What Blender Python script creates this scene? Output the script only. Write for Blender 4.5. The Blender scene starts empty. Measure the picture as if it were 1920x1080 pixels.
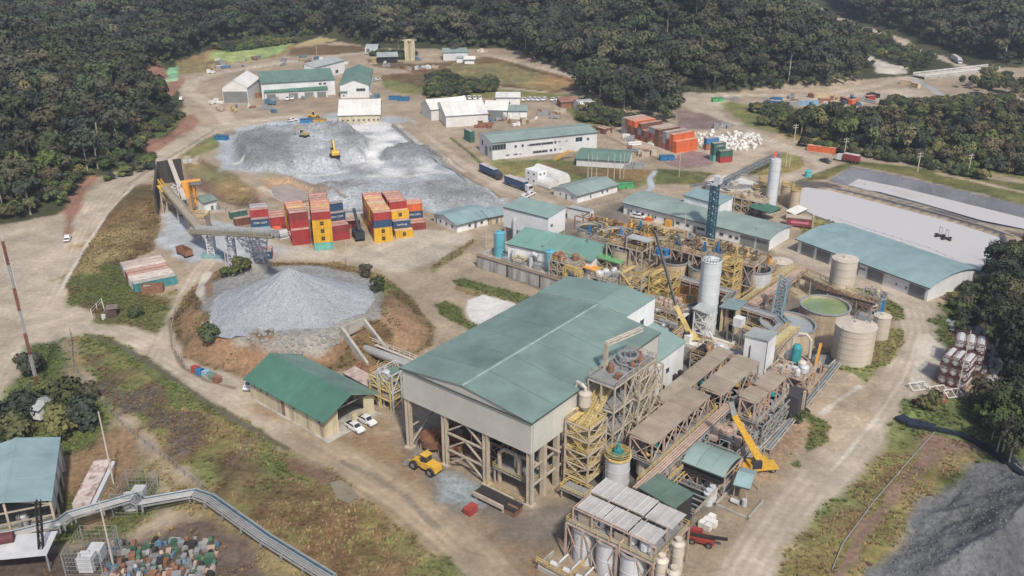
import bpy, math, random
import numpy as np
from mathutils import Vector, Matrix
random.seed(7); np.random.seed(7)
S = bpy.context.scene
COL = S.collection
# ---------------------------------------------------------------- camera, sky, sun, exposure
H = 110.0; F = 1720.0; TH = math.radians(24.0)
cd = bpy.data.cameras.new('camera'); cam = bpy.data.objects.new('camera', cd); COL.objects.link(cam)
cd.sensor_width = 36; cd.lens = F/1920*36; cd.clip_start = 1; cd.clip_end = 6000
cam.location = (0, 0, H); cam.rotation_euler = (math.radians(90)-TH, 0, 0); S.camera = cam
SUN_EL, SUN_AZ = 50, 163         # azimuth clockwise from +Y
w = bpy.data.worlds.new('World'); S.world = w; w.use_nodes = True
nt = w.node_tree; bg = nt.nodes['Background']
sk = nt.nodes.new('ShaderNodeTexSky'); sk.sky_type = 'NISHITA'; sk.sun_disc = False
sk.sun_elevation = math.radians(SUN_EL); sk.sun_rotation = math.radians(SUN_AZ)
sk.air_density = 0.7; sk.dust_density = 6.0; sk.ozone_density = 0.8; sk.altitude = 1400
nt.links.new(sk.outputs[0], bg.inputs[0]); bg.inputs[1].default_value = 0.125
sd = bpy.data.lights.new('sun', 'SUN'); sd.energy = 3.2; sd.angle = math.radians(4); sd.color = (1, .93, .82)
sun = bpy.data.objects.new('sun', sd); COL.objects.link(sun)
az = math.radians(SUN_AZ); el = math.radians(SUN_EL)
sv = Vector((math.sin(az)*math.cos(el), math.cos(az)*math.cos(el), math.sin(el)))
sun.rotation_euler = sv.to_track_quat('Z', 'Y').to_euler()
S.view_settings.view_transform = 'Standard'; S.view_settings.look = 'None'
S.view_settings.gamma = 1; S.view_settings.exposure = 0.28; S.view_settings.use_curve_mapping = False
S.cycles.max_bounces = 5; S.cycles.diffuse_bounces = 2; S.cycles.glossy_bounces = 2
S.cycles.volume_bounces = 0; S.cycles.volume_step_rate = 4; S.cycles.use_denoising = True

# ---------------------------------------------------------------- picture point -> place
ct, st = math.cos(TH), math.sin(TH)
def P(u, v, z=0.0):
    """the point at height z that the camera sees at (u, v) of the 1920x1080 photograph"""
    dx, dy = (u-960)/F, (v-540)/F
    d = st + ct*dy; fw = ct - st*dy
    t = (H-z)/d
    return Vector((dx*t, fw*t, z))
def HT(u, vg, vt, z=0.0):
    """height above z of a point standing over the ground point (u, vg) and seen at row vt"""
    p = P(u, vg, z); dy = (vt-540)/F
    return H - p.y*(st+ct*dy)/(ct-st*dy) - z
def PD(u, v, D):
    """the point on the ray through (u, v) at forward distance D"""
    dx, dy = (u-960)/F, (v-540)/F
    t = D/(ct-st*dy)
    return Vector((dx*t, D, H-(st+ct*dy)*t))
# ---------------------------------------------------------------- value noise
def _h(ix, iy, s):
    n = (ix*374761393 + iy*668265263 + s*1442695041) & 0xffffffff
    n = ((n ^ (n >> 13))*1274126177) & 0xffffffff
    return ((n ^ (n >> 16)) & 0xffff)/65535.0
def vnoise(x, y, s=0):
    xi = np.floor(x).astype(np.int64); yi = np.floor(y).astype(np.int64)
    fx = x-xi; fy = y-yi; fx = fx*fx*(3-2*fx); fy = fy*fy*(3-2*fy)
    a = _h(xi, yi, s); b = _h(xi+1, yi, s); c = _h(xi, yi+1, s); d = _h(xi+1, yi+1, s)
    return (a*(1-fx)+b*fx)*(1-fy)+(c*(1-fx)+d*fx)*fy
def fbm(x, y, sc, octv=4, s=0):
    x = np.asarray(x, float)/sc; y = np.asarray(y, float)/sc; r = 0; a = .5; t = 0
    for i in range(octv):
        r = r+a*vnoise(x, y, s+i*7); t += a; a *= .5; x = x*2.03+5.1; y = y*2.03+3.7
    return r/t-.5
def sstep(a, b, x):
    t = np.clip((x-a)/(b-a), 0, 1); return t*t*(3-2*t)
def sdist(poly, x, y):
    """signed distance, positive inside"""
    poly = np.asarray(poly, float); n = len(poly)
    best = np.full(x.shape, 1e18); ins = np.zeros(x.shape, bool)
    for i in range(n):
        ax, ay = poly[i]; bx, by = poly[(i+1) % n]
        ex, ey = bx-ax, by-ay; wx, wy = x-ax, y-ay
        t = np.clip((wx*ex+wy*ey)/(ex*ex+ey*ey+1e-9), 0, 1)
        dd = (wx-t*ex)**2+(wy-t*ey)**2; best = np.minimum(best, dd)
        c = ((ay > y) != (by > y)) & (x < (bx-ax)*(y-ay)/(by-ay+1e-12)+ax)
        ins ^= c
    d = np.sqrt(best); return np.where(ins, d, -d)
def dline(pts, x, y):
    best = np.full(x.shape, 1e18)
    for (ax, ay), (bx, by) in zip(pts[:-1], pts[1:]):
        ex, ey = bx-ax, by-ay; wx, wy = x-ax, y-ay
        t = np.clip((wx*ex+wy*ey)/(ex*ex+ey*ey+1e-9), 0, 1)
        best = np.minimum(best, (wx-t*ex)**2+(wy-t*ey)**2)
    return np.sqrt(best)
def W(pts, z=0.0): return [tuple(P(u, v, z)[:2]) for u, v in pts]

# ---------------------------------------------------------------- materials
MATS = {}
def mat(name, c, rough=.7, metal=0.0, var=.18, sc=.6, bump=0.0, bsc=3.0, streak=0, c2=None, wave=None, emit=None):
    if name in MATS: return MATS[name]
    m = bpy.data.materials.new(name); m.use_nodes = True; n = m.node_tree; N = n.nodes; L = n.links
    b = N['Principled BSDF']; b.inputs['Roughness'].default_value = rough; b.inputs['Metallic'].default_value = metal
    tc = N.new('ShaderNodeTexCoord'); geo = N.new('ShaderNodeNewGeometry')
    src = geo.outputs['Position']
    if streak:
        mp = N.new('ShaderNodeMapping'); L.new(src, mp.inputs[0]); mp.inputs['Scale'].default_value = (1, 1, .12); vec = mp.outputs[0]
    else: vec = src
    nz = N.new('ShaderNodeTexNoise'); nz.inputs['Scale'].default_value = sc; nz.inputs['Detail'].default_value = 6; nz.inputs['Roughness'].default_value = .65
    L.new(vec, nz.inputs['Vector'])
    rp = N.new('ShaderNodeValToRGB'); L.new(nz.outputs['Fac'], rp.inputs[0])
    c = np.array(c[:3]); lo = c*(1-var); hi = np.minimum(c*(1+var), 1)
    if c2 is not None: lo = np.array(c2)
    rp.color_ramp.elements[0].position = .32; rp.color_ramp.elements[0].color = (*lo, 1)
    rp.color_ramp.elements[1].position = .62 if c2 is None else .55; rp.color_ramp.elements[1].color = (*hi, 1)
    oi = N.new('ShaderNodeObjectInfo'); mr = N.new('ShaderNodeMapRange'); L.new(oi.outputs['Random'], mr.inputs[0]); mr.inputs[3].default_value = .93; mr.inputs[4].default_value = 1.06
    n3 = N.new('ShaderNodeTexNoise'); n3.inputs['Scale'].default_value = .09; n3.inputs['Detail'].default_value = 8; n3.inputs['Roughness'].default_value = .75; L.new(src, n3.inputs['Vector'])
    m3 = N.new('ShaderNodeMapRange'); L.new(n3.outputs['Fac'], m3.inputs[0]); m3.inputs[1].default_value = .3; m3.inputs[2].default_value = .7; m3.inputs[3].default_value = .86; m3.inputs[4].default_value = 1.12
    mm = N.new('ShaderNodeMath'); mm.operation = 'MULTIPLY'; L.new(mr.outputs[0], mm.inputs[0]); L.new(m3.outputs[0], mm.inputs[1])
    sc_ = N.new('ShaderNodeVectorMath'); sc_.operation = 'SCALE'; L.new(rp.outputs[0], sc_.inputs[0]); L.new(mm.outputs[0], sc_.inputs['Scale']); L.new(sc_.outputs[0], b.inputs['Base Color'])
    if bump or wave:
        bp = N.new('ShaderNodeBump'); bp.inputs['Strength'].default_value = bump or .6; bp.inputs['Distance'].default_value = .08
        if wave:
            wv = N.new('ShaderNodeTexWave'); wv.bands_direction = wave[0]; wv.inputs['Scale'].default_value = wave[1]
            L.new(tc.outputs['Object'], wv.inputs['Vector']); L.new(wv.outputs['Fac'], bp.inputs['Height'])
        else:
            n2 = N.new('ShaderNodeTexNoise'); n2.inputs['Scale'].default_value = bsc; n2.inputs['Detail'].default_value = 4
            L.new(src, n2.inputs['Vector']); L.new(n2.outputs['Fac'], bp.inputs['Height'])
        L.new(bp.outputs[0], b.inputs['Normal'])
    if emit: b.inputs['Emission Color'].default_value = (*emit, 1); b.inputs['Emission Strength'].default_value = 1
    MATS[name] = m; return m

# ---------------------------------------------------------------- mesh building
class MB:
    def __init__(s): s.v = []; s.f = []
    def add(s, vs, fs):
        o = len(s.v); s.v += [tuple(q) for q in vs]; s.f += [tuple(o+i for i in f) for f in fs]; return s
    def box(s, x0, y0, z0, x1, y1, z1):
        return s.add([(x0,y0,z0),(x1,y0,z0),(x1,y1,z0),(x0,y1,z0),(x0,y0,z1),(x1,y0,z1),(x1,y1,z1),(x0,y1,z1)],
                     [(3,2,1,0),(4,5,6,7),(0,1,5,4),(1,2,6,5),(2,3,7,6),(3,0,4,7)])
    def cbox(s, c, d): return s.box(c[0]-d[0]/2, c[1]-d[1]/2, c[2]-d[2]/2, c[0]+d[0]/2, c[1]+d[1]/2, c[2]+d[2]/2)
    def bar(s, a, b, w=.3, h=None):
        a = Vector(a); b = Vector(b); d = b-a
        if d.length < 1e-6: return s
        h = h or w; d.normalize(); up = Vector((0,0,1)) if abs(d.z) < .95 else Vector((1,0,0))
        r = d.cross(up).normalized()*(w/2); u = r.cross(d).normalized()*(h/2)
        vs = [a-r-u, a+r-u, a+r+u, a-r+u, b-r-u, b+r-u, b+r+u, b-r+u]
        return s.add(vs, [(3,2,1,0),(4,5,6,7),(0,1,5,4),(1,2,6,5),(2,3,7,6),(3,0,4,7)])
    def tube(s, pts, r, n=8, cap=True):
        pts = [Vector(p) for p in pts]; rings = []; o = len(s.v); prev = None
        rr = r if isinstance(r, (list, tuple)) else [r]*len(pts)
        for i, p in enumerate(pts):
            d = (pts[min(i+1, len(pts)-1)]-pts[max(i-1, 0)]).normalized()
            if prev is None:
                up = Vector((0,0,1)) if abs(d.z) < .95 else Vector((1,0,0)); x = d.cross(up).normalized()
            else: x = (prev-d*prev.dot(d)).normalized()
            prev = x; y = d.cross(x)
            for k in range(n):
                a = 2*math.pi*k/n; s.v.append(tuple(p+x*math.cos(a)*rr[i]+y*math.sin(a)*rr[i]))
        for i in range(len(pts)-1):
            for k in range(n):
                a = o+i*n+k; b = o+i*n+(k+1) % n; s.f.append((a, b, b+n, a+n))
        if cap:
            s.f.append(tuple(o+n-1-k for k in range(n))); q = o+(len(pts)-1)*n; s.f.append(tuple(q+k for k in range(n)))
        return s
    def lathe(s, prof, n=24, c=(0,0,0), capb=True, capt=True):
        o = len(s.v)
        for r, z in prof:
            for k in range(n):
                a = 2*math.pi*k/n; s.v.append((c[0]+r*math.cos(a), c[1]+r*math.sin(a), c[2]+z))
        for i in range(len(prof)-1):
            for k in range(n):
                a = o+i*n+k; b = o+i*n+(k+1) % n; s.f.append((a, b, b+n, a+n))
        if capb: s.f.append(tuple(o+n-1-k for k in range(n)))
        if capt: q = o+(len(prof)-1)*n; s.f.append(tuple(q+k for k in range(n)))
        return s
    def ring(s, r0, r1, z0, z1, n=32, c=(0,0,0)):
        return s.lathe([(r1,z0),(r1,z1),(r0,z1),(r0,z0),(r1,z0)], n, c, False, False)
    def prism(s, prof, y0, y1, axis='y'):
        n = len(prof); o = len(s.v)
        for y in (y0, y1):
            for a, z in prof: s.v.append((a, y, z) if axis == 'y' else (y, a, z))
        for k in range(n): s.f.append((o+k, o+(k+1) % n, o+n+(k+1) % n, o+n+k))
        s.f.append(tuple(o+n-1-k for k in range(n))); s.f.append(tuple(o+n+k for k in range(n)))
        return s
    def rail(s, pts, h=1.1, w=.09, step=2.0, closed=False):
        pts = [Vector(p) for p in pts]
        if closed: pts = pts+[pts[0]]
        for a, b in zip(pts[:-1], pts[1:]):
            for k in (h, h*.55): s.bar(a+Vector((0,0,k)), b+Vector((0,0,k)), w)
            n = max(1, int((b-a).length/step))
            for i in range(n+1):
                q = a.lerp(b, i/n); s.bar(q, q+Vector((0,0,h)), w)
        return s
    def lattice(s, a, b, w=1.5, n=8, t=.18, up=None):
        """square lattice mast or truss from a to b"""
        a = Vector(a); b = Vector(b); d = (b-a).normalized(); U = Vector(up) if up else (Vector((0,0,1)) if abs(d.z) < .9 else Vector((1,0,0)))
        r = d.cross(U).normalized()*w/2; u = r.cross(d).normalized()*w/2
        cs = [-r-u, r-u, r+u, -r+u]
        for c in cs: s.bar(a+c, b+c, t*1.3)
        for i in range(n):
            p = a.lerp(b, i/n); q = a.lerp(b, (i+1)/n)
            for k in range(4):
                c0, c1 = cs[k], cs[(k+1) % 4]
                s.bar(p+c0, q+c1 if i % 2 == 0 else q+c1, t*.8) if (i+k) % 2 == 0 else s.bar(p+c1, q+c0, t*.8)
                s.bar(p+c0, p+c1, t*.7)
        return s
    def mesh(s, name, m, smooth=False):
        me = bpy.data.meshes.new(name); me.from_pydata(s.v, [], s.f); me.validate(); me.update()
        if m: me.materials.append(m)
        if smooth:
            me.shade_smooth()
            try: me.set_sharp_from_angle(angle=math.radians(40))
            except Exception: pass
        return me
def link(name, data, parent=None, loc=None, rot=None):
    o = bpy.data.objects.new(name, data); COL.objects.link(o)
    if parent: o.parent = parent
    if loc is not None: o.location = loc
    if rot is not None: o.rotation_euler = rot
    return o
def part(name, mb, m, parent, smooth=False, kind=None, label=None):
    o = link(name, mb.mesh(name, m, smooth), parent)
    if kind: o['kind'] = kind
    if label: o['label'] = label
    return o
def tag(o, label, cat, group=None, kind=None):
    o['label'] = label; o['category'] = cat
    if group: o['group'] = group
    if kind: o['kind'] = kind
    return o
def thing(name, label, cat, loc=(0,0,0), rz=0.0, group=None):
    o = link(name, None, None, loc, (0,0,rz)); o.empty_display_size = 1
    return tag(o, label, cat, group)
def copytree(o, loc, rz=None, label=None, group=None, parent=None):
    c = o.copy(); COL.objects.link(c)
    if parent is not None: c.parent = parent
    if loc is not None: c.location = loc
    if rz is not None: c.rotation_euler = (0,0,rz)
    if label: c['label'] = label
    if group: c['group'] = group
    for ch in KIDS(o): copytree(ch, None, None, parent=c)
    return c
def KIDS(o): return list(o.children)
AX = math.radians(38.3)      # the plant's grid: local x = towards lower right, local y = towards upper right
RZ = -AX
def toG(p): 
    c, s = math.cos(-RZ), math.sin(-RZ); return Vector((p[0]*c-p[1]*s, p[0]*s+p[1]*c, p[2] if len(p) > 2 else 0))
def G(u, v, z=0.0): return toG(P(u, v, z))
# ================================================================ the ground
def ell(cx, cy, rx, ry, n=22, a0=0, a1=360): return [(cx+rx*math.cos(math.radians(a0+(a1-a0)*i/n)), cy+ry*math.sin(math.radians(a0+(a1-a0)*i/n))) for i in range(n)]
# forest hills: base outlines
HILL_L = W([(-300,520),(-100,440),(0,420),(70,404),(125,398),(150,340),(205,322),(262,300),(285,283),(268,262),(300,225),(340,214),(310,195),(285,180),(268,150),(262,122),(200,110),(120,60),(60,0),(0,-60),(-300,-60)])
HILL_M = W([(262,122),(285,135),(330,118),(385,92),(430,82),(520,70),(640,68),(700,88),(780,82),(850,92),(960,92),(985,112),(1090,148),(1180,165),(1300,172),(1420,172),(1540,170),(1612,158),(1618,135),(1580,100),(1530,70),(1490,42),(1455,10),(1430,-30),(1400,-80),(100,-80),(60,0),(150,80)])
HILL_R = W([(1960,128),(1880,122),(1820,108),(1740,84),(1700,62),(1640,50),(1590,35),(1560,8),(1550,-30),(1600,-80),(2500,-80),(2500,110)])
WOOD_C = W([(1080,155),(1190,170),(1265,182),(1285,205),(1265,235),(1200,228),(1140,212),(1110,195),(1075,182)])
WOOD_R = W([(1440,262),(1480,238),(1560,228),(1640,232),(1700,226),(1760,216),(1830,222),(1920,212),(2200,215),(2200,400),(1920,335),(1850,322),(1760,310),(1680,296),(1600,280),(1540,262)])
WOOD_I = W([(1590,55),(1650,68),(1690,80),(1720,100),(1760,118),(1740,135),(1700,140),(1670,120),(1620,100)])
WOOD_B = W([(2100,470),(1920,480),(1860,500),(1838,560),(1835,620),(1870,680),(1850,760),(1850,840),(1900,900),(2000,960),(2300,1000)])
WOOD_S = W([(1790,165),(1850,150),(1920,165),(2000,170),(2000,190),(1850,185)])
PILES = [  # grey ore piles: outline, height, edge width
 (W([(440,262),(500,246),(560,240),(640,248),(695,262),(690,300),(620,322),(550,325),(470,318),(445,300)]), 4.2, 5),
 (W([(560,235),(600,228),(650,236),(690,255),(640,270),(570,258)]), 1.6, 8),
 (W([(712,285),(760,272),(820,280),(862,305),(850,312),(770,306),(715,298)]), 3, 4.5),
 (W([(590,345),(660,338),(740,345),(760,385),(640,392),(600,375)]), 2.4, 7),
 (W([(750,345),(860,335),(935,360),(945,385),(860,392),(765,388)]), 2.6, 7),
 (W([(1990,1180),(1690,1180),(1640,1090),(1700,990),(1760,920),(1830,860),(1900,850),(2200,1000)], 0), 11, 26),
]
MOUND = W(ell(548, 560, 176, 64), 6.0)
MOUND_FOOT = W([(318,600),(345,555),(385,520),(430,498),(560,492),(650,496),(710,512),(765,550),(815,615),(810,650),(760,672),(640,700),(560,715),(480,712),(400,695),(350,670),(325,640)])
LOWL = W([(130,640),(170,660),(300,770),(450,900),(600,1010),(700,1120),(-400,1200),(-400,700),(60,690)])
PIT2 = W([(1555,338),(1598,314),(1700,334),(1800,358),(1925,388),(2100,430),(2100,470),(1925,432),(1840,416),(1740,386),(1650,362)])
POND1 = W([(1476,372),(1486,358),(1512,348),(1560,355),(1700,391),(1800,418),(1872,441),(1878,456),(1862,485),(1835,503),(1790,490),(1700,455),(1600,425),(1530,400)])
WASTE = W([(505,330),(560,330),(610,352),(600,375),(560,385),(520,380),(495,360)])
CUTB = W([(250,285),(300,262),(340,222),(362,212),(374,228),(330,262),(285,288)])

def height(x, y):
    x = np.asarray(x, float); y = np.asarray(y, float)
    wx = x+6*fbm(x, y, 25, 3, 3); wy = y+6*fbm(x, y, 25, 3, 9)
    z = 0.25*fbm(x, y, 14, 3, 1)
    for poly, sl, cap, k in ((HILL_L, .36, 95, 0), (HILL_M, .40, 120, 20), (HILL_R, .33, 150, 40)):
        d = sdist(poly, wx, wy)
        h = np.where(d > 0, cap*(1-np.exp(-np.maximum(d, 0)*sl/cap)), 0)
        h *= 1+.95*fbm(x, y, 120, 3, k); h = h+16*np.maximum(0, np.sin(x/38+y/95+k)*.6+.5*np.sin(y/47-x/70))*sstep(20, 110, d)
        z = z+np.where(d > 0, h, 0)
    for poly, hh, ew in PILES:
        d = sdist(poly, wx, wy)
        z = z+hh*sstep(0, ew, d)*(1+.7*fbm(x, y, 9, 4, 5)) + np.where(d > 0, 1.7*fbm(x, y, 3.2, 3, 8)*sstep(0, 3, d), 0)
    dt = sdist(MOUND, x, y); df = sdist(MOUND_FOOT, x, y)
    t = np.where(dt > 0, 1.0, np.clip(df/np.maximum(df-dt, .1), 0, 1)); t = np.where(df < 0, 0, t)
    z = z+5.6*sstep(-.05, 1, t)*np.where(df > 0, 1, 0)*(1+.06*fbm(x, y, 8, 3, 4))
    d = sdist(LOWL, x, y); z = z-5*sstep(0, 40, d)
    d = sdist(PIT2, x, y); z = z-5*sstep(-.5, 10, d)
    d = sdist(POND1, x, y); z = z-1.6*sstep(-2.5, 2.0, d)
    d = sdist(WASTE, wx, wy); z = z-2.5*sstep(0, 5, d)
    d = sdist(CUTB, x, y); z = z+7*sstep(0, 14, d)
    return z
def hz(x, y): return float(height(np.array([x]), np.array([y]))[0])
def PG(u, v):
    """where the ray through (u, v) meets the ground"""
    z = 0.0
    for i in range(12):
        p = P(u, v, z); z2 = hz(p.x, p.y)
        if abs(z2-z) < .03: break
        z = z*.4+z2*.6
    p = P(u, v, z); p.z = hz(p.x, p.y); return p

# colours of the bare place (albedo)
TAN = (.355,.288,.21); ROAD = (.44,.375,.292); PALE = (.52,.48,.41); GREY = (.40,.43,.455); DGREY = (.22,.235,.25); WHITE = (.66,.66,.65)
GRN = (.125,.135,.05); LGRN = (.21,.205,.08); BRN = (.165,.115,.06); STRAW = (.26,.205,.10); RED = (.29,.165,.115); SOIL = (.20,.13,.09); FLOOR = (.065,.07,.035)
CONC = (.44,.43,.41); MINT = (.30,.50,.30); WET = (.17,.15,.125); MUD = (.25,.17,.10)
Z = []
def zn(kind, col, pts, e=1.2, warp=2.5, z=0.0, h=None): Z.append((kind, col, W(pts, z), e, warp, None))
def rb(col, pts, wd, e=.5, warp=1.2, kind='dirt_road'): Z.append((kind, col, W(pts), e, warp, wd))
# whole site
zn('yard_ground', TAN, [(-400,470),(0,421),(125,399),(150,345),(210,325),(270,300),(285,285),(345,235),(345,205),(338,175),(320,160),(330,132),(430,112),(520,104),(560,85),(640,78),(700,90),(830,92),(960,92),(1090,150),(1290,174),(1320,174),(1470,168),(1640,148),(1860,126),(1960,128),(2300,150),(2500,1300),(-600,1300)], 1, 3)
# far left cut and green banks
zn('bare_soil_bank', RED, [(268,118),(300,125),(340,138),(345,160),(322,180),(300,175),(275,150)])
zn('grass_bank', MINT, [(315,128),(340,122),(385,110),(430,104),(470,98),(470,104),(390,118),(345,130),(330,150),(310,158)], 1, 2)
zn('grass_bank', STRAW, [(330,118),(400,92),(470,78),(540,72),(560,92),(520,108),(430,118),(380,135),(335,140)])
zn('grass_bank', (.26,.36,.14), [(390,100),(450,86),(520,72),(545,78),(530,96),(500,108),(440,116),(400,112)], 1.5, 4)
zn('bare_soil_bank', (.42,.34,.18), [(560,82),(600,70),(630,74),(600,82),(550,88)])
zn('bare_soil_bank', BRN, [(545,92),(600,84),(680,86),(700,100),(610,104),(540,104)])
zn('grass_bank', BRN, [(715,142),(745,137),(800,140),(830,145),(840,168),(760,172),(720,160)])
zn('grass_bank', LGRN, [(715,150),(740,152),(800,164),(830,168),(810,176),(750,176),(722,165)])
zn('grass_bank', BRN, [(690,110),(780,120),(850,115),(930,105),(1000,128),(1090,148),(1120,165),(1040,175),(960,165),(860,160),(800,150),(760,130),(700,125)])
zn('grass_bank', STRAW, [(850,118),(940,118),(1060,150),(1090,165),(1020,170),(900,150),(830,135)])
zn('grass_bank', LGRN, [(800,172),(900,165),(1010,172),(1090,178),(1080,190),(980,182),(900,186),(800,182)])
zn('grass_bank', GRN, [(1100,185),(1150,212),(1260,238),(1250,246),(1160,240),(1080,228),(1060,205)])
zn('grass_bank', GRN, [(955,245),(1080,238),(1160,232),(1180,240),(1060,250),(960,252)], 1)
rb(ROAD, [(915,103),(950,112),(1000,124),(1085,147)], 5)
rb(ROAD, [(700,118),(760,110),(830,100)], 4)
rb(ROAD, [(850,155),(930,163),(1020,172)], 3.5)
# left big road
rb(ROAD, [(-120,900),(0,760),(60,650),(100,570),(135,500),(165,420),(205,360),(262,318),(330,280),(400,243),(432,235)], 17)
rb(ROAD, [(432,235),(415,210),(385,190),(352,172),(362,152),(420,135),(500,122),(600,108),(690,98)], 10)
zn('yard_ground', (.405,.345,.27), [(-400,470),(0,424),(120,402),(128,420),(118,480),(60,600),(-10,700),(-400,900)])
rb(ROAD, [(120,590),(180,612),(260,640),(330,672),(400,715),(470,765),(560,820)], 11)
zn('dirt_road', ROAD, [(30,620),(130,560),(200,600),(230,640),(160,640),(80,650),(30,700)])
rb(ROAD, [(300,660),(322,610),(345,560),(370,515),(400,478)], 6.5)
rb(ROAD, [(432,232),(520,222),(600,214),(640,212)], 8)
rb(ROAD, [(700,232),(760,240),(800,262),(850,300),(905,335),(950,352),(1005,372),(1040,392)], 9)
# left brown bank
zn('grass_bank', BRN, [(262,345),(288,345),(300,400),(300,430),(285,470),(258,480),(255,540),(290,552),(322,560),(292,625),(250,612),(190,605),(130,560),(120,540),(150,480),(200,400),(235,360)], 1, 2)
zn('grass_bank', GRN, [(150,500),(200,480),(256,490),(258,548),(300,556),(322,562),(295,622),(250,610),(190,600),(135,560),(125,545)], 3, 8)
zn('grass_bank', STRAW, [(180,440),(240,420),(250,470),(200,500),(150,510)], 4, 9)
# cuts
zn('bare_soil_bank', RED, [(250,285),(275,262),(315,255),(352,215),(365,214),(372,232),(330,262),(285,288)])
zn('grass_bank', GRN, [(268,262),(300,230),(350,212),(318,250),(290,262)])
zn('bare_soil_bank', RED, [(120,400),(150,345),(175,330),(172,345),(150,385),(135,430),(122,450)])
zn('grass_bank', LGRN, [(340,290),(380,262),(410,250),(412,275),(375,290),(345,300)])
# brown bank beside crusher, waste pit
zn('bare_soil_bank', SOIL, [(345,302),(380,300),(420,315),(455,345),(495,375),(500,390),(440,392),(395,370),(355,345)], 1.5, 3)
zn('grass_bank', STRAW, [(350,302),(400,308),(440,335),(480,370),(440,378),(390,345),(355,325)], 3, 5)
zn('yard_ground', GREY, [(310,400),(350,400),(420,425),(400,480),(350,500),(300,455)], 2, 4)
zn('bare_soil_bank', (.44,.30,.19), [(495,335),(560,328),(610,350),(600,378),(560,388),(515,382),(490,360)])
zn('concrete_pad', PALE, [(500,350),(545,340),(580,360),(560,382),(515,378)], 2, 5)
# ore yard
zn('ore_ground', GREY, [(415,262),(450,240),(560,222),(640,212),(720,218),(765,222),(800,262),(860,320),(945,372),(940,392),(860,398),(740,396),(640,400),(600,350),(540,328),(470,322),(410,318)], 2, 4)
zn('ore_ground', WHITE, [(640,236),(700,232),(735,236),(775,262),(735,268),(712,290),(700,318),(810,315),(830,325),(760,332),(690,328),(655,320),(700,275),(690,250)], 4, 8)
zn('ore_ground', DGREY, [(445,268),(500,255),(550,270),(552,322),(470,316),(445,300)], 3, 6)
zn('ore_ground', DGREY, [(718,285),(765,272),(820,282),(845,303),(770,306),(716,298)], 2, 4)
zn('ore_ground', (.27,.28,.29), [(600,250),(660,255),(690,262),(670,290),(640,280)], 3, 6)
zn('ore_ground', (.25,.26,.27), [(600,348),(640,342),(700,360),(640,366),(605,360)], 3, 6)
zn('ore_ground', (.25,.26,.27), [(790,352),(850,345),(900,365),(935,385),(860,388),(800,378)], 3, 6)
zn('yard_ground', TAN, [(735,232),(770,228),(850,300),(950,370),(935,372),(860,325),(800,280)], 1, 1)
# container yard and plant
zn('yard_ground', (.44,.39,.32), [(420,440),(560,465),(640,470),(800,430),(860,440),(885,455),(790,510),(700,505),(640,488),(540,490),(430,492)], 2, 4)
zn('yard_ground', GREY, [(380,420),(440,425),(520,470),(500,500),(430,500),(380,470)], 3, 6)
zn('grass_bank', STRAW, [(800,503),(880,452),(897,448),(862,478),(812,512)], .6, 1)
zn('grass_bank', GRN, [(845,527),(868,520),(930,538),(1012,560),(985,572),(900,548),(855,536)], .6, 1)
zn('grass_bank', STRAW, [(855,536),(900,548),(985,572),(975,580),(890,556),(850,542)], .6, 1)
zn('concrete_pad', (.60,.59,.56), [(880,562),(905,552),(965,568),(985,578),(930,610),(885,606),(870,585)], .6, 1)
zn('grass_bank', GRN, [(815,572),(838,565),(868,578),(872,598),(900,612),(885,622),(850,604),(820,588)], .6, 1)
# mound
zn('grass_bank', BRN, [(318,600),(345,555),(385,520),(430,498),(560,492),(650,496),(710,512),(765,550),(815,615),(810,650),(760,672),(640,700),(560,715),(480,712),(400,695),(350,670),(325,640)], 1, 2)
zn('bare_soil_bank', (.27,.17,.10), [(350,600),(400,640),(500,662),(640,650),(650,690),(560,712),(480,708),(400,690),(345,662),(335,630)], 2, 5)
zn('bare_soil_bank', (.29,.19,.115), [(730,575),(770,590),(805,625),(790,655),(740,655),(710,625)], 2, 4)
zn('grass_bank', LGRN, [(640,500),(700,512),(740,545),(730,590),(700,620),(660,640),(690,590),(712,560),(690,530)], 2, 4)
zn('grass_bank', STRAW, [(500,490),(640,492),(650,505),(560,508),(500,512),(400,525),(400,508)], 1, 3)
zn('grass_bank', LGRN, [(650,510),(705,520),(735,550),(728,585),(700,610),(712,572),(705,545),(680,522)], 1.5, 3)
zn('bare_soil_bank', (.42,.35,.27), [(372,590),(378,540),(395,512),(408,512),(402,545),(395,590),(400,610),(385,610)], .6, 1)
Z.append(('ore_ground', (.26,.26,.255), MOUND, 1.5, 2.5, None))
zn('ore_ground', (.30,.28,.24), [(395,585),(450,640),(520,662),(600,655),(680,620),(700,590),(600,640),(500,645),(430,615)], 1.5, 4, 4)
# lower left slope
zn('grass_bank', LGRN, [(165,628),(205,632),(300,690),(420,770),(545,838),(620,868),(700,940),(820,1000),(900,1100),(600,1130),(400,930),(250,785),(150,690),(138,640)], 1, 2)
zn('grass_bank', BRN, [(170,670),(240,690),(330,760),(430,830),(520,880),(620,920),(700,960),(760,1040),(640,1100),(500,1000),(380,900),(240,770),(150,690)], 5, 14)
zn('grass_bank', (.12,.10,.085), [(180,700),(250,720),(330,790),(420,840),(430,860),(330,830),(240,770),(180,730)], 3, 12)
zn('grass_bank', GRN, [(165,628),(205,632),(300,690),(420,770),(545,838),(530,845),(400,780),(280,705),(190,650)], 1, 2)
zn('bare_soil_bank', SOIL, [(510,845),(560,858),(640,880),(650,905),(600,912),(530,885)], 1, 3)
zn('bare_soil_bank', STRAW, [(120,640),(140,630),(160,720),(280,850),(480,1000),(600,1100),(520,1100),(400,1000),(220,830),(130,720)], 2, 4)
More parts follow.
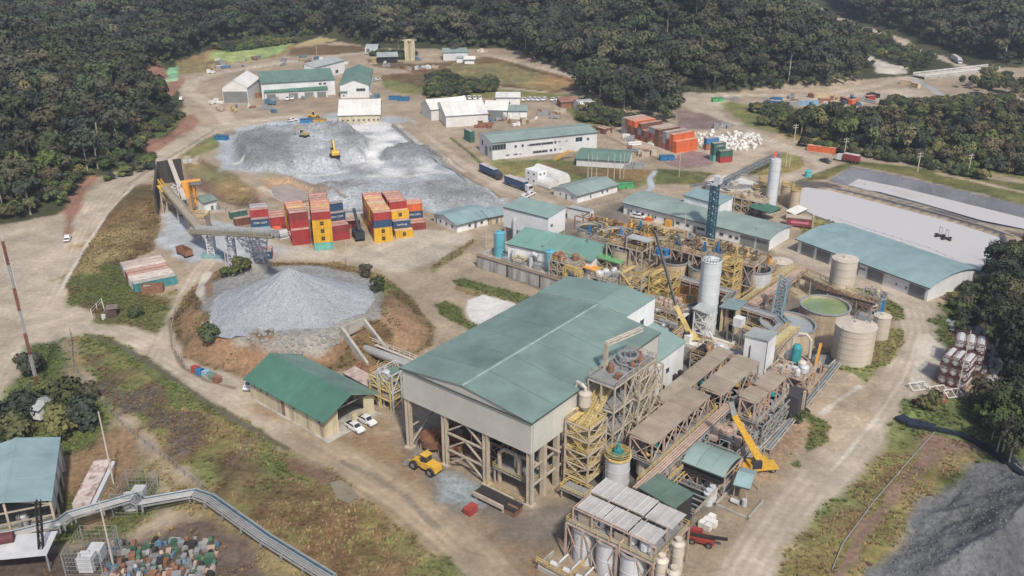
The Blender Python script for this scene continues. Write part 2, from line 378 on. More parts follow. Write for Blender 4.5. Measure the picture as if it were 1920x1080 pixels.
zn('grass_bank', GRN, [(60,650),(128,628),(130,690),(200,760),(270,860),(330,930),(200,1000),(-100,1000),(-200,820),(0,740)], 2, 4)
zn('bare_soil_bank', MUD, [(115,840),(200,790),(262,800),(270,870),(210,960),(160,960),(120,900)], 2, 5)
zn('bare_soil_bank', (.13,.10,.08), [(0,1010),(200,990),(400,960),(480,1050),(520,1120),(-100,1150)], 2, 5)
# in front of the mill
zn('yard_ground', MUD, [(480,762),(620,800),(700,800),(780,850),(900,960),(1050,1000),(1060,1120),(960,1120),(860,1020),(720,920),(600,850)], 4, 10)
rb((.34,.27,.19), [(560,820),(650,862),(760,930),(860,1010),(960,1120)], 10, 3, 4)
zn('yard_ground', WET, [(760,830),(1000,960),(1100,930),(1110,1000),(1000,1040),(900,990),(860,950),(800,890)], 5, 9)
zn('ore_ground', (.24,.27,.28), [(830,895),(880,900),(910,925),(890,950),(850,935)], 1.5, 4)
zn('yard_ground', (.30,.24,.17), [(1450,760),(1520,800),(1480,890),(1420,960),(1380,1080),(1200,1100),(1300,900)], 3, 6)
zn('concrete_pad', (.17,.155,.14), [(1060,900),(1200,620),(1300,560),(1420,520),(1540,560),(1480,760),(1400,860),(1300,1000),(1100,1000)], 3, 4)  # concrete colour darkened to carry the shade between the plant's structures
zn('concrete_pad', (.20,.175,.145), [(900,480),(1180,370),(1460,450),(1540,560),(1240,620),(1060,560),(900,500)], 2, 3)  # shade among the tanks and decks is put into this pad's colour too
zn('yard_ground', (.42,.35,.24), [(1180,395),(1300,425),(1440,475),(1520,440),(1540,520),(1700,560),(1640,600),(1500,560),(1300,450),(1180,410)], 2, 3)
# roads on the right
rb((.42,.36,.29), [(1380,1150),(1440,1040),(1500,950),(1560,880),(1620,810),(1680,730),(1712,670),(1725,620),(1712,575),(1670,548),(1600,528),(1540,500),(1480,468)], 12, 1, 1)
zn('yard_ground', (.42,.34,.25), [(1500,690),(1600,700),(1660,700),(1640,780),(1560,860),(1500,760),(1490,720)], 2, 3)
rb(ROAD, [(1270,180),(1330,215),(1400,248),(1480,282),(1545,305),(1560,318),(1530,328),(1450,342),(1400,350)], 12)
zn('dirt_road', ROAD, [(1280,172),(1320,174),(1400,174),(1370,190),(1350,205),(1370,232),(1330,232),(1290,200)])
rb(ROAD, [(1300,178),(1420,178),(1540,180),(1620,164),(1700,147),(1760,139),(1870,130)], 9)
rb(ROAD, [(1500,0),(1545,22),(1560,30),(1600,46),(1650,62),(1690,74),(1706,92),(1760,106),(1800,122),(1835,132)], 9)
zn('yard_ground', PALE, [(1600,85),(1640,110),(1700,125),(1700,138),(1645,138),(1640,120),(1610,100)])
rb((.36,.38,.40), [(1715,150),(1745,165),(1768,180)], 5)
zn('yard_ground', (.43,.37,.29), [(1360,192),(1420,185),(1560,180),(1700,165),(1740,170),(1700,188),(1600,198),(1480,200),(1380,200)])
rb(TAN, [(1040,392),(1130,372),(1200,352),(1250,340),(1320,325),(1380,340)], 6)
rb(TAN, [(1070,262),(1120,270),(1180,290),(1240,310),(1310,325)], 6)
zn('grass_bank', LGRN, [(925,300),(1050,298),(1130,310),(1230,335),(1200,352),(1130,368),(1040,340),(960,330),(925,318)], 1, 3)
zn('grass_bank', (.24,.15,.07), [(1000,302),(1180,310),(1230,325),(1180,345),(1050,325)], 3, 6)
zn('grass_bank', GRN, [(1230,315),(1340,325),(1310,345),(1230,345)], 1, 2)
zn('yard_ground', (.42,.35,.27), [(1150,235),(1260,228),(1320,215),(1400,245),(1430,270),(1440,290),(1380,320),(1280,315),(1180,270)], 1, 2)
zn('bare_soil_bank', (.25,.19,.17), [(1265,205),(1330,215),(1380,235),(1340,245),(1270,240)], 1, 3)
zn('bare_soil_bank', (.26,.18,.17), [(1255,300),(1300,282),(1335,295),(1335,310),(1290,318),(1262,312)], 1, 3)
zn('grass_bank', LGRN, [(1390,318),(1420,300),(1470,285),(1505,295),(1510,310),(1470,325),(1420,330)], 1, 2)
zn('grass_bank', LGRN, [(1355,195),(1370,190),(1440,205),(1480,215),(1600,205),(1800,195),(1900,190),(2100,200),(2100,350),(1920,338),(1760,312),(1620,290),(1540,275),(1440,245),(1400,235),(1370,215)], 1.5, 3)
zn('grass_bank', GRN, [(1550,318),(1600,300),(1750,318),(1920,345),(2200,400),(2200,440),(1925,385),(1800,355),(1700,330),(1600,310),(1550,335),(1480,345)], 1, 2)
rb(TAN, [(1760,325),(1850,345),(1940,366)], 3)
zn('pond_liner', (.17,.175,.195), [(1552,339),(1598,312),(1700,332),(1800,356),(1925,386),(2100,430),(2100,472),(1925,434),(1840,418),(1740,388),(1650,364)], .4, .3)
zn('pond_liner', (.55,.50,.45), [(1605,348),(1640,340),(1700,352),(1800,378),(1925,408),(1925,420),(1800,398),(1700,372)], 1, 2)
zn('bare_soil_bank', (.12,.10,.09), [(1490,352),(1500,338),(1552,342),(1650,368),(1740,392),(1840,422),(1925,440),(1925,452),(1880,432),(1800,405),(1700,380),(1580,350)], .6, 1.5)
zn('grass_bank', LGRN, [(1530,402),(1600,428),(1700,458),(1790,493),(1835,507),(1830,515),(1780,500),(1690,468),(1590,436),(1525,412)], 1, 2)
zn('grass_bank', LGRN, [(1505,408),(1540,410),(1560,425),(1545,440),(1500,440)], 1, 2)
zn('grass_bank', GRN, [(1740,600),(1760,575),(1800,545),(1838,520),(1920,490),(2300,500),(2300,1200),(1800,1180),(1700,840),(1690,760),(1740,740),(1830,740),(1760,640)], 2, 5)
zn('grass_bank', SOIL, [(1770,600),(1830,600),(1860,640),(1880,720),(1840,740),(1800,650)], 2, 5)
zn('concrete_pad', PALE, [(1725,628),(1740,625),(1775,655),(1760,690),(1745,730),(1700,722),(1712,690)], .6, 1)
zn('grass_bank', LGRN, [(1560,690),(1600,640),(1640,612),(1690,618),(1695,640),(1675,672),(1640,700),(1625,718),(1600,700)], .6, 1)
zn('grass_bank', LGRN, [(1600,540),(1640,545),(1690,575),(1696,598),(1670,602),(1640,560)], .6, 1)
zn('grass_bank', LGRN, [(1740,750),(1700,760),(1640,850),(1570,920),(1490,1000),(1440,1120),(1640,1150),(1700,1000),(1770,900),(1850,850),(1850,790),(1800,750)], 1.5, 3)
zn('grass_bank', BRN, [(1700,840),(1740,830),(1700,880),(1600,980),(1560,1060),(1500,1100),(1560,980),(1620,900)], 3, 8)
zn('bare_soil_bank', (.24,.16,.12), [(1740,815),(1850,835),(1830,850),(1770,870),(1690,930),(1640,1000),(1580,1100),(1540,1100),(1600,1000),(1680,900)], 1, 2)
zn('grass_bank', STRAW, [(1765,850),(1840,840),(1860,850),(1760,905),(1700,960),(1690,950)], 1.5, 3)
zn('ore_ground', (.15,.155,.16), [(2200,1200),(1680,1200),(1640,1090),(1700,1000),(1760,925),(1830,865),(1900,852),(2200,1000)], 2, 4)
zn('grass_bank', GRN, [(1500,880),(1480,870),(1520,850),(1545,830),(1552,800),(1520,775),(1500,770),(1520,790),(1510,830)], .6, 1.5)
zn('bare_soil_bank', (.33,.24,.16), [(1415,870),(1470,800),(1500,790),(1515,800),(1510,830),(1480,865),(1450,900),(1420,900)], 1, 2)

for c_, w_, pts in ((GRN,1.6,[(845,258),(880,286),(915,318),(960,335)]),((.20,.17,.13),1.4,[(735,236),(765,262),(800,290),(862,325),(938,370)]),(PALE,1.2,[(745,232),(775,258),(812,288),(872,322)]),((.12,.11,.08),1.2,[(168,628),(230,650),(310,700),(420,775),(540,842)]),(PALE,1.0,[(112,548),(135,505),(165,455),(205,395),(250,348)]),((.20,.16,.12),1.0,[(318,598),(322,650),(345,690),(390,715),(440,728)]),
    ((.22,.18,.14),1.2,[(545,330),(600,352),(650,380)]),(GREY,2.0,[(1205,370),(1222,350),(1218,335),(1228,322)]),((.20,.17,.12),1.3,[(1140,258),(1200,285),(1280,318),(1360,345)]),(PALE,.8,[(1560,882),(1640,790),(1700,700),(1718,640)]),((.16,.14,.12),1.2,[(905,503),(960,520),(1020,545),(1060,556)]),(PALE,2.4,[(380,588),(376,540),(390,512)]),((.23,.16,.11),2.2,[(398,590),(396,545),(404,515)]),
    ((.24,.20,.15),1.4,[(820,990),(760,930),(700,892),(640,866)]),(PALE,1.4,[(1540,775),(1580,745),(1612,725)]),((.10,.10,.10),2.2,[(1470,374),(1482,354),(1510,343),(1560,350),(1700,386),(1800,413),(1878,438),(1884,457),(1870,490),(1835,509)]),((.13,.13,.10),1.8,[(1476,378),(1530,406),(1600,433),(1700,464),(1790,499),(1835,512)]),((.12,.12,.12),1.0,[(1530,402),(1600,430),(1700,461),(1790,496)]),((.28,.24,.18),1.5,[(400,245),(350,275),(290,312),(240,345)]),((.56,.55,.52),2.0,[(440,308),(455,302)]),((.6,.6,.58),2.5,[(690,330),(760,332),(820,322)]),((.6,.6,.58),2.0,[(655,320),(600,330),(560,328)])):
    rb(c_, pts, w_, .35, .5, 'grass_bank' if c_ is GRN else 'yard_ground')
def dlat(pts, x, y):
    """distance and signed lateral offset from a road's centre line"""
    best = np.full(x.shape, 1e18); lat = np.zeros(x.shape)
    for (ax, ay), (bx, by) in zip(pts[:-1], pts[1:]):
        ex, ey = bx-ax, by-ay; wx, wy = x-ax, y-ay; L = math.hypot(ex, ey)+1e-9
        t = np.clip((wx*ex+wy*ey)/(L*L), 0, 1); d2 = (wx-t*ex)**2+(wy-t*ey)**2
        k = d2 < best; best = np.where(k, d2, best); lat = np.where(k, (ex*wy-ey*wx)/L, lat)
    return np.sqrt(best), lat
def paint(x, y):
    col = np.empty((len(x), 3)); col[:] = FLOOR; cls = np.zeros(len(x), int); kinds = ['forest_floor']; grain = np.ones(len(x))
    n1 = fbm(x, y, 7, 4, 11)*2; n2 = fbm(x, y, 30, 3, 31)*2; trk = np.ones(len(x))
    for kind, c, poly, e, warp, wd in Z:
        pa = np.array(poly); m = (wd or 0)+warp+e+1
        if kind not in kinds: kinds.append(kind)
        sel = np.where((x > pa[:,0].min()-m) & (x < pa[:,0].max()+m) & (y > pa[:,1].min()-m) & (y < pa[:,1].max()+m))[0]
        if len(sel) == 0: continue
        xs, ys = x[sel], y[sel]
        if wd is None: d = sdist(poly, xs, ys)
        else: dd, lt = dlat(poly, xs, ys); d = wd/2-dd
        d = d+n1[sel]*warp+n2[sel]*warp*.3
        w_ = sstep(-e, e, d)[:, None]; cc = np.array(c)*np.ones((len(sel), 1))
        if wd is not None and kind == 'dirt_road':
            q = 1+.10*np.cos(lt*2*math.pi/1.9+.8*fbm(xs, ys, 25, 2, 5))*(.6+n1[sel])-.16*sstep(.62, .95, np.abs(lt)/(wd/2)); cc = cc*q[:, None]
        col[sel] = col[sel]*(1-w_)+cc*w_; g = {'dirt_road': .38, 'yard_ground': .6, 'concrete_pad': .45, 'pond_liner': .12}.get(kind, 1.0)
        grain[sel] = grain[sel]*(1-w_[:,0])+g*w_[:,0]; cls[sel[d > 0]] = kinds.index(kind)
    v = 1+(.30*n1+.22*n2)*(.35+.65*grain)
    # long drifts of wheel marks and washed fines over open ground
    c38, s38 = math.cos(AX), math.sin(AX); gx = x*c38-y*s38; gy = x*s38+y*c38
    st_ = fbm(gx*.25, gy*2.2, 9, 3, 91)+fbm(gx*2.0, gy*.22, 9, 3, 92); v = v+np.where(grain < .9, .28*st_, 0)
    col = np.clip(col*np.clip(v, .45, 1.6)[:, None], 0, 1)
    g = (np.array(kinds) == 'grass_bank')[cls]; f2 = fbm(x, y, 3, 3, 77)*2
    col[g] *= (1+.45*f2[g])[:, None]; col[g, 0] *= 1+.35*n2[g]
    return col, cls, kinds, grain
def build_ground():
    na = 860
    A = np.radians(np.linspace(-39, 39, na))
    dep = np.radians(np.linspace(47, 6.6, 540)); r = H/np.tan(dep)
    r = np.concatenate([r, np.geomspace(r[-1]*1.012, 2100, 62)]); nr = len(r)
    AA, RR = np.meshgrid(A, r); x = (RR*np.sin(AA)).ravel(); y = (RR*np.cos(AA)).ravel()
    z = height(x, y)
    col, cls, kinds, grain = paint(x, y)
    idx = np.arange(nr*na).reshape(nr, na)
    q = np.stack([idx[:-1,:-1], idx[:-1,1:], idx[1:,1:], idx[1:,:-1]], -1).reshape(-1, 4)
    fc = cls[q[:,0]]
    # the ground material: albedo from the survey colours, grain and small relief from noise
    m = bpy.data.materials.new('ground'); m.use_nodes = True; N = m.node_tree.nodes; L = m.node_tree.links; b = N['Principled BSDF']
    at = N.new('ShaderNodeAttribute'); at.attribute_name = 'albedo'; geo = N.new('ShaderNodeNewGeometry')
    def nz(s, d=5, vec=None):
        n = N.new('ShaderNodeTexNoise'); n.inputs['Scale'].default_value = s; n.inputs['Detail'].default_value = d; n.inputs['Roughness'].default_value = .7
        L.new(vec or geo.outputs['Position'], n.inputs['Vector']); return n
    a = nz(.9); c_ = nz(.12, 4)
    mr = N.new('ShaderNodeMapRange'); L.new(a.outputs['Fac'], mr.inputs[0]); mr.inputs[1].default_value = .3; mr.inputs[2].default_value = .7; mr.inputs[3].default_value = .62; mr.inputs[4].default_value = 1.34
    mr2 = N.new('ShaderNodeMapRange'); L.new(c_.outputs['Fac'], mr2.inputs[0]); mr2.inputs[1].default_value = .3; mr2.inputs[2].default_value = .7; mr2.inputs[3].default_value = .82; mr2.inputs[4].default_value = 1.15
    ag = N.new('ShaderNodeAttribute'); ag.attribute_name = 'grain'
    mg = N.new('ShaderNodeMapRange'); L.new(ag.outputs['Fac'], mg.inputs[0]); mg.inputs[1].default_value = 0; mg.inputs[2].default_value = 1; mg.inputs[3].default_value = 0; mg.inputs[4].default_value = 1
    mx = N.new('ShaderNodeMix'); mx.data_type = 'FLOAT'; L.new(mg.outputs[0], mx.inputs[0]); mx.inputs[2].default_value = 1.0; L.new(mr.outputs[0], mx.inputs[3])
    mu = N.new('ShaderNodeMath'); mu.operation = 'MULTIPLY'; L.new(mx.outputs[0], mu.inputs[0]); L.new(mr2.outputs[0], mu.inputs[1])
    # pale washed fines and darker damp patches with sharp edges on open ground
    def thr(scale, lo, hi, val, dist=1.5):
        n = nz(scale, 6); n.inputs['Distortion'].default_value = dist; r = N.new('ShaderNodeMapRange'); L.new(n.outputs['Fac'], r.inputs[0]); r.inputs[1].default_value = lo; r.inputs[2].default_value = hi; r.inputs[3].default_value = 1; r.inputs[4].default_value = val
        x_ = N.new('ShaderNodeMix'); x_.data_type = 'FLOAT'; L.new(mg.outputs[0], x_.inputs[0]); L.new(r.outputs[0], x_.inputs[2]); x_.inputs[3].default_value = 1.0; return x_.outputs[0]
    for args in ((.07, .57, .60, 1.22), (.11, .40, .365, .76), (.45, .63, .66, 1.25)):
        q_ = thr(*args); m2 = N.new('ShaderNodeMath'); m2.operation = 'MULTIPLY'; L.new(mu.outputs[0], m2.inputs[0]); L.new(q_, m2.inputs[1]); mu = m2
    vm = N.new('ShaderNodeVectorMath'); vm.operation = 'SCALE'; L.new(at.outputs['Color'], vm.inputs[0]); L.new(mu.outputs[0], vm.inputs['Scale'])
    L.new(vm.outputs[0], b.inputs['Base Color']); b.inputs['Roughness'].default_value = .95; b.inputs['Specular IOR Level'].default_value = .15
    bp = N.new('ShaderNodeBump'); bp.inputs['Strength'].default_value = .9; bp.inputs['Distance'].default_value = .35; L.new(a.outputs['Fac'], bp.inputs['Height']); L.new(mg.outputs[0], bp.inputs['Strength']); L.new(bp.outputs[0], b.inputs['Normal'])
    co = np.stack([x, y, z], 1)
    for k, kn in enumerate(kinds):
        fs = q[fc == k]
        if len(fs) == 0: continue
        us, inv = np.unique(fs, return_inverse=True); inv = inv.reshape(-1)
        me = bpy.data.meshes.new(kn); me.vertices.add(len(us)); me.vertices.foreach_set('co', co[us].ravel().astype(np.float32))
        me.loops.add(len(inv)); me.loops.foreach_set('vertex_index', inv.astype(np.int32))
        nf = len(fs); me.polygons.add(nf); me.polygons.foreach_set('loop_start', np.arange(nf, dtype=np.int32)*4)
        me.polygons.foreach_set('use_smooth', np.ones(nf, bool)); me.update(); me.validate()
        ca = me.color_attributes.new('albedo', 'FLOAT_COLOR', 'POINT')
        ca.data.foreach_set('color', np.concatenate([col[us], np.ones((len(us), 1))], 1).ravel().astype(np.float32))
        gr = me.attributes.new('grain', 'FLOAT', 'POINT'); gr.data.foreach_set('value', grain[us].astype(np.float32))
        me.materials.append(m); o = link(kn, me); o['kind'] = 'structure'
    return A, r
FAN_A, FAN_R = build_ground()
# ================================================================ trees
def leafmat(name, c, k=.45, ext=0):
    m = bpy.data.materials.new(name); m.use_nodes = True; N = m.node_tree.nodes; L = m.node_tree.links; b = N['Principled BSDF']
    oi = N.new('ShaderNodeObjectInfo'); geo = N.new('ShaderNodeNewGeometry')
    rp = N.new('ShaderNodeValToRGB'); L.new(oi.outputs['Random'], rp.inputs[0])
    c = np.array(c); e = rp.color_ramp.elements
    e[0].color = (*(c*(1-k)), 1); e[1].color = (*(c*(1+k)*np.array([1.15,1.05,.9])), 1)
    x = e.new(.5); x.color = (*(c*np.array([1.1,.95,1.0])), 1)
    if ext:
        x = e.new(.92); x.color = (*(c*np.array([1.45,1.25,1.2])), 1)
        x = e.new(.3); x.color = (*(c*np.array([.62,.78,.88])), 1)
    x = e.new(.8); x.color = (*(c*np.array([.85,1.15,.8])), 1)
    nz = N.new('ShaderNodeTexNoise'); nz.inputs['Scale'].default_value = .02; L.new(geo.outputs['Position'], nz.inputs['Vector'])
    n2 = N.new('ShaderNodeTexNoise'); n2.inputs['Scale'].default_value = .7; L.new(geo.outputs['Position'], n2.inputs['Vector'])
    ad = N.new('ShaderNodeMath'); ad.operation = 'ADD'; L.new(nz.outputs['Fac'], ad.inputs[0]); L.new(n2.outputs['Fac'], ad.inputs[1])
    mr = N.new('ShaderNodeMapRange'); L.new(ad.outputs[0], mr.inputs[0]); mr.inputs[1].default_value = .7; mr.inputs[2].default_value = 1.3; mr.inputs[3].default_value = .6; mr.inputs[4].default_value = 1.45
    vm = N.new('ShaderNodeVectorMath'); vm.operation = 'SCALE'; L.new(rp.outputs[0], vm.inputs[0]); L.new(mr.outputs[0], vm.inputs['Scale'])
    L.new(vm.outputs[0], b.inputs['Base Color']); b.inputs['Roughness'].default_value = .8; b.inputs['Specular IOR Level'].default_value = .2
    return m
LEAF = leafmat('leaves', (.074,.079,.050), .45, 1); LEAFG = leafmat('bright_leaves', (.110,.120,.050), .42, 1); BARK = mat('bark', (.36,.32,.26), .9, sc=2)
DRYLEAF = leafmat('dry_leaves', (.12,.085,.06))
def crown_mesh(name, rx, rz, z0, nl, size, seed, m, lobes=7):
    rnd = random.Random(seed); mb = MB()
    lb = []
    for i in range(lobes):
        a = rnd.uniform(0, 6.28); rr = rnd.uniform(.15, .62)*rx; lb.append((rr*math.cos(a), rr*math.sin(a), z0+rz*rnd.uniform(.35, 1.25), rnd.uniform(.42, .62)))
    for i in range(nl):
        cx, cy, cz, s = lb[rnd.randrange(lobes)]
        u = rnd.uniform(-.45, 1); t = rnd.uniform(0, 6.28); q = math.sqrt(max(0, 1-u*u)); R = rx*s*rnd.uniform(.75, 1.08)
        d = Vector((q*math.cos(t), q*math.sin(t), u)); p = Vector((cx, cy, cz))+Vector((d.x*R, d.y*R, d.z*R*.85*rz/rx))
        n = (d+Vector((rnd.uniform(-.7,.7), rnd.uniform(-.7,.7), rnd.uniform(-.3,.7)))).normalized()
        x = n.orthogonal().normalized(); x.rotate(Matrix.Rotation(rnd.uniform(0, 6.28), 3, n)); y = n.cross(x); h = size*rnd.uniform(.6, 1.3)
        mb.add([p-x*h*.6, p-y*h*.5, p+x*h*.7+n*h*.12, p+y*h*.5-n*h*.1], [(0,1,2,3)])
    return mb.mesh(name, m)
def trunk_mesh(name, h, r, m, seed=0):
    rnd = random.Random(seed); mb = MB(); mb.tube([(0,0,-1.5),(.1,.1,h*.5),(.2,-.1,h)], [r, r*.7, r*.35], 6)
    for i in range(4):
        a = rnd.uniform(0, 6.28); z = h*rnd.uniform(.5, .8); mb.tube([(.1,0,z),(math.cos(a)*h*.12, math.sin(a)*h*.12, z+h*.13)], [r*.4, r*.15], 4)
    return mb.mesh(name, m)
VAR = []
for i, (rx, rz, z0) in enumerate([(4.6,4.2,6.5),(5.6,4.4,7.5),(3.8,5.2,7),(5.0,3.4,9),(4.2,4.6,5)]):
    VAR.append((crown_mesh('crown', rx, rz, z0, 420, 1.15, i, LEAF, 7+i % 3), trunk_mesh('trunk', z0+rz, .32, BARK, i)))
FARV = [crown_mesh('crown_far', 5.2+.5*i, 4.6, 6.5, 340, 1.25, 20+i, LEAF, 7) for i in range(4)]
VARG = [(crown_mesh('crown', rx, rz, z0, 420, .95, 90+i, m_, 7), trunk_mesh('trunk', z0+rz, .25, BARK, i)) for i, (rx, rz, z0, m_) in enumerate([(4.4,3.6,3.4,LEAFG),(3.6,3.6,3.2,LEAFG),(5.0,3.4,3.6,LEAF),(3.4,4.2,3.4,leafmat('olive_leaves', (.115,.105,.062)))])]
NEARV = [(crown_mesh('crown', 4.2, 4.0, 5.5, 1700, .55, 40+i, LEAF, 9+i), trunk_mesh('trunk', 9, .3, BARK, i)) for i in range(3)]
def scatter(poly, step, seed, edge=1.0, rmax=1900):
    pa = np.array(poly); rnd = np.random.RandomState(seed)
    gx = np.arange(max(pa[:,0].min(), -1300), min(pa[:,0].max(), 1300), step); gy = np.arange(max(pa[:,1].min(), 60), min(pa[:,1].max(), rmax), step)
    X, Y = np.meshgrid(gx, gy); X = X.ravel()+rnd.uniform(-.55, .55, X.size)*step; Y = Y.ravel()+rnd.uniform(-.55, .55, Y.size)*step
    k = (np.abs(np.arctan2(X, Y)) < math.radians(34)) & (np.hypot(X, Y) < rmax); X, Y = X[k], Y[k]
    k = sdist(poly, X, Y) > edge; return X[k], Y[k]
# visibility over the ridges
_a = np.radians(np.linspace(-36, 36, 145)); _r = np.arange(120, 1900, 8.0)
_AA, _RR = np.meshgrid(_a, _r); _el = np.arctan2(height(_RR*np.sin(_AA), _RR*np.cos(_AA))+7-H, _RR); _mx = np.maximum.accumulate(_el, 0)
def visible(x, y, z, top):
    r = np.hypot(x, y); i = np.clip(((np.arctan2(x, y)-_a[0])/(_a[1]-_a[0])).round().astype(int), 0, 144); j = np.clip(((r-24-_r[0])/8).astype(int), 0, len(_r)-1)
    e = np.arctan2(z+top-H, r); return (e > _mx[j, i]) & (e < math.radians(-4.2))
def clear_of(X, Y, polys_wd):
    k = np.ones(len(X), bool)
    for pts, wd in polys_wd: k &= dline(W(pts), X, Y) > wd
    return k
ROADS_F = [([(1500,0),(1545,22),(1560,30),(1600,46),(1650,62),(1690,74),(1706,92),(1760,106),(1800,122),(1835,132)], 9), ([(1620,164),(1700,147),(1760,139),(1870,130)], 9),
           ([(352,172),(362,152),(420,135),(500,122)], 12)]
TR = []   # x, y, z, scale, region
for reg, poly, step, sc, edge in (('hill', HILL_L, 6.6, 1.0, 2), ('hill', HILL_M, 6.8, 1.05, 1), ('hill', HILL_R, 8.2, 1.1, 1), ('clump', WOOD_C, 5.6, .95, 1), ('wood', WOOD_R, 5.8, .85, 2), ('wood', WOOD_I, 6, .6, 1), ('wood', WOOD_S, 6, .7, 1), ('right', WOOD_B, 5.4, .95, 1)):
    X, Y = scatter(poly, step, len(TR)+3, edge)
    k = clear_of(X, Y, ROADS_F); X, Y = X[k], Y[k]
    ZZ = height(X, Y); k = visible(X, Y, ZZ, 15); X, Y, ZZ = X[k], Y[k], ZZ[k]
    for a, b, c in zip(X, Y, ZZ): TR.append((a, b, c, sc*random.choice([random.uniform(.5,.85), random.uniform(.8,1.15), random.uniform(.8,1.15), random.uniform(1.1,1.55)]), reg))
WOOD_J = W([(1450,5),(1490,40),(1530,68),(1580,98),(1618,133),(1640,130),(1604,84),(1566,52),(1530,28),(1496,4)])
for poly, step, a_, b_, e1 in ((HILL_L, 3.6, .3, .75, 15), (HILL_M, 4.2, .3, .7, 13), (HILL_R, 5, .3, .7, 22), (WOOD_J, 4.4, .35, .6, 99)):
    X, Y = scatter(poly, step, 777, .3, 1300); dd_ = sdist(poly, X, Y); k = (dd_ < e1) & clear_of(X, Y, [(r_[0], 6) for r_ in ROADS_F]); X, Y = X[k], Y[k]; ZZ = height(X, Y); k = visible(X, Y, ZZ, 8); X, Y, ZZ = X[k], Y[k], ZZ[k]
    for a, b, c in zip(X, Y, ZZ): TR.append((a, b, c, random.uniform(a_, b_), 'wood' if poly is not HILL_L else 'edge'))
_px = lambda t: F*t[3]/max(1, t[1]*ct)
TR.sort(key=lambda t: math.hypot(t[0], t[1])/t[3])
LBL = {'edge': ('small bushy tree at the lower edge of the left forest', 'small trees along the lower edge of the left forest'), 'hill': ('dark broadleaf tree at the foot of the forested hillside left of the dirt road', 'forest trees along the left hillside edge'),
       'clump': ('dark tree in the clump between the light vehicle park and the hillside', 'trees of the central clump'),
       'wood': ('low green tree in the wood between the curving road and the pond', 'trees of the wood above the ponds'),
       'right': ('dark dense tree behind the tank container stack near the road', 'trees right of the tank containers')}
NIND = 296
for i, (x, y, z, s, reg) in enumerate(TR[:NIND]):
    near = math.hypot(x, y) < 330
    cm, tm = random.choice(NEARV) if near else random.choice(VARG if (reg in ('wood', 'edge') or random.random() < .3) else VAR)
    lb, gr = LBL[reg]
    t = thing('forest_tree', lb, 'tree', (x, y, z-.3), random.uniform(0, 6.28), gr); t.scale = (s, s, s*random.uniform(.85, 1.2))
    link('trunk', tm, t); link('crown', cm, t)
def gn_scatter(name, pts, meshes, mats=None, kind='stuff', label=None, cat=None):
    """one object: points carrying scale, rotation and variant, instanced in place"""
    pts = np.array(pts); n = len(pts)
    me = bpy.data.meshes.new(name); me.vertices.add(n); me.vertices.foreach_set('co', pts[:, :3].ravel().astype(np.float32)); me.update()
    a = me.attributes.new('sc', 'FLOAT', 'POINT'); a.data.foreach_set('value', pts[:, 3].astype(np.float32))
    a = me.attributes.new('rz', 'FLOAT', 'POINT'); a.data.foreach_set('value', np.random.uniform(0, 6.28, n).astype(np.float32))
    o = link(name, me); o['kind'] = kind
    if label: o['label'] = label; o['category'] = cat
    g = bpy.data.node_groups.new(name, 'GeometryNodeTree'); g.interface.new_socket('Geometry', in_out='INPUT', socket_type='NodeSocketGeometry'); g.interface.new_socket('Geometry', in_out='OUTPUT', socket_type='NodeSocketGeometry')
    N = g.nodes; L = g.links; gi = N.new('NodeGroupInput'); go = N.new('NodeGroupOutput')
    iop = N.new('GeometryNodeInstanceOnPoints'); L.new(gi.outputs[0], iop.inputs['Points'])
    jn = N.new('GeometryNodeGeometryToInstance')
    for m_ in meshes:
        tmp = link('proto_'+name, m_); tmp.hide_render = True; tmp.hide_viewport = True; tmp.location = (0, -60, -30); PROTO.append(tmp)
        oi = N.new('GeometryNodeObjectInfo'); oi.inputs['Object'].default_value = tmp; oi.inputs['As Instance'].default_value = False; L.new(oi.outputs['Geometry'], jn.inputs[0])
    L.new(jn.outputs[0], iop.inputs['Instance']); iop.inputs['Pick Instance'].default_value = True
    na_ = N.new('GeometryNodeInputNamedAttribute'); na_.data_type = 'FLOAT'; na_.inputs[0].default_value = 'sc'; L.new(na_.outputs[0], iop.inputs['Scale'])
    nb_ = N.new('GeometryNodeInputNamedAttribute'); nb_.data_type = 'FLOAT'; nb_.inputs[0].default_value = 'rz'
    cx = N.new('ShaderNodeCombineXYZ'); L.new(nb_.outputs[0], cx.inputs[2]); L.new(cx.outputs[0], iop.inputs['Rotation'])
    L.new(iop.outputs[0], go.inputs[0]); md = o.modifiers.new('scatter', 'NODES'); md.node_group = g
    return o
PROTO = []
rest = TR[NIND:]; mid = [t[:4] for t in rest if t[1] < 480]; far = [t[:4] for t in rest if t[1] >= 480]
print('TREES', len(TR), len(mid), len(far))
wood = [t[:4] for t in rest if t[4] in ('wood', 'edge')]; mid = [t[:4] for t in rest if t[1] < 480 and t[4] not in ('wood', 'edge')]; far = [t[:4] for t in rest if t[1] >= 480 and t[4] not in ('wood', 'edge')]
if mid: gn_scatter('forest', mid, [v[0] for v in VAR]+[VARG[0][0]])
gn_scatter('woodland', wood, [v[0] for v in VARG])
gn_scatter('forest_canopy', far, FARV)
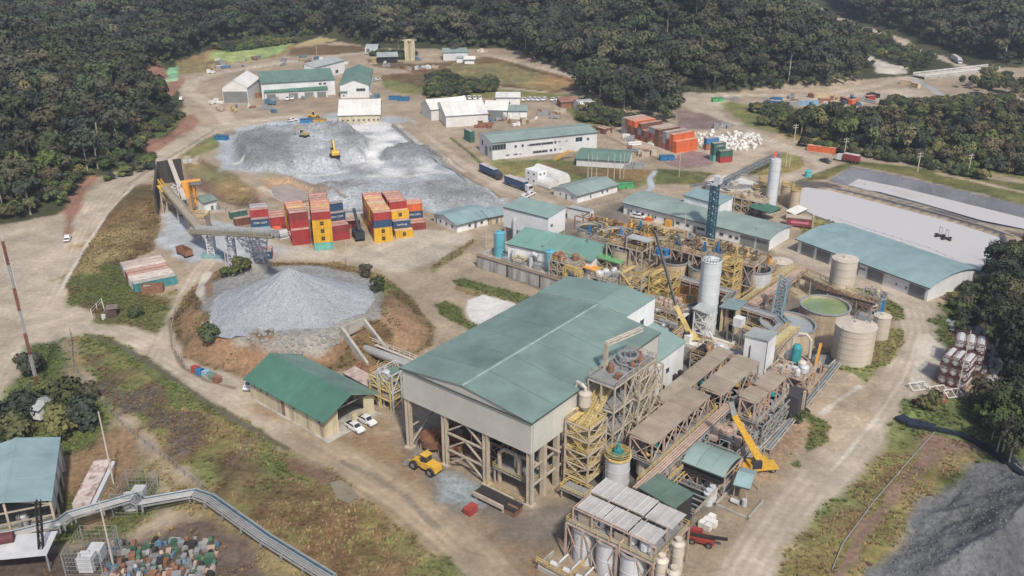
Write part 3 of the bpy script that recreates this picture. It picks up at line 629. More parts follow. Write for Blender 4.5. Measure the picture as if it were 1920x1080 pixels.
# ================================================================ buildings
TEAL = mat('teal_roof', (.27,.375,.35), .45, 0, .10, .25, wave=('X', 2.0)); TEALB = mat('blue_teal_roof', (.27,.39,.40), .4, 0, .12, .2, wave=('X', 2.0))
SAGE = mat('sage_roof', (.28,.36,.325), .5, 0, .12, .2, wave=('X', 2.0)); GREENR = mat('green_roof', (.06,.175,.125), .45, 0, .12, .3, wave=('X', 2.0)); GREENR2 = mat('weathered_green_roof', (.16,.26,.21), .5, 0, .15, .3, wave=('X', 2.0))
GREYR = mat('pale_grey_roof', (.40,.43,.42), .5, 0, .12, .3, wave=('X', 2.0)); BRNR = mat('dusty_roof', (.33,.275,.21), .75, 0, .16, .3, wave=('Y', 2.0)); LRIB = mat('ribbed_pale_roof', (.47,.45,.43), .55, 0, .12, .4, wave=('X', 1.2))
WHT = mat('white_cladding', (.77,.78,.775), .5, 0, .07, .2, wave=('X', 3.0)); WHTW = mat('white_wall', (.73,.74,.74), .6, 0, .09, .3, streak=1); CREAM = mat('stained_cream_wall', (.50,.44,.30), .8, 0, .2, .5, streak=1, c2=(.30,.24,.16))
CLAD = mat('pale_cladding', (.56,.55,.49), .5, 0, .05, .15, wave=('X', 3.0)); TRIM = mat('dark_trim', (.05,.07,.065), .6); GLASS = mat('window_glass', (.035,.045,.055), .12, 0, .2); FRAME = mat('window_frame', (.4,.41,.41), .5)
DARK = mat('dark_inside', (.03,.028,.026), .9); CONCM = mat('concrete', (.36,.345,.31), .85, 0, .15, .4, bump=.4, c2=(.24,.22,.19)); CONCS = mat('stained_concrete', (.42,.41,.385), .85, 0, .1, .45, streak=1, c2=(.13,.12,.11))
YEL = mat('yellow_steel', (.54,.405,.16), .6, 0, .2, 1.0); BEI = mat('beige_steel', (.43,.37,.285), .65, 0, .15, .6); PINK = mat('dusty_steel', (.42,.31,.245), .7, 0, .22, .8); GSTL = mat('grey_steel', (.33,.34,.34), .5, .3, .15, .8)
BEIT = mat('beige_tank', (.47,.385,.275), .6, 0, .13, .35, streak=1, c2=(.37,.29,.20)); CRT = mat('cream_tank', (.55,.49,.41), .6, 0, .08, .4, streak=1); GRYT = mat('pale_grey_tank', (.52,.53,.54), .5, 0, .10, .4, streak=1)
ORG = mat('orange_paint', (.70,.33,.06), .5, 0, .1); YPA = mat('yellow_paint', (.60,.36,.05), .5, 0, .22, 2.0); REDP = mat('red_paint', (.30,.05,.04), .6); RUST = mat('rust', (.23,.115,.07), .85, 0, .3, 1.2)
SHUT = mat('roller_door', (.22,.23,.225), .6, .2, .08, .5, wave=('Z', 8)); BLK = mat('black_rubber', (.02,.02,.02), .8); BLUP = mat('blue_paint', (.03,.16,.34), .5); BLUT = mat('light_blue_tank', (.12,.38,.46), .5, 0, .1, .6); TEALT = mat('teal_tank', (.04,.27,.29), .5)
DBLU = mat('dark_blue_steel', (.035,.10,.15), .5); WTENT = mat('white_tent', (.68,.67,.63), .7, 0, .06, .3); PIPEG = mat('grey_pipe', (.42,.42,.41), .4, .4, .12); DUST = mat('dust_white', (.62,.62,.60), .7, 0, .12, .6, streak=1)
GREENP = mat('green_paint', (.08,.36,.14), .5)

def f3(a, b, c, z):
    A = P(*a, z); B = P(*b, z); C_ = P(*c, z); d = B-A; L = d.length; rz = math.atan2(d.y, d.x)
    n = Vector((-d.y, d.x, 0))/L; Wd = n.dot(C_-A)
    return A, rz, L, Wd
_wc = {}
def window(parent, face, L, Wd, u, z, w, h, z0=0, glass=None, fr=True, name='window'):
    key = (round(w, 2), round(h, 2))
    if key not in _wc:
        m = MB(); t = .14
        m.box(-w/2, -.10, 0, w/2, 0, t).box(-w/2, -.10, h-t, w/2, 0, h).box(-w/2, -.10, t, -w/2+t, 0, h-t).box(w/2-t, -.10, t, w/2, 0, h-t)
        if w > 1.6:
            n = int(w/1.3)
            for i in range(1, n): m.box(-w/2+i*w/n-.05, -.09, t, -w/2+i*w/n+.05, 0, h-t)
        p = MB().box(-w/2+t, -.045, t, w/2-t, -.02, h-t)
        _wc[key] = (m.mesh('window', FRAME), p.mesh('pane', GLASS))
    fm, pm = _wc[key]
    loc, r = {'S': ((u, -.01, z), 0), 'N': ((u, Wd+.01, z), math.pi), 'W': ((-.01, u, z), -math.pi/2), 'E': ((L+.01, u, z), math.pi/2)}[face]
    o = link(name, fm, parent, loc, (0, 0, r)); link('pane', pm, o); return o
def door(parent, face, L, Wd, u, w, h, m=None, name='door', z=0):
    b = MB(); b.box(-w/2, -.12, 0, -w/2+.15, 0, h+.15).box(w/2-.15, -.12, 0, w/2, 0, h+.15).box(-w/2+.15, -.12, h, w/2-.15, 0, h+.15)
    loc, r = {'S': ((u, -.01, z), 0), 'N': ((u, Wd+.01, z), math.pi), 'W': ((-.01, u, z), -math.pi/2), 'E': ((L+.01, u, z), math.pi/2)}[face]
    o = link(name, b.mesh(name, FRAME), parent, loc, (0, 0, r)); link('leaf', MB().box(-w/2+.15, -.06, 0, w/2-.15, -.01, h).mesh('leaf', m or SHUT), o); return o
def roofprof(kind, Wd, h, rise, oh, n=9):
    if kind == 'gable': k = rise/(Wd/2); return [(-oh, h-k*oh), (Wd/2, h+rise), (Wd+oh, h-k*oh)]
    if kind == 'mono': k = rise/Wd; return [(-oh, h-k*oh), (Wd+oh, h+rise+k*oh)]
    if kind == 'flat': return [(-oh, h), (Wd+oh, h)]
    if kind == 'arc': return [(-oh+(Wd+2*oh)*i/(n-1), h+rise*(1-(2*i/(n-1)-1)**2)-.15) for i in range(n)]
    if kind == 'tunnel': return [(Wd/2-Wd/2*math.cos(math.pi*i/(n-1)), h+rise*math.sin(math.pi*i/(n-1))) for i in range(n)]
def building(name, label, cat, a, b, c, h, kind='gable', rise=1.5, roof=TEAL, wall=WHT, nsec=4, oh=.5, wins=(), doors=(), z0=0.0, wbot=0.0, ridge='x', cap=True, group=None, Wd=None, openE=False):
    """three eave corners in the photograph and the eave height above z0"""
    A, rz, L, W_ = f3(a, b, c, z0+h)
    if Wd: W_ = Wd
    t = thing(name, label, cat, (A.x, A.y, z0), rz, group)
    t['dims'] = (L, W_)
    Lx, Wx = (L, W_) if ridge == 'x' else (W_, L)
    pr = roofprof(kind, Wx, h, rise, oh); th = .16
    inn = roofprof(kind, Wx, h, rise, 0)
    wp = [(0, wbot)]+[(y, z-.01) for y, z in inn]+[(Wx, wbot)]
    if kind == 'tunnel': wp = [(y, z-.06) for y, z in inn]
    holder = t
    if ridge == 'y': M = Matrix.Translation((0, 0, 0))@Matrix(((0, 1, 0, 0), (1, 0, 0, 0), (0, 0, 1, 0), (0, 0, 0, 1)))
    def fin(mb):
        if ridge == 'y': mb.v = [(y, x, z) for x, y, z in mb.v]; mb.f = [tuple(reversed(f)) for f in mb.f]
        return mb
    wb = MB(); wb.prism(wp, .02, (Lx-.02) if not openE else Lx*.985, 'x')
    part('wall', fin(wb), wall, t)
    segs = [list(range(len(pr)))] if kind in ('arc', 'tunnel') else [[i, i+1] for i in range(len(pr)-1)]
    for sg in segs:
        for i in range(nsec):
            x0 = -oh+(Lx+2*oh)*i/nsec+.03; x1 = -oh+(Lx+2*oh)*(i+1)/nsec-.03
            top = [(pr[k][0], pr[k][1]+th) for k in sg]; bot = [(pr[k][0], pr[k][1]+.02) for k in reversed(sg)]
            o = part('roof_panel', fin(MB().prism(bot[::-1][::-1]+top, x0, x1, 'x')), roof, t)
    if cap and kind == 'gable':
        y, z = pr[1]; part('ridge_cap', fin(MB().prism([(y-.4, z+th-.03), (y+.4, z+th-.03), (y, z+th+.14)], -oh, Lx+oh, 'x')), roof, t)
    g = MB()
    for y, z in (pr[0], pr[-1]) if kind != 'tunnel' else (): g.box(-oh, y-.12 if y < 0 else y-.02, z-.12, Lx+oh, y+.02 if y < 0 else y+.12, z+.1)
    if g.v: part('gutter', fin(g), TRIM, t)
    for f, u, z, w, hh in wins: window(t, f, L, W_, u*(L if f in 'SN' else W_), z, w, hh)
    for f, u, w, hh in doors: door(t, f, L, W_, u*(L if f in 'SN' else W_), w, hh)
    return t, L, W_

# --- buildings of the middle ground
building('office_building', 'long white two-storey building with a flat sage roof and yellow outside stair', 'building', (923,268),(1120,248),(1080,233), 7.6, 'gable', 1.0, SAGE, WHT, 6, .4,
  wins=[('S',.06,4.2,6.5,2.6),('S',.215,4.4,1.2,1.3),('S',.28,4.4,1.2,1.3),('S',.335,4.6,1.5,.6),('S',.40,4.4,6,1.2),('S',.51,4.4,6,1.2),('S',.59,4.4,1,1.4),('S',.63,4.9,1.5,.5),('S',.70,4.9,1.5,.5),('S',.82,4.3,3.4,2.0),('S',.91,4.4,1.3,1.2),
        ('S',.14,1.2,1.8,.7),('S',.215,1.2,2,.7),('S',.26,1.3,1.2,.5),('S',.42,1.0,4.2,1.2),('S',.49,1.0,2.8,1.2),('S',.55,1.1,1.3,1.2),('S',.59,1.1,1.0,1.4),('S',.64,1.5,1.5,.5),('W',.15,3.5,2,2),('W',.75,3.4,2,2.4)], doors=[('W',.45,3.4,4.2),('S',.08,4,.1)])
building('green_roof_office', 'low white office with a sage green roof behind seven bare flagpoles', 'building', (1081,297),(1178,303),(1188,283), 3.2, 'gable', 1.3, GREENR2, WHT, 4, .5, doors=[('W',.4,1.4,2.2)])
building('green_roof_bungalow', 'low L-shaped bungalow with a sage roof and two round dark windows', 'building', (1082,367),(1158,346),(1117,331), 3.0, 'gable', 1.4, SAGE, WHTW, 3, .6, wins=[('S',.62,1.1,1,1),('S',.74,1.1,1,1),('S',.33,.6,.7,1.2),('W',.2,1,.8,1),('W',.7,1,.8,1)], doors=[('W',.45,1.1,2.1)])
building('clinic_building', 'pale bungalow with a teal hipped roof beside the container yard', 'building', (857,421),(922,404),(873,386), 3.0, 'gable', 1.5, TEALB, WHTW, 3, .7, wins=[('W',.2,1,1.2,1.1),('W',.45,1,1.2,1.1),('W',.7,1,1.2,1.1),('S',.35,.9,1.2,1.1),('S',.7,.9,1.2,1.1)], doors=[('S',.52,1.2,2.1),('W',.88,1,2.1)])
building('small_annex', 'small teal-roofed annex between the bungalow and the tall white box building', 'building', (917,407),(946,401),(934,386), 3.0, 'gable', 1.1, TEALB, CREAM, 2, .6, doors=[('S',.5,1.2,2.1)])
building('white_cargo_room', 'plain white long box beside the tall white plant building', 'building', (1064,389),(1106,398),(1113,394), 4.0, 'flat', 0, GREYR, WHT, 2, .1)
lb, L_, W_ = building('laboratory_building', 'very long white building with a curved sage roof and yellow lockers at its wall', 'building', (1170,379),(1442,448),(1480,424), 4.3, 'arc', 1.5, SAGE, WHTW, 7, .8,
  wins=[('S',x,1.2,w,1.1) for x,w in ((.06,1),(.11,1.6),(.145,1.6),(.19,.9),(.24,.8),(.31,1.0),(.345,1.0),(.40,1.6),(.47,1.4),(.56,3.2),(.63,2.6),(.70,1.6),(.76,1.4),(.80,1.4))], doors=[('S',.04,1,2.1),('S',.22,1,2.1),('S',.37,1,2.1),('S',.52,1,2.1),('S',.87,5.4,3.2),('S',.965,4.6,3.2)])
wh, L_, W_ = building('warehouse', 'long blue-teal roofed warehouse with five grey roller doors facing the road', 'warehouse', (1498,448),(1743,538),(1813,498), 4.6, 'arc', 2.0, TEALB, WHTW, 6, .8,
  wins=[('S',.13,1.2,.9,1.2),('S',.30,1.2,.9,1.2),('S',.52,2.2,3,.6),('S',.78,1.3,.6,1.0),('S',.85,1.3,.6,1.0)], doors=[('S',.085,5.2,3.6),('S',.215,5.2,3.6),('S',.445,5.2,3.6),('S',.625,5.6,3.6),('S',.925,5.4,3.6)])
# --- far yard
building('long_workshop', 'long white workshop with green roof in the far yard, lower lean-to in front', 'building', (489,157),(627,149),(621,136), 8.5, 'mono', 2.5, GREENR2, WHT, 5, .4, wins=[('S',.80,6,1.6,1.2),('S',.86,6,1.6,1.2)])
building('workshop_lean_to', 'low dark green lean-to roof along the front of the far white workshop', 'lean-to', (496,174),(614,168),(612,164), 4, 'mono', 1.6, GREENR, WHT, 4, .3, doors=[('S',.1,5,3),('S',.45,5,3),('S',.7,5,3),('S',.9,5,3)])
building('cross_gable_hall', 'broad green gabled hall joined to the right end of the far workshop', 'building', (637,160),(691,159),(664,130), 7, 'gable', 2.8, GREENR2, WHT, 4, .5, ridge='y', wins=[('S',.72,3.6,5,1.6)])
building('green_porch', 'tiny green-roofed white porch at the front corner of the far gabled hall', 'porch', (638,173),(650,173),(651,167), 3.4, 'gable', 1, GREENR2, WHT, 1, .4, wins=[('S',.5,1,1,1)])
building('far_store_building', 'white two-level store with pale roof right behind the far green workshop', 'building', (592,127),(646,113),(640,107), 7.5, 'mono', 1.5, GREYR, WHTW, 3, .3, wins=[('S',.3,1,3,2),('S',.7,1,3,2)])
building('white_tent_hall', 'white peaked tent hall with a dark open front at the far left yard', 'tent', (416,165),(463,165),(456,146), 8, 'gable', 4, WTENT, WTENT, 3, .2, ridge='y', cap=False, doors=[('S',.5,13,6)])
building('ribbed_tent', 'long white tent with ribbed roof and round holes along its wall above the ore yard', 'tent', (634,217),(713,215),(705,190), 4, 'gable', 4.5, WTENT, CREAM, 9, .3, cap=False, wins=[('S',x,1,1.1,1.1) for x in (.1,.22,.36,.48,.6,.72,.84,.94)])
building('open_white_tent', 'pale ribbed tent hall on a raised dirt pad in the middle of the yard', 'tent', (836,218),(915,213),(888,191), 5.5, 'gable', 4, WTENT, WTENT, 5, .3, cap=False)
building('rear_white_tent', 'grey-white tent hall directly behind the tent on the raised pad', 'tent', (808,206),(880,199),(868,187), 5.5, 'gable', 3.5, WTENT, WTENT, 5, .3, cap=False)
building('canteen_tent', 'small white peaked shelter to the right of the paired tent halls', 'tent', (908,206),(950,207),(925,193), 4, 'gable', 3, WTENT, WTENT, 2, .4, cap=False, doors=[('S',.5,8,3)])
building('site_office_row', 'low white office row with sage roof between the shelter and the parked vehicles', 'building', (952,208),(988,208),(985,197), 3.2, 'gable', 1.4, SAGE, WHTW, 2, .4, wins=[('S',.25,1,1,1),('S',.6,1,1,1)])
building('bus_shelter_roof', 'white flat-roofed shelter behind the parked coach', 'shelter', (930,183),(975,183),(968,176), 4, 'mono', .8, WTENT, WHTW, 2, .4)
building('hill_workshop', 'small white workshop with pale teal roof at the foot of the forest', 'building', (831,99),(877,98),(872,93), 5.2, 'mono', 1.2, SAGE, WHT, 3, .3)
building('hill_cabin', 'tiny white flat-roofed cabin below the workshop at the forest foot', 'cabin', (856,109),(870,109),(869,105), 3, 'flat', 0, GREYR, WHTW, 1, .2)
building('hill_kiosk', 'tiny white cabin with wide pale roof, right of the other cabin below the forest', 'cabin', (871,111),(889,111),(887,106), 3, 'gable', 1, WTENT, WHTW, 1, .8)
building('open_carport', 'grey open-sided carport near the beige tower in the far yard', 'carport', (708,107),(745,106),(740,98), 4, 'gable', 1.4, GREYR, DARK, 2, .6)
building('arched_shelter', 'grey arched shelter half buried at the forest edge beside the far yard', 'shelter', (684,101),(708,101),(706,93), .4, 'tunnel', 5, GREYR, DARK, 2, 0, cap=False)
building('red_brick_store', 'reddish low store at the right edge of the vehicle park', 'building', (1052,192),(1088,190),(1086,184), 3, 'mono', 1, mat('red_roof', (.33,.17,.13), .7, 0, .2, .4, wave=('X', 2)), RUST, 2, .3)
building('vaulted_store', 'low store with white vaulted roof beside the reddish store under the trees', 'building', (1090,200),(1118,199),(1112,192), 3, 'arc', 1.6, WTENT, RUST, 2, .3)
building('twin_vault_store', 'second low white-vaulted store just behind the first under the trees', 'building', (1085,196),(1112,194),(1106,188), 3.2, 'arc', 1.6, GREYR, WHTW, 2, .3)
# tunnels of white fabric and cabins by the flagpoles
building('fabric_tunnel', 'long white fabric tunnel shelter behind the stacked white cabins', 'shelter', (1070,341),(1019,323),(1033,313), .4, 'tunnel', 4.2, WTENT, WTENT, 5, 0, cap=False, Wd=6.5)
building('short_fabric_tunnel', 'short white fabric tunnel with round ends next to the stacked cabins', 'shelter', (1048,350),(1018,339),(1030,331), .4, 'tunnel', 3.2, WTENT, WTENT, 3, 0, cap=False, Wd=5)
for (a, b, c, zz, lb) in (((985,341),(1008,348),(1019,341),0,'white cabin at the bottom of the stacked pair by the fabric tunnels'), ((985,341),(1008,348),(1019,341),2.75,'white cabin stacked on top of another by the fabric tunnels')):
    A, rz, L, W0 = f3(a, b, c, 0); t = thing('white_cabin', lb, 'cabin', (A.x, A.y, zz), rz, 'white cabins by the fabric tunnels')
    part('body', MB().box(0, 0, .05, L, W0, 2.7), WHTW, t)
    for u in (.25, .7): window(t, 'S', L, W0, u*L, 1, 1, .9)
    for u in (.3, .7): window(t, 'E', L, W0, u*W0, 1, 1, .9)
building('grey_cabin', 'low pale grey cabin left of the stacked white cabins', 'cabin', (955,335),(975,341),(985,335), 2.7, 'flat', 0, GREYR, WHTW, 1, .1)
# lab neighbours
building('reagent_building', 'white building with light teal roof behind the long laboratory roof', 'building', (1283,366),(1350,384),(1362,371), 8, 'mono', .8, TEALB, WHTW, 3, .3)
# small crusher hut
building('crusher_hut', 'small white hut with grey-green roof beside the crusher', 'hut', (382,380),(405,374),(395,363), 4.2, 'gable', 1.1, mat('greygreen_roof', (.19,.25,.21), .6, 0, .12, .4, wave=('X', 2)), WHTW, 2, .5, doors=[('S',.6,1.2,2.3)])
building('tiny_mast_hut', 'small pale-roofed hut at the foot of the red and white mast', 'hut', (52,766),(72,770),(84,745), 2.6, 'gable', .7, GREYR, WHTW, 1, .3, z0=-1.5)

# --- the green shed in front of the mound: open at one end
A, rz, L, W0 = f3((466,708),(605,784),(695,733), 5.2)
t = thing('green_roof_shed', 'long shed with dark green roof and stained cream walls, its open end facing parked pickups', 'shed', (A.x, A.y, 0), rz)
h = 5.2; rs = 3.0
for u0, u1 in ((0, .44), (.50, 1)):
    part('wall', MB().box(u0*L, 0, 0, u1*L, .3, h), CREAM, t)
part('wall', MB().box(0, W0-.3, 0, L, W0, h), CREAM, t); part('wall', MB().prism([(.3, 0), (W0-.3, 0), (W0-.3, h), (W0/2, h+rs-.1), (.3, h)], 0, .3, 'x'), CREAM, t)
part('wall', MB().box(L-.3, .3, 0, L, W0*.28, h), CREAM, t); part('wall', MB().box(L-.3, W0*.8, 0, L, W0-.3, h), CREAM, t)
part('wall', MB().box(L-.3, W0*.55, 0, L, W0*.8, 2.2), CREAM, t)
door(t, 'S', L, W0, .47*L, L*.06, 4.4, RUST)
for u in (.08,.17,.26,.62,.95): window(t, 'S', L, W0, u*L, 3.2, 1.0, .9)
for (y0, z0, y1, z1, m) in ((-.9, h-.5, W0/2, h+rs, GREENR), (W0/2, h+rs, W0+.9, h-.5, GREENR2)):
    for i in range(4):
        x0 = -1+(L+2.4)*i/4+.02; x1 = -1+(L+2.4)*(i+1)/4-.02
        part('roof_panel', MB().prism([(y0, z0), (y1, z1), (y1, z1+.18), (y0, z0+.18)], x0, x1, 'x'), m, t)
tr = MB()
for i in range(5):
    x = L*(i/4)*.96+.5; tr.bar((x, .2, h), (x, W0/2, h+rs-.2), .2).bar((x, W0-.2, h), (x, W0/2, h+rs-.2), .2).bar((x, .2, h-.1), (x, W0-.2, h-.1), .2)
    for k in range(1, 6): tr.bar((x, W0*k/6, h-.1), (x, W0*k/6, h+rs*(1-abs(k/3-1))-.2), .12)
part('roof_truss', tr, GSTL, t)
part('floor_slab', MB().box(0, -.6, 0, L+2, W0+.4, .12), CONCM, t)

# --- lower left building with open front
A, rz, L, W0 = f3((92,932),(108,821),(-8,845), 5.0)
W0 = 15
t = thing('open_front_building', 'teal-roofed building with an open front at the lower left corner', 'building', (A.x, A.y, -4.4), rz); h = 9.0
part('wall', MB().box(0, 0, 4.5, L, .25, h-.05), WHT, t); part('wall', MB().box(L-.3, .25, 0, L, W0-.25, h-.05), WHTW, t); part('wall', MB().box(0, W0-.25, 0, L, W0, h-.05), WHTW, t)
for (y0, z0, y1, z1) in ((-.5, h, W0/2, h+1.6), (W0/2, h+1.6, W0+.5, h)):
    for i in range(3): part('roof_panel', MB().prism([(y0, z0), (y1, z1), (y1, z1+.18), (y0, z0+.18)], -.8+(L+1.4)*i/3+.02, -.8+(L+1.4)*(i+1)/3-.02, 'x'), TEALB, t)
part('ridge_cap', MB().prism([(W0/2-.4, h+1.75), (W0/2+.4, h+1.75), (W0/2, h+1.95)], -.8, L+.6, 'x'), TEALB, t)
for i in range(5):
    for y in (0, W0/2, W0) if i == 0 else (0, W0): part('column', MB().box(L*i/4-.2, y-.2, 0, L*i/4+.2, y+.2, h-.1 if y != W0/2 else h+1.4), BEI, t)
part('floor_slab', MB().box(-1, -1, 0, L+.5, W0+1, .3), CONCM, t); b = MB()
for k in range(3): b.bar((0, 0, 3+2.4*k), (0, W0, 3+2.4*k), .25)
b.bar((0, 0, h-1), (0, W0/2, h+1.4), .2).bar((0, W0, h-1), (0, W0/2, h+1.4), .2); part('beam', b, BEI, t)
g_ = thing('pump_set', 'grey-blue pump set on the floor of the open-front teal-roofed building', 'pump', tuple(P(45,985,-4.1)), rz)
part('motor', MB().lathe([(.9,0),(1.0,.2),(1.0,2.4),(.8,2.6)], 16), GRYT, g_); part('base', MB().box(-3, -1.6, -.2, 3, 1.6, .15), CONCM, g_); part('pipework', MB().tube([(-2.6,0,.4),(-2.6,0,2.2),(-.6,.4,2.8),(2.4,.4,2.8),(2.4,.4,.4)], .25).tube([(-2,-1,.3),(-2,-1,1.6),(2,-1,1.6)], .2), GSTL, g_)
t['label'] = t['label']

# --- beige tower in the far yard
p = P(769, 112); t = thing('beige_tower', 'square beige concrete tower standing alone in the far yard', 'tower', (p.x, p.y, 0), .1)
part('wall', MB().box(-3.4,-3.4,0,3.4,3.4,12.5), CREAM, t); part('parapet', MB().ring(3.6,4.8,12.5,13.0,4), CREAM, t)
m = MB()
for k in range(1, 5): m.box(-3.48,-3.48,k*2.5-.1,3.48,3.48,k*2.5)
part('joint_band', m, CONCM, t)
# ================================================================ the mill and the process plant (local x, y = the plant's grid)
def gt(name, label, cat, gx, gy, gz=0.0, group=None, rz=0.0):
    c, s = math.cos(RZ), math.sin(RZ)
    return thing(name, label, cat, (gx*c-gy*s, gx*s+gy*c, gz), RZ+rz, group)
# grinding mill hall
X0, X1, Y0, Y1, HE, HC = -119.0, -86.0, 114.6, 161.0, 19.3, 12.2
LX, LY = X1-X0, Y1-Y0
t = gt('mill_hall', 'huge pale mill hall with a wide teal roof raised on bare steel columns', 'mill building', X0, Y0)
RM = 1.9; tealm = mat('mill_roof', (.185,.265,.238), .5, 0, .16, .09, wave=('Y', 2.0))
n = 6
for i in range(n):
    for k, (a, b, za, zb) in enumerate(((-.4, LX/2, HE, HE+RM), (LX/2, LX+.4, HE+RM, HE))):
        y0 = -.4+(LY+.4)*i/n+.04; y1 = -.4+(LY+.4)*(i+1)/n-.04
        part('roof_panel', MB().prism([(a, za), (b, zb), (b, zb+.2), (a, za+.2)], y0, y1, 'y'), tealm, t)
part('ridge_cap', MB().prism([(LX/2-.35, HE+RM+.16), (LX/2+.35, HE+RM+.16), (LX/2, HE+RM+.30)], -.4, LY, 'y'), mat('ridge_metal', (.26,.34,.315), .5), t)
b = MB().box(-.42, -.42, HE-.15, LX+.42, -.30, HE+.12); b.box(LX+.3, -.3, HE-.15, LX+.42, LY, HE+.12); part('gutter', b, TRIM, t)
def wallx(x0, x1, y, z0, z1): return MB().prism([(x0, z0), (x1, z0), (x1, z1), ((x0+x1)/2, z1+RM-.02), (x0, z1)], y, y+.25, 'y')
ns = 6
for i in range(ns):
    a, b = LX*i/ns, LX*(i+1)/ns; f = lambda x: HE+RM*(1-abs(2*x/LX-1))-.03
    part('wall_panel', MB().prism([(a+.01, HC), (b-.01, HC), (b-.01, f(b)), (a+.01, f(a))], 0, .2, 'y'), CLAD, t)
for i in range(7):
    a, b = LY*i/7, LY*(i+1)/7
    zb = HC if i < 3 else 4
    part('wall_panel', MB().box(LX-.2, a+.22 if i == 0 else a+.01, zb, LX, b-.01, HE-.03), CLAD, t)
    part('wall_panel', MB().box(0, a+.22 if i == 0 else a+.01, HC, .2, b-.01, HE-.03), CLAD, t)
part('wall_panel', MB().prism([(0, 0), (LX, 0), (LX, HE-.05), (LX/2, HE+RM-.05), (0, HE-.05)], LY-.3, LY-.05, 'y'), CLAD, t)
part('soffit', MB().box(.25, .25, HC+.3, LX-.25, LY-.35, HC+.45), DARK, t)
b = MB().tube([(LX+.15, .5, 0), (LX+.15, .5, HE)], .14); part('downpipe', b, CLAD, t)
for x in (0.6, 10.8, 21.6, LX-.6):
    for y in (0.6, 12, 24, 36, 45):
        part('column', MB().box(x-.5, y-.08, 0, x+.5, y+.08, HC+.3).box(x-.55, y-.5, 0, x-.4, y+.5, HC+.3).box(x+.4, y-.5, 0, x+.55, y+.5, HC+.3).box(x-.9,y-.9,0,x+.9,y+.9,.5), BEI, t)
for y in (4.8, 9.0): part('column', MB().box(LX-1.1, y-.45, 0, LX-.1, y+.45, HC+.3), BEI, t)
b = MB()
for z in (4.2, 8.2): b.bar((10.8, .6, z), (21.6, .6, z), .36); b.bar((LX-.6, .6, z), (LX-.6, 24, z), .34); b.bar((0.6, .6, z+1), (0.6, 24, z+1), .3)
for z in (0.4, 4.2, 8.2): b.bar((10.8, .6, z), (16.2, .6, z+3.8), .3).bar((16.2, .6, z+3.8), (21.6, .6, z), .3)
b.bar((.6, .6, .5), (.6, 12, 9), .3); part('brace', b, BEI, t)
for k, (x, y) in enumerate(((12, 12), (24, 22))):
    mt = gt('grinding_mill', ('dark ribbed grinding mill drum under the hall nearer its open corner', 'second grinding mill drum deeper inside the mill hall')[k], 'mill drum', X0+x, Y0+y, 0, 'grinding mill drums')
    m = MB(); m.tube([(-5.6,0,6),(-4.6,0,6),(-4.4,0,6),(4.4,0,6),(4.6,0,6),(5.6,0,6)], [1.2,1.6,3.6,3.6,1.6,1.2], 28); part('drum', m, mat('drum_steel', (.12,.15,.17), .5, .3), mt, True)
    m = MB()
    for q in range(9): m.tube([(-4+q,0,6),(-3.85+q,0,6)], 3.75, 24)
    part('liner_bolts', m, GSTL, mt); part('pedestal', MB().box(-6.4,-2,0,-4.9,2,5).box(4.9,-2,0,6.4,2,5), CONCM, mt); part('girth_gear', MB().tube([(-4.9,0,6),(-4.4,0,6)], 4.1, 32), RUST, mt)
tt = gt('mill_floor_platform', 'steel work platform with handrails under the front corner of the mill hall', 'platform', X0+22, Y0+2)
m = MB(); m.box(0,0,3.4,9.5,9,3.6); part('deck', m, GSTL, tt); m = MB()
for x in (.3, 9.2):
    for y in (.3, 4.5, 8.7): m.bar((x,y,0),(x,y,3.4),.3)
part('leg_frame', m, BEI, tt); part('handrail', MB().rail([(0,0,3.6),(9.5,0,3.6),(9.5,9,3.6),(0,9,3.6)], closed=True), YEL, tt)
m = MB(); m.tube([(1,1,0),(1,1,7),(2.2,1,8.2),(5,1,8.2),(6,1,7),(6,1,4)], .45, 10).tube([(3.5,3,3.6),(3.5,3,6),(4.4,3,6.6),(8.6,3,6.6),(9,3,5.6)], .4, 10).tube([(7,6,0),(7,6,9),(12,6,9)], .3); part('pipework', m, BEI, tt)
for k, (gx, gy, r, lb) in enumerate(((4.5, 3.6, 2.9, 'round dark thickened slurry tub at the left front of the mill hall'), (8.8, 4.6, 3.0, 'round rust-brown hopper tub next to the first tub under the hall'))):
    q = gt('slurry_tub', lb, 'tub', X0+gx, Y0+gy, 0, 'tubs under the mill hall'); m = MB(); m.lathe([(r*.9,1.2),(r,3.2),(r-.15,3.2),(r*.85,1.4)], 24, (0,0,0), True, True); part('shell', m, RUST, q)
    m = MB()
    for a in range(6): m.bar((r*.9*math.cos(a), r*.9*math.sin(a), 0), (r*.9*math.cos(a), r*.9*math.sin(a), 1.4), .3)
    part('leg', m, BEI, q)
q = gt('feed_conveyor', 'low feeder conveyor with yellow rails beside the front corner of the mill hall', 'conveyor', X0+22.5, Y0-2.8)
part('belt', MB().box(0,-1.6,1.4,10,1.2,1.7), DARK, q); part('frame', MB().box(0,-1.9,1.0,7.5,-1.6,1.9).box(0,1.2,1.0,7.5,1.5,1.9).box(.2,-1.5,0,.7,1.1,1.0).box(6.8,-1.5,0,7.3,1.1,1.0), BEI, q); part('handrail', MB().rail([(0,1.4,1.9),(10,1.4,1.9)]), YEL, q); part('drive', MB().box(7.6,-1.4,.2,10,1,1.3).tube([(7.6,-.4,1.2),(10,-.4,1.2)], .6), RUST, q)

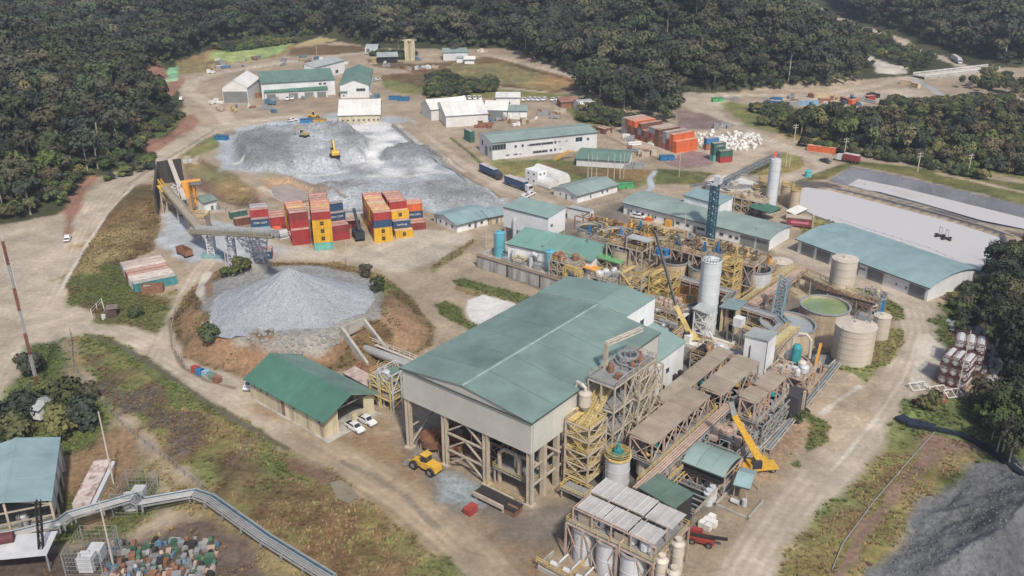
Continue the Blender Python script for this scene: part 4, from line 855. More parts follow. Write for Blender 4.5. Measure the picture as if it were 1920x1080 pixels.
# rear part behind, and the side annex
t = gt('mill_rear_hall', 'rear part of the mill hall with a lighter teal roof, narrower than the front', 'mill building', X0, Y1+.06)
rw = 24.5; ry = 12.6; tl2 = mat('light_teal_roof', (.225,.325,.295), .45, 0, .08, .15, wave=('Y', 2.0)); f = lambda x: HE+RM*(1-abs(2*x/LX-1))
for i in range(2):
    for (a, b) in ((-.4, LX/2), (LX/2, rw)):
        part('roof_panel', MB().prism([(a, f(a)+.25), (b, f(b)+.25), (b, f(b)+.45), (a, f(a)+.45)], ry*i/2+.04, ry*(i+1)/2-.04, 'y'), tl2, t)
part('wall', MB().prism([(0, 0), (rw, 0), (rw, f(rw)+.2), (LX/2, HE+RM+.2), (0, HE+.2)], .02, ry, 'y'), WHT, t)
window(t, 'E', rw, ry, ry*.55, 15.5, 1.8, 1.8)
t = gt('mill_side_annex', 'low white side annex with sage roof between the mill hall and brown-roofed sheds', 'annex', X0+rw+.05, Y1+.06)
aw = LX-rw-.05
part('wall', MB().prism([(0, 0), (aw, 0), (aw, 11.8), (0, 14.2)], .02, 12.6, 'y'), WHTW, t)
for i in range(2): part('roof_panel', MB().prism([(0, 14.25), (aw+.3, 11.8), (aw+.3, 12.0), (0, 14.45)], 6.4*i+.02, 6.4*(i+1)-.02, 'y'), tl2, t)
window(t, 'E', aw, 12.6, 5.0, 7.0, 1.6, 1.4)
for y in (1.6, 7.8, 10.2): part('vent_hood', MB().prism([(aw+.02, 5.2), (aw+.9, 5.0), (aw+.9, 4.2), (aw+.02, 3.8)], y, y+1.2, 'y'), DARK, t)

# ---------------------------------------------------------------- steel structures
def steel(x0, y0, x1, y1, zs, nx, ny, w=.28, br=True, seed=0):
    m = MB(); rnd = random.Random(seed)
    xs = [x0+(x1-x0)*i/nx for i in range(nx+1)]; ys = [y0+(y1-y0)*i/ny for i in range(ny+1)]
    for i, x in enumerate(xs):
        for j, y in enumerate(ys):
            if 0 < i < nx and 0 < j < ny: continue
            m.bar((x, y, 0), (x, y, zs[-1]), w)
    for z in zs:
        for y in (y0, y1): m.bar((x0, y, z), (x1, y, z), w*.8)
        for x in (x0, x1): m.bar((x, y0, z), (x, y1, z), w*.8)
        for x in xs[1:-1]: m.bar((x, y0, z), (x, y1, z), w*.6)
    if br:
        for k, z in enumerate(zs):
            zb = 0 if k == 0 else zs[k-1]
            for i in range(nx):
                if rnd.random() < .7:
                    for y in (y0, y1): m.bar((xs[i], y, zb), (xs[i+1], y, z), w*.6).bar((xs[i+1], y, zb), (xs[i], y, z), w*.6)
            for j in range(ny):
                if rnd.random() < .7:
                    for x in (x0, x1): m.bar((x, ys[j], zb), (x, ys[j+1], z), w*.6).bar((x, ys[j+1], zb), (x, ys[j], z), w*.6)
    return m
def stairs(m, mr, x, y, z0, z1, wd=1.2, ax='x', run=5.0):
    """a flight from z0 to z1 along +x or +y, or back if run < 0"""
    n = max(3, int(abs(z1-z0)/.4)); d = (lambda s: (x+s, y)) if ax == 'x' else (lambda s: (x, y+s))
    for i in range(n):
        s = run*(i+.5)/n; px, py = d(s); z = z0+(z1-z0)*(i+.5)/n
        m.box(px-(.15 if ax == 'x' else 0), py-(0 if ax == 'x' else .15), z-.05, px+(.15 if ax == 'x' else wd), py+(wd if ax == 'x' else .15), z+.03)
    for o in (0, wd):
        a = (x, y+o, z0) if ax == 'x' else (x+o, y, z0); b = (x+run, y+o, z1) if ax == 'x' else (x+o, y+run, z1)
        m.bar(a, b, .1, .3)
        for k in (1.05, .55): mr.bar((a[0], a[1], a[2]+k), (b[0], b[1], b[2]+k), .09)
        for i in range(5): q = Vector(a).lerp(Vector(b), i/4); mr.bar(q, q+Vector((0,0,1.05)), .09)
def stair_tower(t, w, d, zs, m=YEL, fm=BEI):
    part('steel_frame', steel(0, 0, w, d, zs, 1, 1, .3), fm, t); s = MB(); r = MB(); dk = MB()
    for i, z in enumerate(zs):
        zb = 0 if i == 0 else zs[i-1]
        if i % 2 == 0: stairs(s, r, 1.2, .2 if i % 4 == 0 else d-1.5, zb, z, 1.2, 'x', w-2.4)
        else: stairs(s, r, w-1.2, d-1.5 if i % 4 == 1 else .2, zb, z, 1.2, 'x', -(w-2.4))
        dk.box(0, 0, z-.08, 1.2, d, z).box(w-1.2, 0, z-.08, w, d, z)
        r.rail([(0, 0, z), (w, 0, z), (w, d, z), (0, d, z)], closed=True)
    part('stair_flight', s, m, t); part('landing', dk, m, t); part('handrail', r, m, t)
def platform(t, w, d, zs, nx, ny, fm=BEI, rm=YEL, seed=0, deck=GSTL, pipes=6, br=True, top=True):
    rnd = random.Random(seed); part('steel_frame', steel(0, 0, w, d, zs, nx, ny, .3, br, seed), fm, t)
    dk = MB(); r = MB()
    for z in zs if top else zs[:-1]:
        dk.box(.05, .05, z+.12, w-.05, d-.05, z+.2); r.rail([(0,0,z+.2),(w,0,z+.2),(w,d,z+.2),(0,d,z+.2)], closed=True)
    part('deck', dk, deck, t); part('handrail', r, rm, t)
    p = MB(); q = MB()
    for i in range(pipes):
        x, y = rnd.uniform(.5, w-.5), rnd.uniform(.5, d-.5); z = rnd.choice(zs)+rnd.uniform(.5, 1.8); rr = rnd.uniform(.1, .26); x2 = min(w, max(0, x+rnd.uniform(-6, 6))); y2 = min(d, max(0, y+rnd.uniform(-6, 6)))
        p.tube([(x,y,0),(x,y,z),(x2,y,z),(x2,y2,z),(x2,y2,z-1.5)], rr, 6)
        c = (rnd.uniform(1, w-1), rnd.uniform(1, d-1), rnd.choice(zs)+.2); s_ = rnd.uniform(.5, 1.1)
        if rnd.random() < .5: q.lathe([(s_*.7,0),(s_,.3),(s_,1.6),(s_*.6,2.0)], 10, c)
        else: q.box(c[0]-s_, c[1]-s_*.6, c[2], c[0]+s_, c[1]+s_*.6, c[2]+rnd.uniform(.7, 1.6))
    if pipes: part('pipework', p, rnd.choice([PIPEG, PINK, BEI]), t); part('machinery', q, rnd.choice([GSTL, RUST, GRYT, PINK, BEI]), t)
def tank(name, label, gx, gy, r, h, m, z=0.0, roof='open', water=None, cat='tank', group=None, seams=4, railm=None, ladder=True, n=36, domed=.6):
    t = gt(name, label, cat, gx, gy, z, group)
    prof = [(r,0),(r,h)]
    if roof == 'open':
        b = MB().lathe([(r,0),(r,h),(r-.25,h),(r-.25,.2)], n, (0,0,0), True, True); part('shell', b, m, t, True)
        part('rim', MB().ring(r-.3, r+.25, h-.1, h+.18, n), GSTL if railm is None else railm, t, True)
        if water is not None: part('liquid', MB().lathe([(r-.27,h-1.0),(r-.27,h-.7)], n), water, t)
    else:
        b = MB().lathe([(r,0),(r,h)], n); part('shell', b, m, t, True)
        part('roof', MB().lathe([(r+.12,h),(r+.12,h+.12),(r*.5,h+.12+domed*.6),(.6,h+.12+domed),(.6,h+.5+domed)], n), m, t, True)
    b = MB()
    for i in range(1, seams+1): b.ring(r-.02, r+.07, h*i/(seams+1)-.07, h*i/(seams+1)+.07, n)
    if seams: part('seam_band', b, m if m is not CRT else BEIT, t)
    if ladder:
        b = MB(); a = -1.9
        for o in (-.3, .3): b.bar(((r+.3)*math.cos(a)-o*math.sin(a), (r+.3)*math.sin(a)+o*math.cos(a), 0), ((r+.3)*math.cos(a)-o*math.sin(a), (r+.3)*math.sin(a)+o*math.cos(a), h+1), .1)
        for i in range(int(h/.6)): z_ = i*.6; b.bar(((r+.3)*math.cos(a)+.3*math.sin(a), (r+.3)*math.sin(a)-.3*math.cos(a), z_), ((r+.3)*math.cos(a)-.3*math.sin(a), (r+.3)*math.sin(a)+.3*math.cos(a), z_), .08)
        part('ladder', b, GSTL, t)
    if railm:
        b = MB(); pts = [((r-.1)*math.cos(2*math.pi*i/20), (r-.1)*math.sin(2*math.pi*i/20), h+.1) for i in range(20)]; b.rail(pts, 1.1, .09, 9, True); part('handrail', b, railm, t)
    return t
for gx, gy, w_, d_, h_ in ((2,14,8,14,5),(13,7,7,4,4),(24,12,7,10,6.5),(12,28,18,12,8),(3,32,6,10,7)):
    q = gt('mill_hall_equipment', 'dark equipment block inside the mill hall, %s' % {5:'left side',4:'front middle',6.5:'right side',8:'deep at the back',7:'back left'}[h_], 'equipment', X0+gx, Y0+gy); part('body', MB().box(0,0,0,w_,d_,h_*.7).box(w_*.2,d_*.1,h_*.7,w_*.7,d_*.8,h_), mat('grimy_dark', (.05,.05,.048), .8, 0, .3, 1), q); part('steel_frame', steel(-.4,-.4,w_+.4,d_+.4,[h_*.5,h_+1.4],2,2,.2,True,int(h_)), PINK, q); part('handrail', MB().rail([(0,0,h_),(w_,0,h_),(w_,d_,h_)],1.1,.1), YEL, q)
def watm(name, c, rough=.06): return mat(name, c, rough, 0, .12, .3)
WGRN = watm('green_water', (.20,.27,.13)); WGRY = watm('grey_slurry', (.34,.36,.37), .12); WDRK = watm('dark_water', (.03,.035,.035))
# ================================================================ flotation sheds
def shed_row(lb, x0, x1, y0, y1, z, npan, roofm=BRNR, seed=0, ncell=6, pipem=PIPEG, low=6.0):
    w, d = x1-x0, y1-y0
    t = gt('flotation_shed', lb, 'shed', x0, y0)
    for i in range(npan): part('roof_panel', MB().prism([(-.5, z), (w+.5, z-.35), (w+.5, z-.22), (-.5, z+.13)], d*i/npan+.05, d*(i+1)/npan-.05, 'y'), roofm, t)
    part('steel_frame', steel(0, 0, w, d, [low, z-.4], 1, max(2, int(d/4)), .3, True, seed), PINK, t)
    dk = MB().box(-.9, -.5, low+.1, w+1.1, d+.5, low+.2); part('deck', dk, GSTL, t)
    part('handrail', MB().rail([(-.9,-.5,low+.2),(w+1.1,-.5,low+.2),(w+1.1,d+.5,low+.2),(-.9,d+.5,low+.2)], 1.1, .1, 1.5, True), BEI, t)
    for i in range(ncell):
        y = d*(i+.5)/ncell; r = min(w*.42, d/ncell*.42)
        c = part('flotation_cell', MB().lathe([(r*.8,1.2),(r,2.2),(r,low-.1),(r+.12,low),(r+.12,low+.2)], 14, (w/2,y,0)), GRYT if seed % 2 else CRT, t)
        part('agitator_motor', MB().lathe([(.5,0),(.5,.9),(.3,1.0),(.3,2.1)], 8, (w/2,y,low+.2)).box(w/2-.9,y-.3,low+.25,w/2+.9,y+.3,low+.55), (YEL,TEALT,GSTL)[i % 3], c)
    p = MB(); rnd = random.Random(seed)
    for k in range(3): zz = 1.5+k*1.3; p.tube([(w+.7+.3*k, -1, zz), (w+.7+.3*k, d+1, zz)], .16+.05*(k % 2), 6)
    for k in range(ncell): y = d*(k+.3)/ncell; p.tube([(w/2, y, low-1.5), (w+1, y, low-1.5), (w+1, y, 1.4)], .2, 6)
    part('pipework', p, pipem, t); return t
shed_row('long brown-roofed flotation shed nearest the white annex, longest of the brown roofs', -79.2, -76.2, 148.5, 178.2, 11, 5, seed=1, ncell=7)
shed_row('broad brown-roofed flotation shed nearest the mill hall corner', -76.1, -71.2, 133.8, 157.2, 11, 3, seed=2, ncell=6)
shed_row('brown-roofed flotation shed in front of the tall white box tower', -73.8, -69.2, 158.8, 177.3, 11, 3, seed=3, ncell=5)
shed_row('small square brown-roofed shed behind the yellow crane boom', -65.5, -62.2, 160.2, 166.0, 11, 2, seed=4, ncell=2)
shed_row('small brown-roofed shed at the right end of the flotation rows', -65.2, -61.8, 166.8, 174.6, 11, 3, seed=5, ncell=2)
# gantry with pipes along the outer side
t = gt('pipe_gantry', 'dark pipe gantry with yellow handrails running along the outer flotation shed', 'pipe rack', -69.6, 126)
part('steel_frame', steel(0, 0, 2.2, 34, [3.4, 6.8], 1, 8, .26, True, 3), GSTL, t); p = MB()
for k in range(4): p.tube([(.3+.5*k, -2, 7.1), (.3+.5*k, 36, 7.1)], .2, 6)
for k in range(3): p.tube([(.4+.6*k, -2, 3.7), (.4+.6*k, 36, 3.7)], .22, 6)
part('pipe_bundle', p, PINK, t); part('handrail', MB().rail([(2.3,0,3.4),(2.3,34,3.4)],1.1,.13,1.7).rail([(-.1,0,6.8),(-.1,34,6.8)],1.1,.1,1.7).bar((2.5,-3,2.6),(2.5,34,2.6),.2).bar((2.9,-3,2.0),(2.9,34,2.0),.2), YEL, t)
t = gt('lower_gantry', 'low dark steel gantry full of pipes behind the yellow crane, under small brown roofs', 'platform', -69.5, 160.5); platform(t, 9.5, 14.5, [2.8, 5.6], 3, 4, GSTL, BEI, 11, DARK, 14, True, False)
t = gt('crusher_gantry', 'open dark steel bay with machinery between the flotation shed and the green canopy', 'platform', -68.2, 149.6); platform(t, 7.5, 10, [2.5, 4.6], 2, 3, GSTL, PINK, 15, DARK, 16, True, False)
# stair tower and cyclone structure beside the mill
t = gt('yellow_stair_tower', 'tall yellow stair tower beside the open corner of the mill hall', 'stair tower', -85.2, 124.6); stair_tower(t, 5.4, 6.0, [3, 6, 9, 12, 15], YEL, BEI)
t = gt('cyclone_structure', 'tall beige lattice structure with a ring of hydrocyclones on top beside the mill', 'structure', -85.6, 132.5)
platform(t, 6.2, 15.5, [5, 10, 15, 20.5], 2, 4, BEI, BEI, 21, GSTL, 12)
part('cyclone_ring', MB().ring(1.7, 2.2, 22.2, 22.6, 20, (2.6, 10.5, 0)).ring(2.4, 2.7, 21.2, 21.5, 20, (2.6, 10.5, 0)), GSTL, t)
for i in range(10):
    a = 2*math.pi*i/10; part('cyclone', MB().lathe([(.06,0),(.32,1.6),(.32,2.1)], 8, (2.6+1.95*math.cos(a), 10.5+1.95*math.sin(a), 20.6)), GSTL, t)
t = gt('steep_conveyor', 'pair of steep yellow inclined walkways climbing the beige structure by the mill', 'walkway', -84.6, 126.5)
m = MB(); r = MB()
for x in (0.4, 2.2): m.bar((x, 0, 11.5), (x, 11, 19.5), 1.1, .35); r.rail([(x-.55,0,11.6),(x-.55,11,19.6)],1.0,.11,1.2).rail([(x+.55,0,11.6),(x+.55,11,19.6)],1.0,.11,1.2)
for i in range(22): m.bar((-.1, i*.5, 11.8+i*.364), (2.8, i*.5, 11.8+i*.364), .12)
part('stringer', m, mat('pale_yellow_steel', (.50,.44,.24), .6, 0, .15, 1.0), t); part('handrail', r, YEL, t)
t = gt('dust_collector', 'beige cylindrical dust collector with curved pipes against the mill wall', 'dust collector', -84.2, 129.5, 15.2)
part('body', MB().lathe([(.3,0),(1.2,1.4),(1.2,3.8),(1.3,3.8),(1.3,4.1),(.5,4.4)], 16), CRT, t); part('duct', MB().tube([(0,0,4.4),(0,0,5.2),(-.8,0,5.7),(-2.2,.5,5.6),(-2.6,.6,4),(-2.6,.6,1)], .32, 8).tube([(-1,-.5,.6),(-2.2,-1.8,.2),(-2.8,-3,-1.2),(-2.9,-3.2,-6)], .3, 8), CRT, t)
t = gt('davit_crane', 'beige steel davit jib standing over the mill roof edge', 'jib crane', -85.2, 138.0, 20.6)
part('post', MB().box(-.35,-.35,0,.35,.35,5.8), BEI, t); part('jib', MB().lattice((0,0,5.6),(2.5,9.5,6.0),.7,8,.12), CRT, t)
t = gt('tall_beige_frame', 'open beige braced steel frame between the mill hall and the brown roofs', 'frame', -79.8, 139.5); part('column_frame', steel(0, 0, 1.8, 9.2, [5, 10, 15, 19.5], 1, 2, .3, True, 9), BEI, t); part('handrail', MB().rail([(0,0,10),(0,9.2,10)]).rail([(1.8,0,15),(1.8,9.2,15)]), BEI, t)
tank('grey_process_tank', 'pale grey tank with small platform on top beside the brown-roofed shed', -76.2, 129.6, 2.4, 8.2, GRYT, seams=2, n=24, railm=YEL)
q = gt('tank_top_platform', 'small green platform with yellow rails on top of the pale grey tank', 'platform', -77.8, 127.9, 8.5); part('deck', MB().box(0,0,0,3.2,3.2,.12), GREENR, q); part('handrail', MB().rail([(0,0,.1),(3.2,0,.1),(3.2,3.2,.1),(0,3.2,.1)],closed=True), YEL, q); part('gearbox', MB().box(1,1,.12,2.2,2.2,1.3).lathe([(.4,0),(.4,1.2)],8,(1.6,1.6,1.3)), TEALT, q)
t = gt('low_stair_platform', 'low curved yellow platform at the foot of the stair tower', 'platform', -83.5, 120.6); part('deck', MB().box(0,0,2.2,5.6,3.2,2.35), GSTL, t); part('handrail', MB().rail([(0,0,2.35),(5.6,0,2.35),(5.6,3.2,2.35),(0,3.2,2.35)],closed=True,w=.12), YEL, t); part('leg', MB().bar((.3,.3,0),(.3,.3,2.2),.2).bar((5.3,.3,0),(5.3,.3,2.2),.2).bar((5.3,2.9,0),(5.3,2.9,2.2),.2), BEI, t)
# ================================================================ bottom tank block with ribbed roofs
t = gt('tank_block_platform', 'yellow and beige platform over grey tanks at the bottom of the plant', 'platform', -72.8, 107.4)
platform(t, 17.4, 12.2, [7.6], 5, 3, PINK, YEL, 31, GSTL, 8, True)
part('roof_post', steel(.8, .9, 16.4, 11.2, [10.6], 4, 2, .22, False), PINK, t)
part('wall_panel', MB().box(1.6, 1.3, 7.9, 5, 1.4, 9.8).box(9, 1.3, 7.9, 12.4, 1.4, 9.4).box(3, 6.3, 7.9, 9, 6.4, 9.6), BRNR, t)
for lb, x0, y0, x1, y1 in (('largest ribbed pale roof of the bottom tank block, at its back', -72.2, 113.8, -61.2, 119.0), ('ribbed pale roof at the left front of the bottom tank block', -71.6, 108.6, -66.4, 113.0), ('middle front ribbed pale roof of the bottom tank block', -66.2, 108.6, -61.2, 113.0),
    ('right back pale roof of the bottom tank block', -60.9, 113.6, -55.6, 118.6), ('right front pale roof of the bottom tank block', -60.9, 108.4, -56.0, 112.6)):
    q = gt('ribbed_roof', lb, 'roof', x0, y0, 10.75, 'ribbed roofs of the bottom tank block'); w, d = x1-x0, y1-y0
    n = max(3, int(w/1.05))
    for i in range(n): part('roof_sheet', MB().prism([(w*i/n+.02,0),(w*(i+1)/n-.02,0),(w*(i+1)/n-.02,.08),(w*i/n+.18,.08),(w*i/n+.1,.16),(w*i/n+.02,.16)], 0, d, 'y'), LRIB, q)
    part('frame', MB().box(0,0,-.2,w,.15,-.02).box(0,d-.15,-.2,w,d,-.02), PINK, q)
for k, (x, y, r, h, lb) in enumerate(((-70, 109.6, 2.3, 7.0, 'leftmost grey tank under the ribbed roofs'), (-65, 109.4, 2.3, 7.0, 'middle grey tank under the ribbed roofs'), (-60, 109.2, 2.3, 7.0, 'rightmost big grey tank under the ribbed roofs'), (-70, 116, 2.3, 7, 'rear left grey tank under the largest ribbed roof'), (-64, 116, 2.3, 7, 'rear middle grey tank under the largest ribbed roof'))):
    tank('grey_process_tank', lb, x, y, r, h, GRYT, group='tanks of the bottom block', seams=1, ladder=False, n=24)
for (x, y, h, lb) in ((-54.9, 109.4, 7.5, 'slim pale column vessel at the front right of the bottom block'), (-54.2, 113.5, 8.6, 'slim pale column vessel at the back right of the bottom block'), (-53.0, 110.2, 5.5, 'short slim vessel right of the taller pale columns')):
    tank('column_vessel', lb, x, y, 1.05, h, CRT, roof='dome', group='column vessels', seams=3, n=16, domed=.7)
t = gt('bund_platform', 'low railed bund with pumps in front of the bottom tank block', 'platform', -75, 101.8)
part('bund_wall', MB().box(0,0,0,15,.3,.9).box(0,0,0,.3,5,.9).box(14.7,0,0,15,5,.9), CONCM, t); part('handrail', MB().rail([(0,0,1.6),(7,0,1.6),(7,4.5,1.6)],w=.12).rail([(8,0,1.6),(15,0,1.6)],w=.12), YEL, t)
p = MB()
for k in range(5): p.tube([(1.5+2.7*k,2.4,.6),(2.8+2.7*k,2.4,.6)],.55,10).tube([(2.8+2.7*k,2.4,.6),(3.2+2.7*k,2.4,1.6),(3.2+2.7*k,5,1.6)],.2,6)
part('pump', p, GRYT, t)
t = gt('side_pipe_frame', 'railed steel pipe frame right of the slim column vessels', 'platform', -52.4, 104.5); platform(t, 5.5, 8.5, [2.2], 2, 2, PINK, BEI, 41, DARK, 9)
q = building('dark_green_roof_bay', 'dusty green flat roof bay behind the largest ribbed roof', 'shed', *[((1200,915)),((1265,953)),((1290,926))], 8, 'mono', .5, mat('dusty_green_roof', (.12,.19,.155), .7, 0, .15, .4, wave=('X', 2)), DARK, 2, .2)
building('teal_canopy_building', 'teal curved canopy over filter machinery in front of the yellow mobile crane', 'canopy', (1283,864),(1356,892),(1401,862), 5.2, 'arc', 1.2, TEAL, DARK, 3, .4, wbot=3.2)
t = gt('canopy_machinery_frame', 'steel frame with machinery beneath the teal curved canopy', 'frame', -67.3, 140.7); part('steel_frame', steel(0,0,8.6,7.6,[2.4,4.9],3,2,.24,True,5), PINK, t); m = MB()
for i in range(5): m.box(.8+1.6*i,1,.1,1.9+1.6*i,6.5,1.9)
part('filter_unit', m, GSTL, t)
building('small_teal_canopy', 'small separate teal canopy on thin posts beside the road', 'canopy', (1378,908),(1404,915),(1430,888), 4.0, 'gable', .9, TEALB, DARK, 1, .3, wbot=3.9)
t = gt('canopy_post_frame', 'thin beige posts and pump skid under the small teal canopy', 'frame', -56.8, 141.2); part('post', MB().bar((0,0,0),(0,0,3.9),.16).bar((2.6,0,0),(2.6,0,3.9),.16).bar((2.6,5.8,0),(2.6,5.8,3.9),.16).bar((0,5.8,0),(0,5.8,3.9),.16), BEI, t); part('bund_wall', MB().box(-2,-4,0,5,-3.7,.5).box(4.7,-4,0,5,3,.5).box(-2,-4,0,-1.7,3,.5), CONCM, t); part('pump', MB().tube([(0,-1,.6),(1.6,-1,.6)],.5).lathe([(.5,0),(.5,1.5)],10,(2.5,-.5,0)), GRYT, t)
t = gt('pump_bay', 'dark pump bay with parallel grey beams left of the teal canopy', 'platform', -68.5, 129.4); m = MB()
for k in range(7): m.bar((0.5,k*1.5,2.2+.1*(k%2)),(9,k*1.5,2.2+.1*(k%2)),.25)
for k in range(4): m.bar((.5+2.8*k,0,0),(.5+2.8*k,0,2.4),.25).bar((.5+2.8*k,9.5,0),(.5+2.8*k,9.5,2.4),.25)
part('beam', m, GSTL, t); part('filter_press', MB().box(1,1,.1,8,4,1.6).box(1,5.5,.1,8,8.5,1.6), DARK, t); part('handrail', MB().rail([(0,-.5,2.4),(9.5,-.5,2.4),(9.5,10,2.4)],w=.1), BEI, t)
# ================================================================ central plant
tank('lime_silo', 'tall white silo with conical base and ring seams standing in the plant centre', *G(1322,622,0)[:2], 2.65, 20.6, GRYT if False else mat('silo_white', (.62,.65,.66), .45, 0, .06, .3, streak=1), roof='dome', seams=6, n=40, domed=.5, railm=GSTL)
g0 = G(1312,640,0); t = gt('silo_support_tower', 'dust-covered pale hopper frame with a small blue-grey roof below the white silo', 'frame', g0.x-1.5, g0.y-1.5)
part('steel_frame', steel(0,0,3.6,3.4,[3,6,9],1,1,.3), DUST, t); part('hopper', MB().lathe([(.5,2),(1.5,4.5),(1.5,8.5)],4,(1.8,1.7,0)), DUST, t); part('roof', MB().prism([(-.5,9.6),(4.1,9.2),(4.1,9.35),(-.5,9.75)],-.5,3.9,'y'), GREYR, t); part('chute', MB().tube([(2,2,6),(4.6,3.4,.3)],.35,6).tube([(1,2,5),(-1.4,-.5,.3)],.3,6), DUST, t)
t = gt('lime_dust_pad', 'pale dusty concrete pad around the foot of the white silo', 'pad', g0.x-5, g0.y-5); part('slab', MB().box(0,0,0,13,9,.35), DUST, t); part('kerb', MB().box(0,0,.35,13,.3,1.0).box(12.7,.3,.35,13,9,1.0), DUST, t)
g1 = G(1375,622,0); t = gt('tilted_box_shelter', 'pale shed with a light blue-grey sloping roof between the silo and thickener', 'shed', g1.x-3.2, g1.y-2); part('wall', MB().box(0,0,0,.3,6,7).box(3.9,.3,0,4.2,6,7.6).box(.3,5.7,0,3.9,6,7.2), CREAM, t); part('roof_panel', MB().prism([(-.5,7.1),(4.6,7.6),(4.6,7.8),(-.5,7.3)],-.6,6.5,'y'), TEALB, t); part('inner_column', MB().box(.8,1,0,1.6,2,6.9), PINK, t)
tank('teal_tank', 'teal tank ringed by an orange-yellow cage beside the white silo', *G(1286,577,3)[:2], 3.0, 5.6, TEALT, seams=0, n=28)
g2 = G(1286,577,3); t = gt('tank_cage', 'orange-yellow rail cage around the top of the teal tank', 'cage', g2.x, g2.y, 5.6); m = MB()
for k in range(5): m.ring(3.05, 3.2, .2+.55*k, .32+.55*k, 20)
for k in range(10): a = k*.628; m.bar((3.12*math.cos(a),3.12*math.sin(a),0),(3.12*math.cos(a),3.12*math.sin(a),2.7),.14)
part('cage_bar', m, ORG, t)
# leach tanks
LT = [(-148,226.6,4.0,11,'front'), (-139.5,229.6,4.2,10.5,'second'), (-130.6,219.5,4.2,11,'third'), (-114.8,221,4.2,10,'fourth'), (-106.2,222,4.1,10,'fifth'), (-99.6,224.8,4.0,10,'sixth'), (-92.6,228.6,3.7,10.4,'last'), (-124,232,4,10,'x'), (-112,234,4,10,'y')]
LTL = ['beige leach tank at the left end of the row behind the teal-roofed shed', 'pale leach tank with dark top beside the leftmost leach tank', 'rust-stained leach tank behind the bright green canopy', 'wide tan leach tank left of the white silo behind the crane boom', 'leach tank half hidden just left of the white silo', 'leach tank just right of the white silo under the rusty deck', 'pale grey leach tank right of the tall yellow scaffold tower', 'tan leach tank under the yellow decks in the back row, left one', 'tan leach tank under the yellow decks in the back row, right one']
for (x, y, r, h, _), lb in zip(LT, LTL): tank('leach_tank', lb, x, y, r, h, GRYT if 'pale grey' in lb else BEIT, water=WDRK, group='leach tanks', seams=4, n=32)
# decks over the leach tanks: rows of agitators
def deckblock(lb, x, y, w, d, z, seed, fm=BEI, rm=YEL, nx=3, ny=2, pipes=14):
    t = gt('tank_top_deck', lb, 'platform', x, y, 0); rnd = random.Random(seed)
    part('steel_frame', steel(0, 0, w, d, [z*.5, z-.3], nx, ny, .34, True, seed), fm, t)
    part('deck', MB().box(0, 0, z-.12, w, d, z), PINK, t); part('handrail', MB().rail([(0,0,z),(w,0,z),(w,d,z),(0,d,z)], 1.15, .13, 1.6, True).rail([(0,d*.5,z),(w,d*.5,z)],1.15,.12,1.6), rm, t)
    b = MB()
    for i in range(nx*2):
        xx = w*(i+rnd.uniform(.2, .8))/(nx*2); hh = rnd.uniform(1.4, 3.2); y0_ = rnd.uniform(0, d*.5); y1_ = y0_+rnd.uniform(d*.3, d*.5)
        b.bar((xx, y0_, z), (xx, y0_, z+hh), .26).bar((xx, y1_, z), (xx, y1_, z+hh), .26).bar((xx, y0_, z+hh), (xx, y1_, z+hh), .26)
        if rnd.random() < .45: x2 = min(w, xx+rnd.uniform(2, 5)); b.bar((xx, y0_, z+hh), (x2, y0_, z+hh), .24).bar((x2, y0_, z), (x2, y0_, z+hh), .24)
    for i in range(6): q_ = (rnd.uniform(.8, w-.8), rnd.uniform(.8, d-.8), z); s_ = rnd.uniform(.4, .9); b.box(q_[0]-s_, q_[1]-s_*.7, z, q_[0]+s_, q_[1]+s_*.7, z+rnd.uniform(.6, 1.8)); part('upper_beam', b, rnd.choice([BEI, YEL, PINK]), t)
    for i in range(nx+1):
        xx, yy = w*(i+.5)/(nx+1), d*rnd.uniform(.3, .7)
        part('agitator', MB().box(xx-1.3, yy-.35, z+.3, xx+1.3, yy+.35, z+.8).lathe([(.55,.8),(.55,1.8),(.35,1.9),(.35,3.2)], 10, (xx,yy,z)), rnd.choice([ORG, YEL, GSTL, RUST, BLUP]), t)
    p = MB(); q = MB()
    for i in range(pipes):
        xx, yy = rnd.uniform(0, w), rnd.uniform(0, d); zz = z+rnd.uniform(.3, 2.2); dx = rnd.uniform(-5, 5); dy = rnd.uniform(-3, 3); (p if i % 2 else q).tube([(xx,yy,z-2),(xx,yy,zz),(xx+dx,yy,zz),(xx+dx,yy+dy,zz),(xx+dx,yy+dy,z-3)], rnd.uniform(.1,.22), 6)
    part('pipework', p, BEI, t); part('slurry_pipe', q, rnd.choice([PINK, GSTL, RUST]), t)
deckblock('yellow-railed deck on the leach tanks above the bright green canopy', -134.5, 215.5, 12, 9, 12.4, 51, nx=3)
deckblock('dense rusty deck over the leach tanks left of the white silo', -120.5, 222.5, 14, 9, 12.6, 52, PINK, YEL, 4)
deckblock('rusty deck over the leach tanks behind the top of the white silo', -106, 224, 14, 8, 12.8, 53, PINK, BEI, 4)
deckblock('far yellow deck over the leach tanks near the long laboratory', -122, 235, 16, 8, 8, 54, BEI, YEL, 4)
deckblock('yellow pipe deck between the white box building and the leach tanks', -155, 232, 13, 7.5, 8.4, 55, BEI, ORG, 3)
deckblock('crowded beige deck behind the leftmost leach tanks', -143, 238, 15, 7, 7.5, 56, BEI, YEL, 4)
deckblock('low yellow deck near the parked white pickup by the laboratory', -104, 238, 10, 7, 6.5, 57, PINK, YEL, 3)
deckblock('beige pipe deck between the leach tanks and teal-roofed shed', -146, 219.5, 10, 6, 10.2, 58, GSTL, BEI, 3, 1)
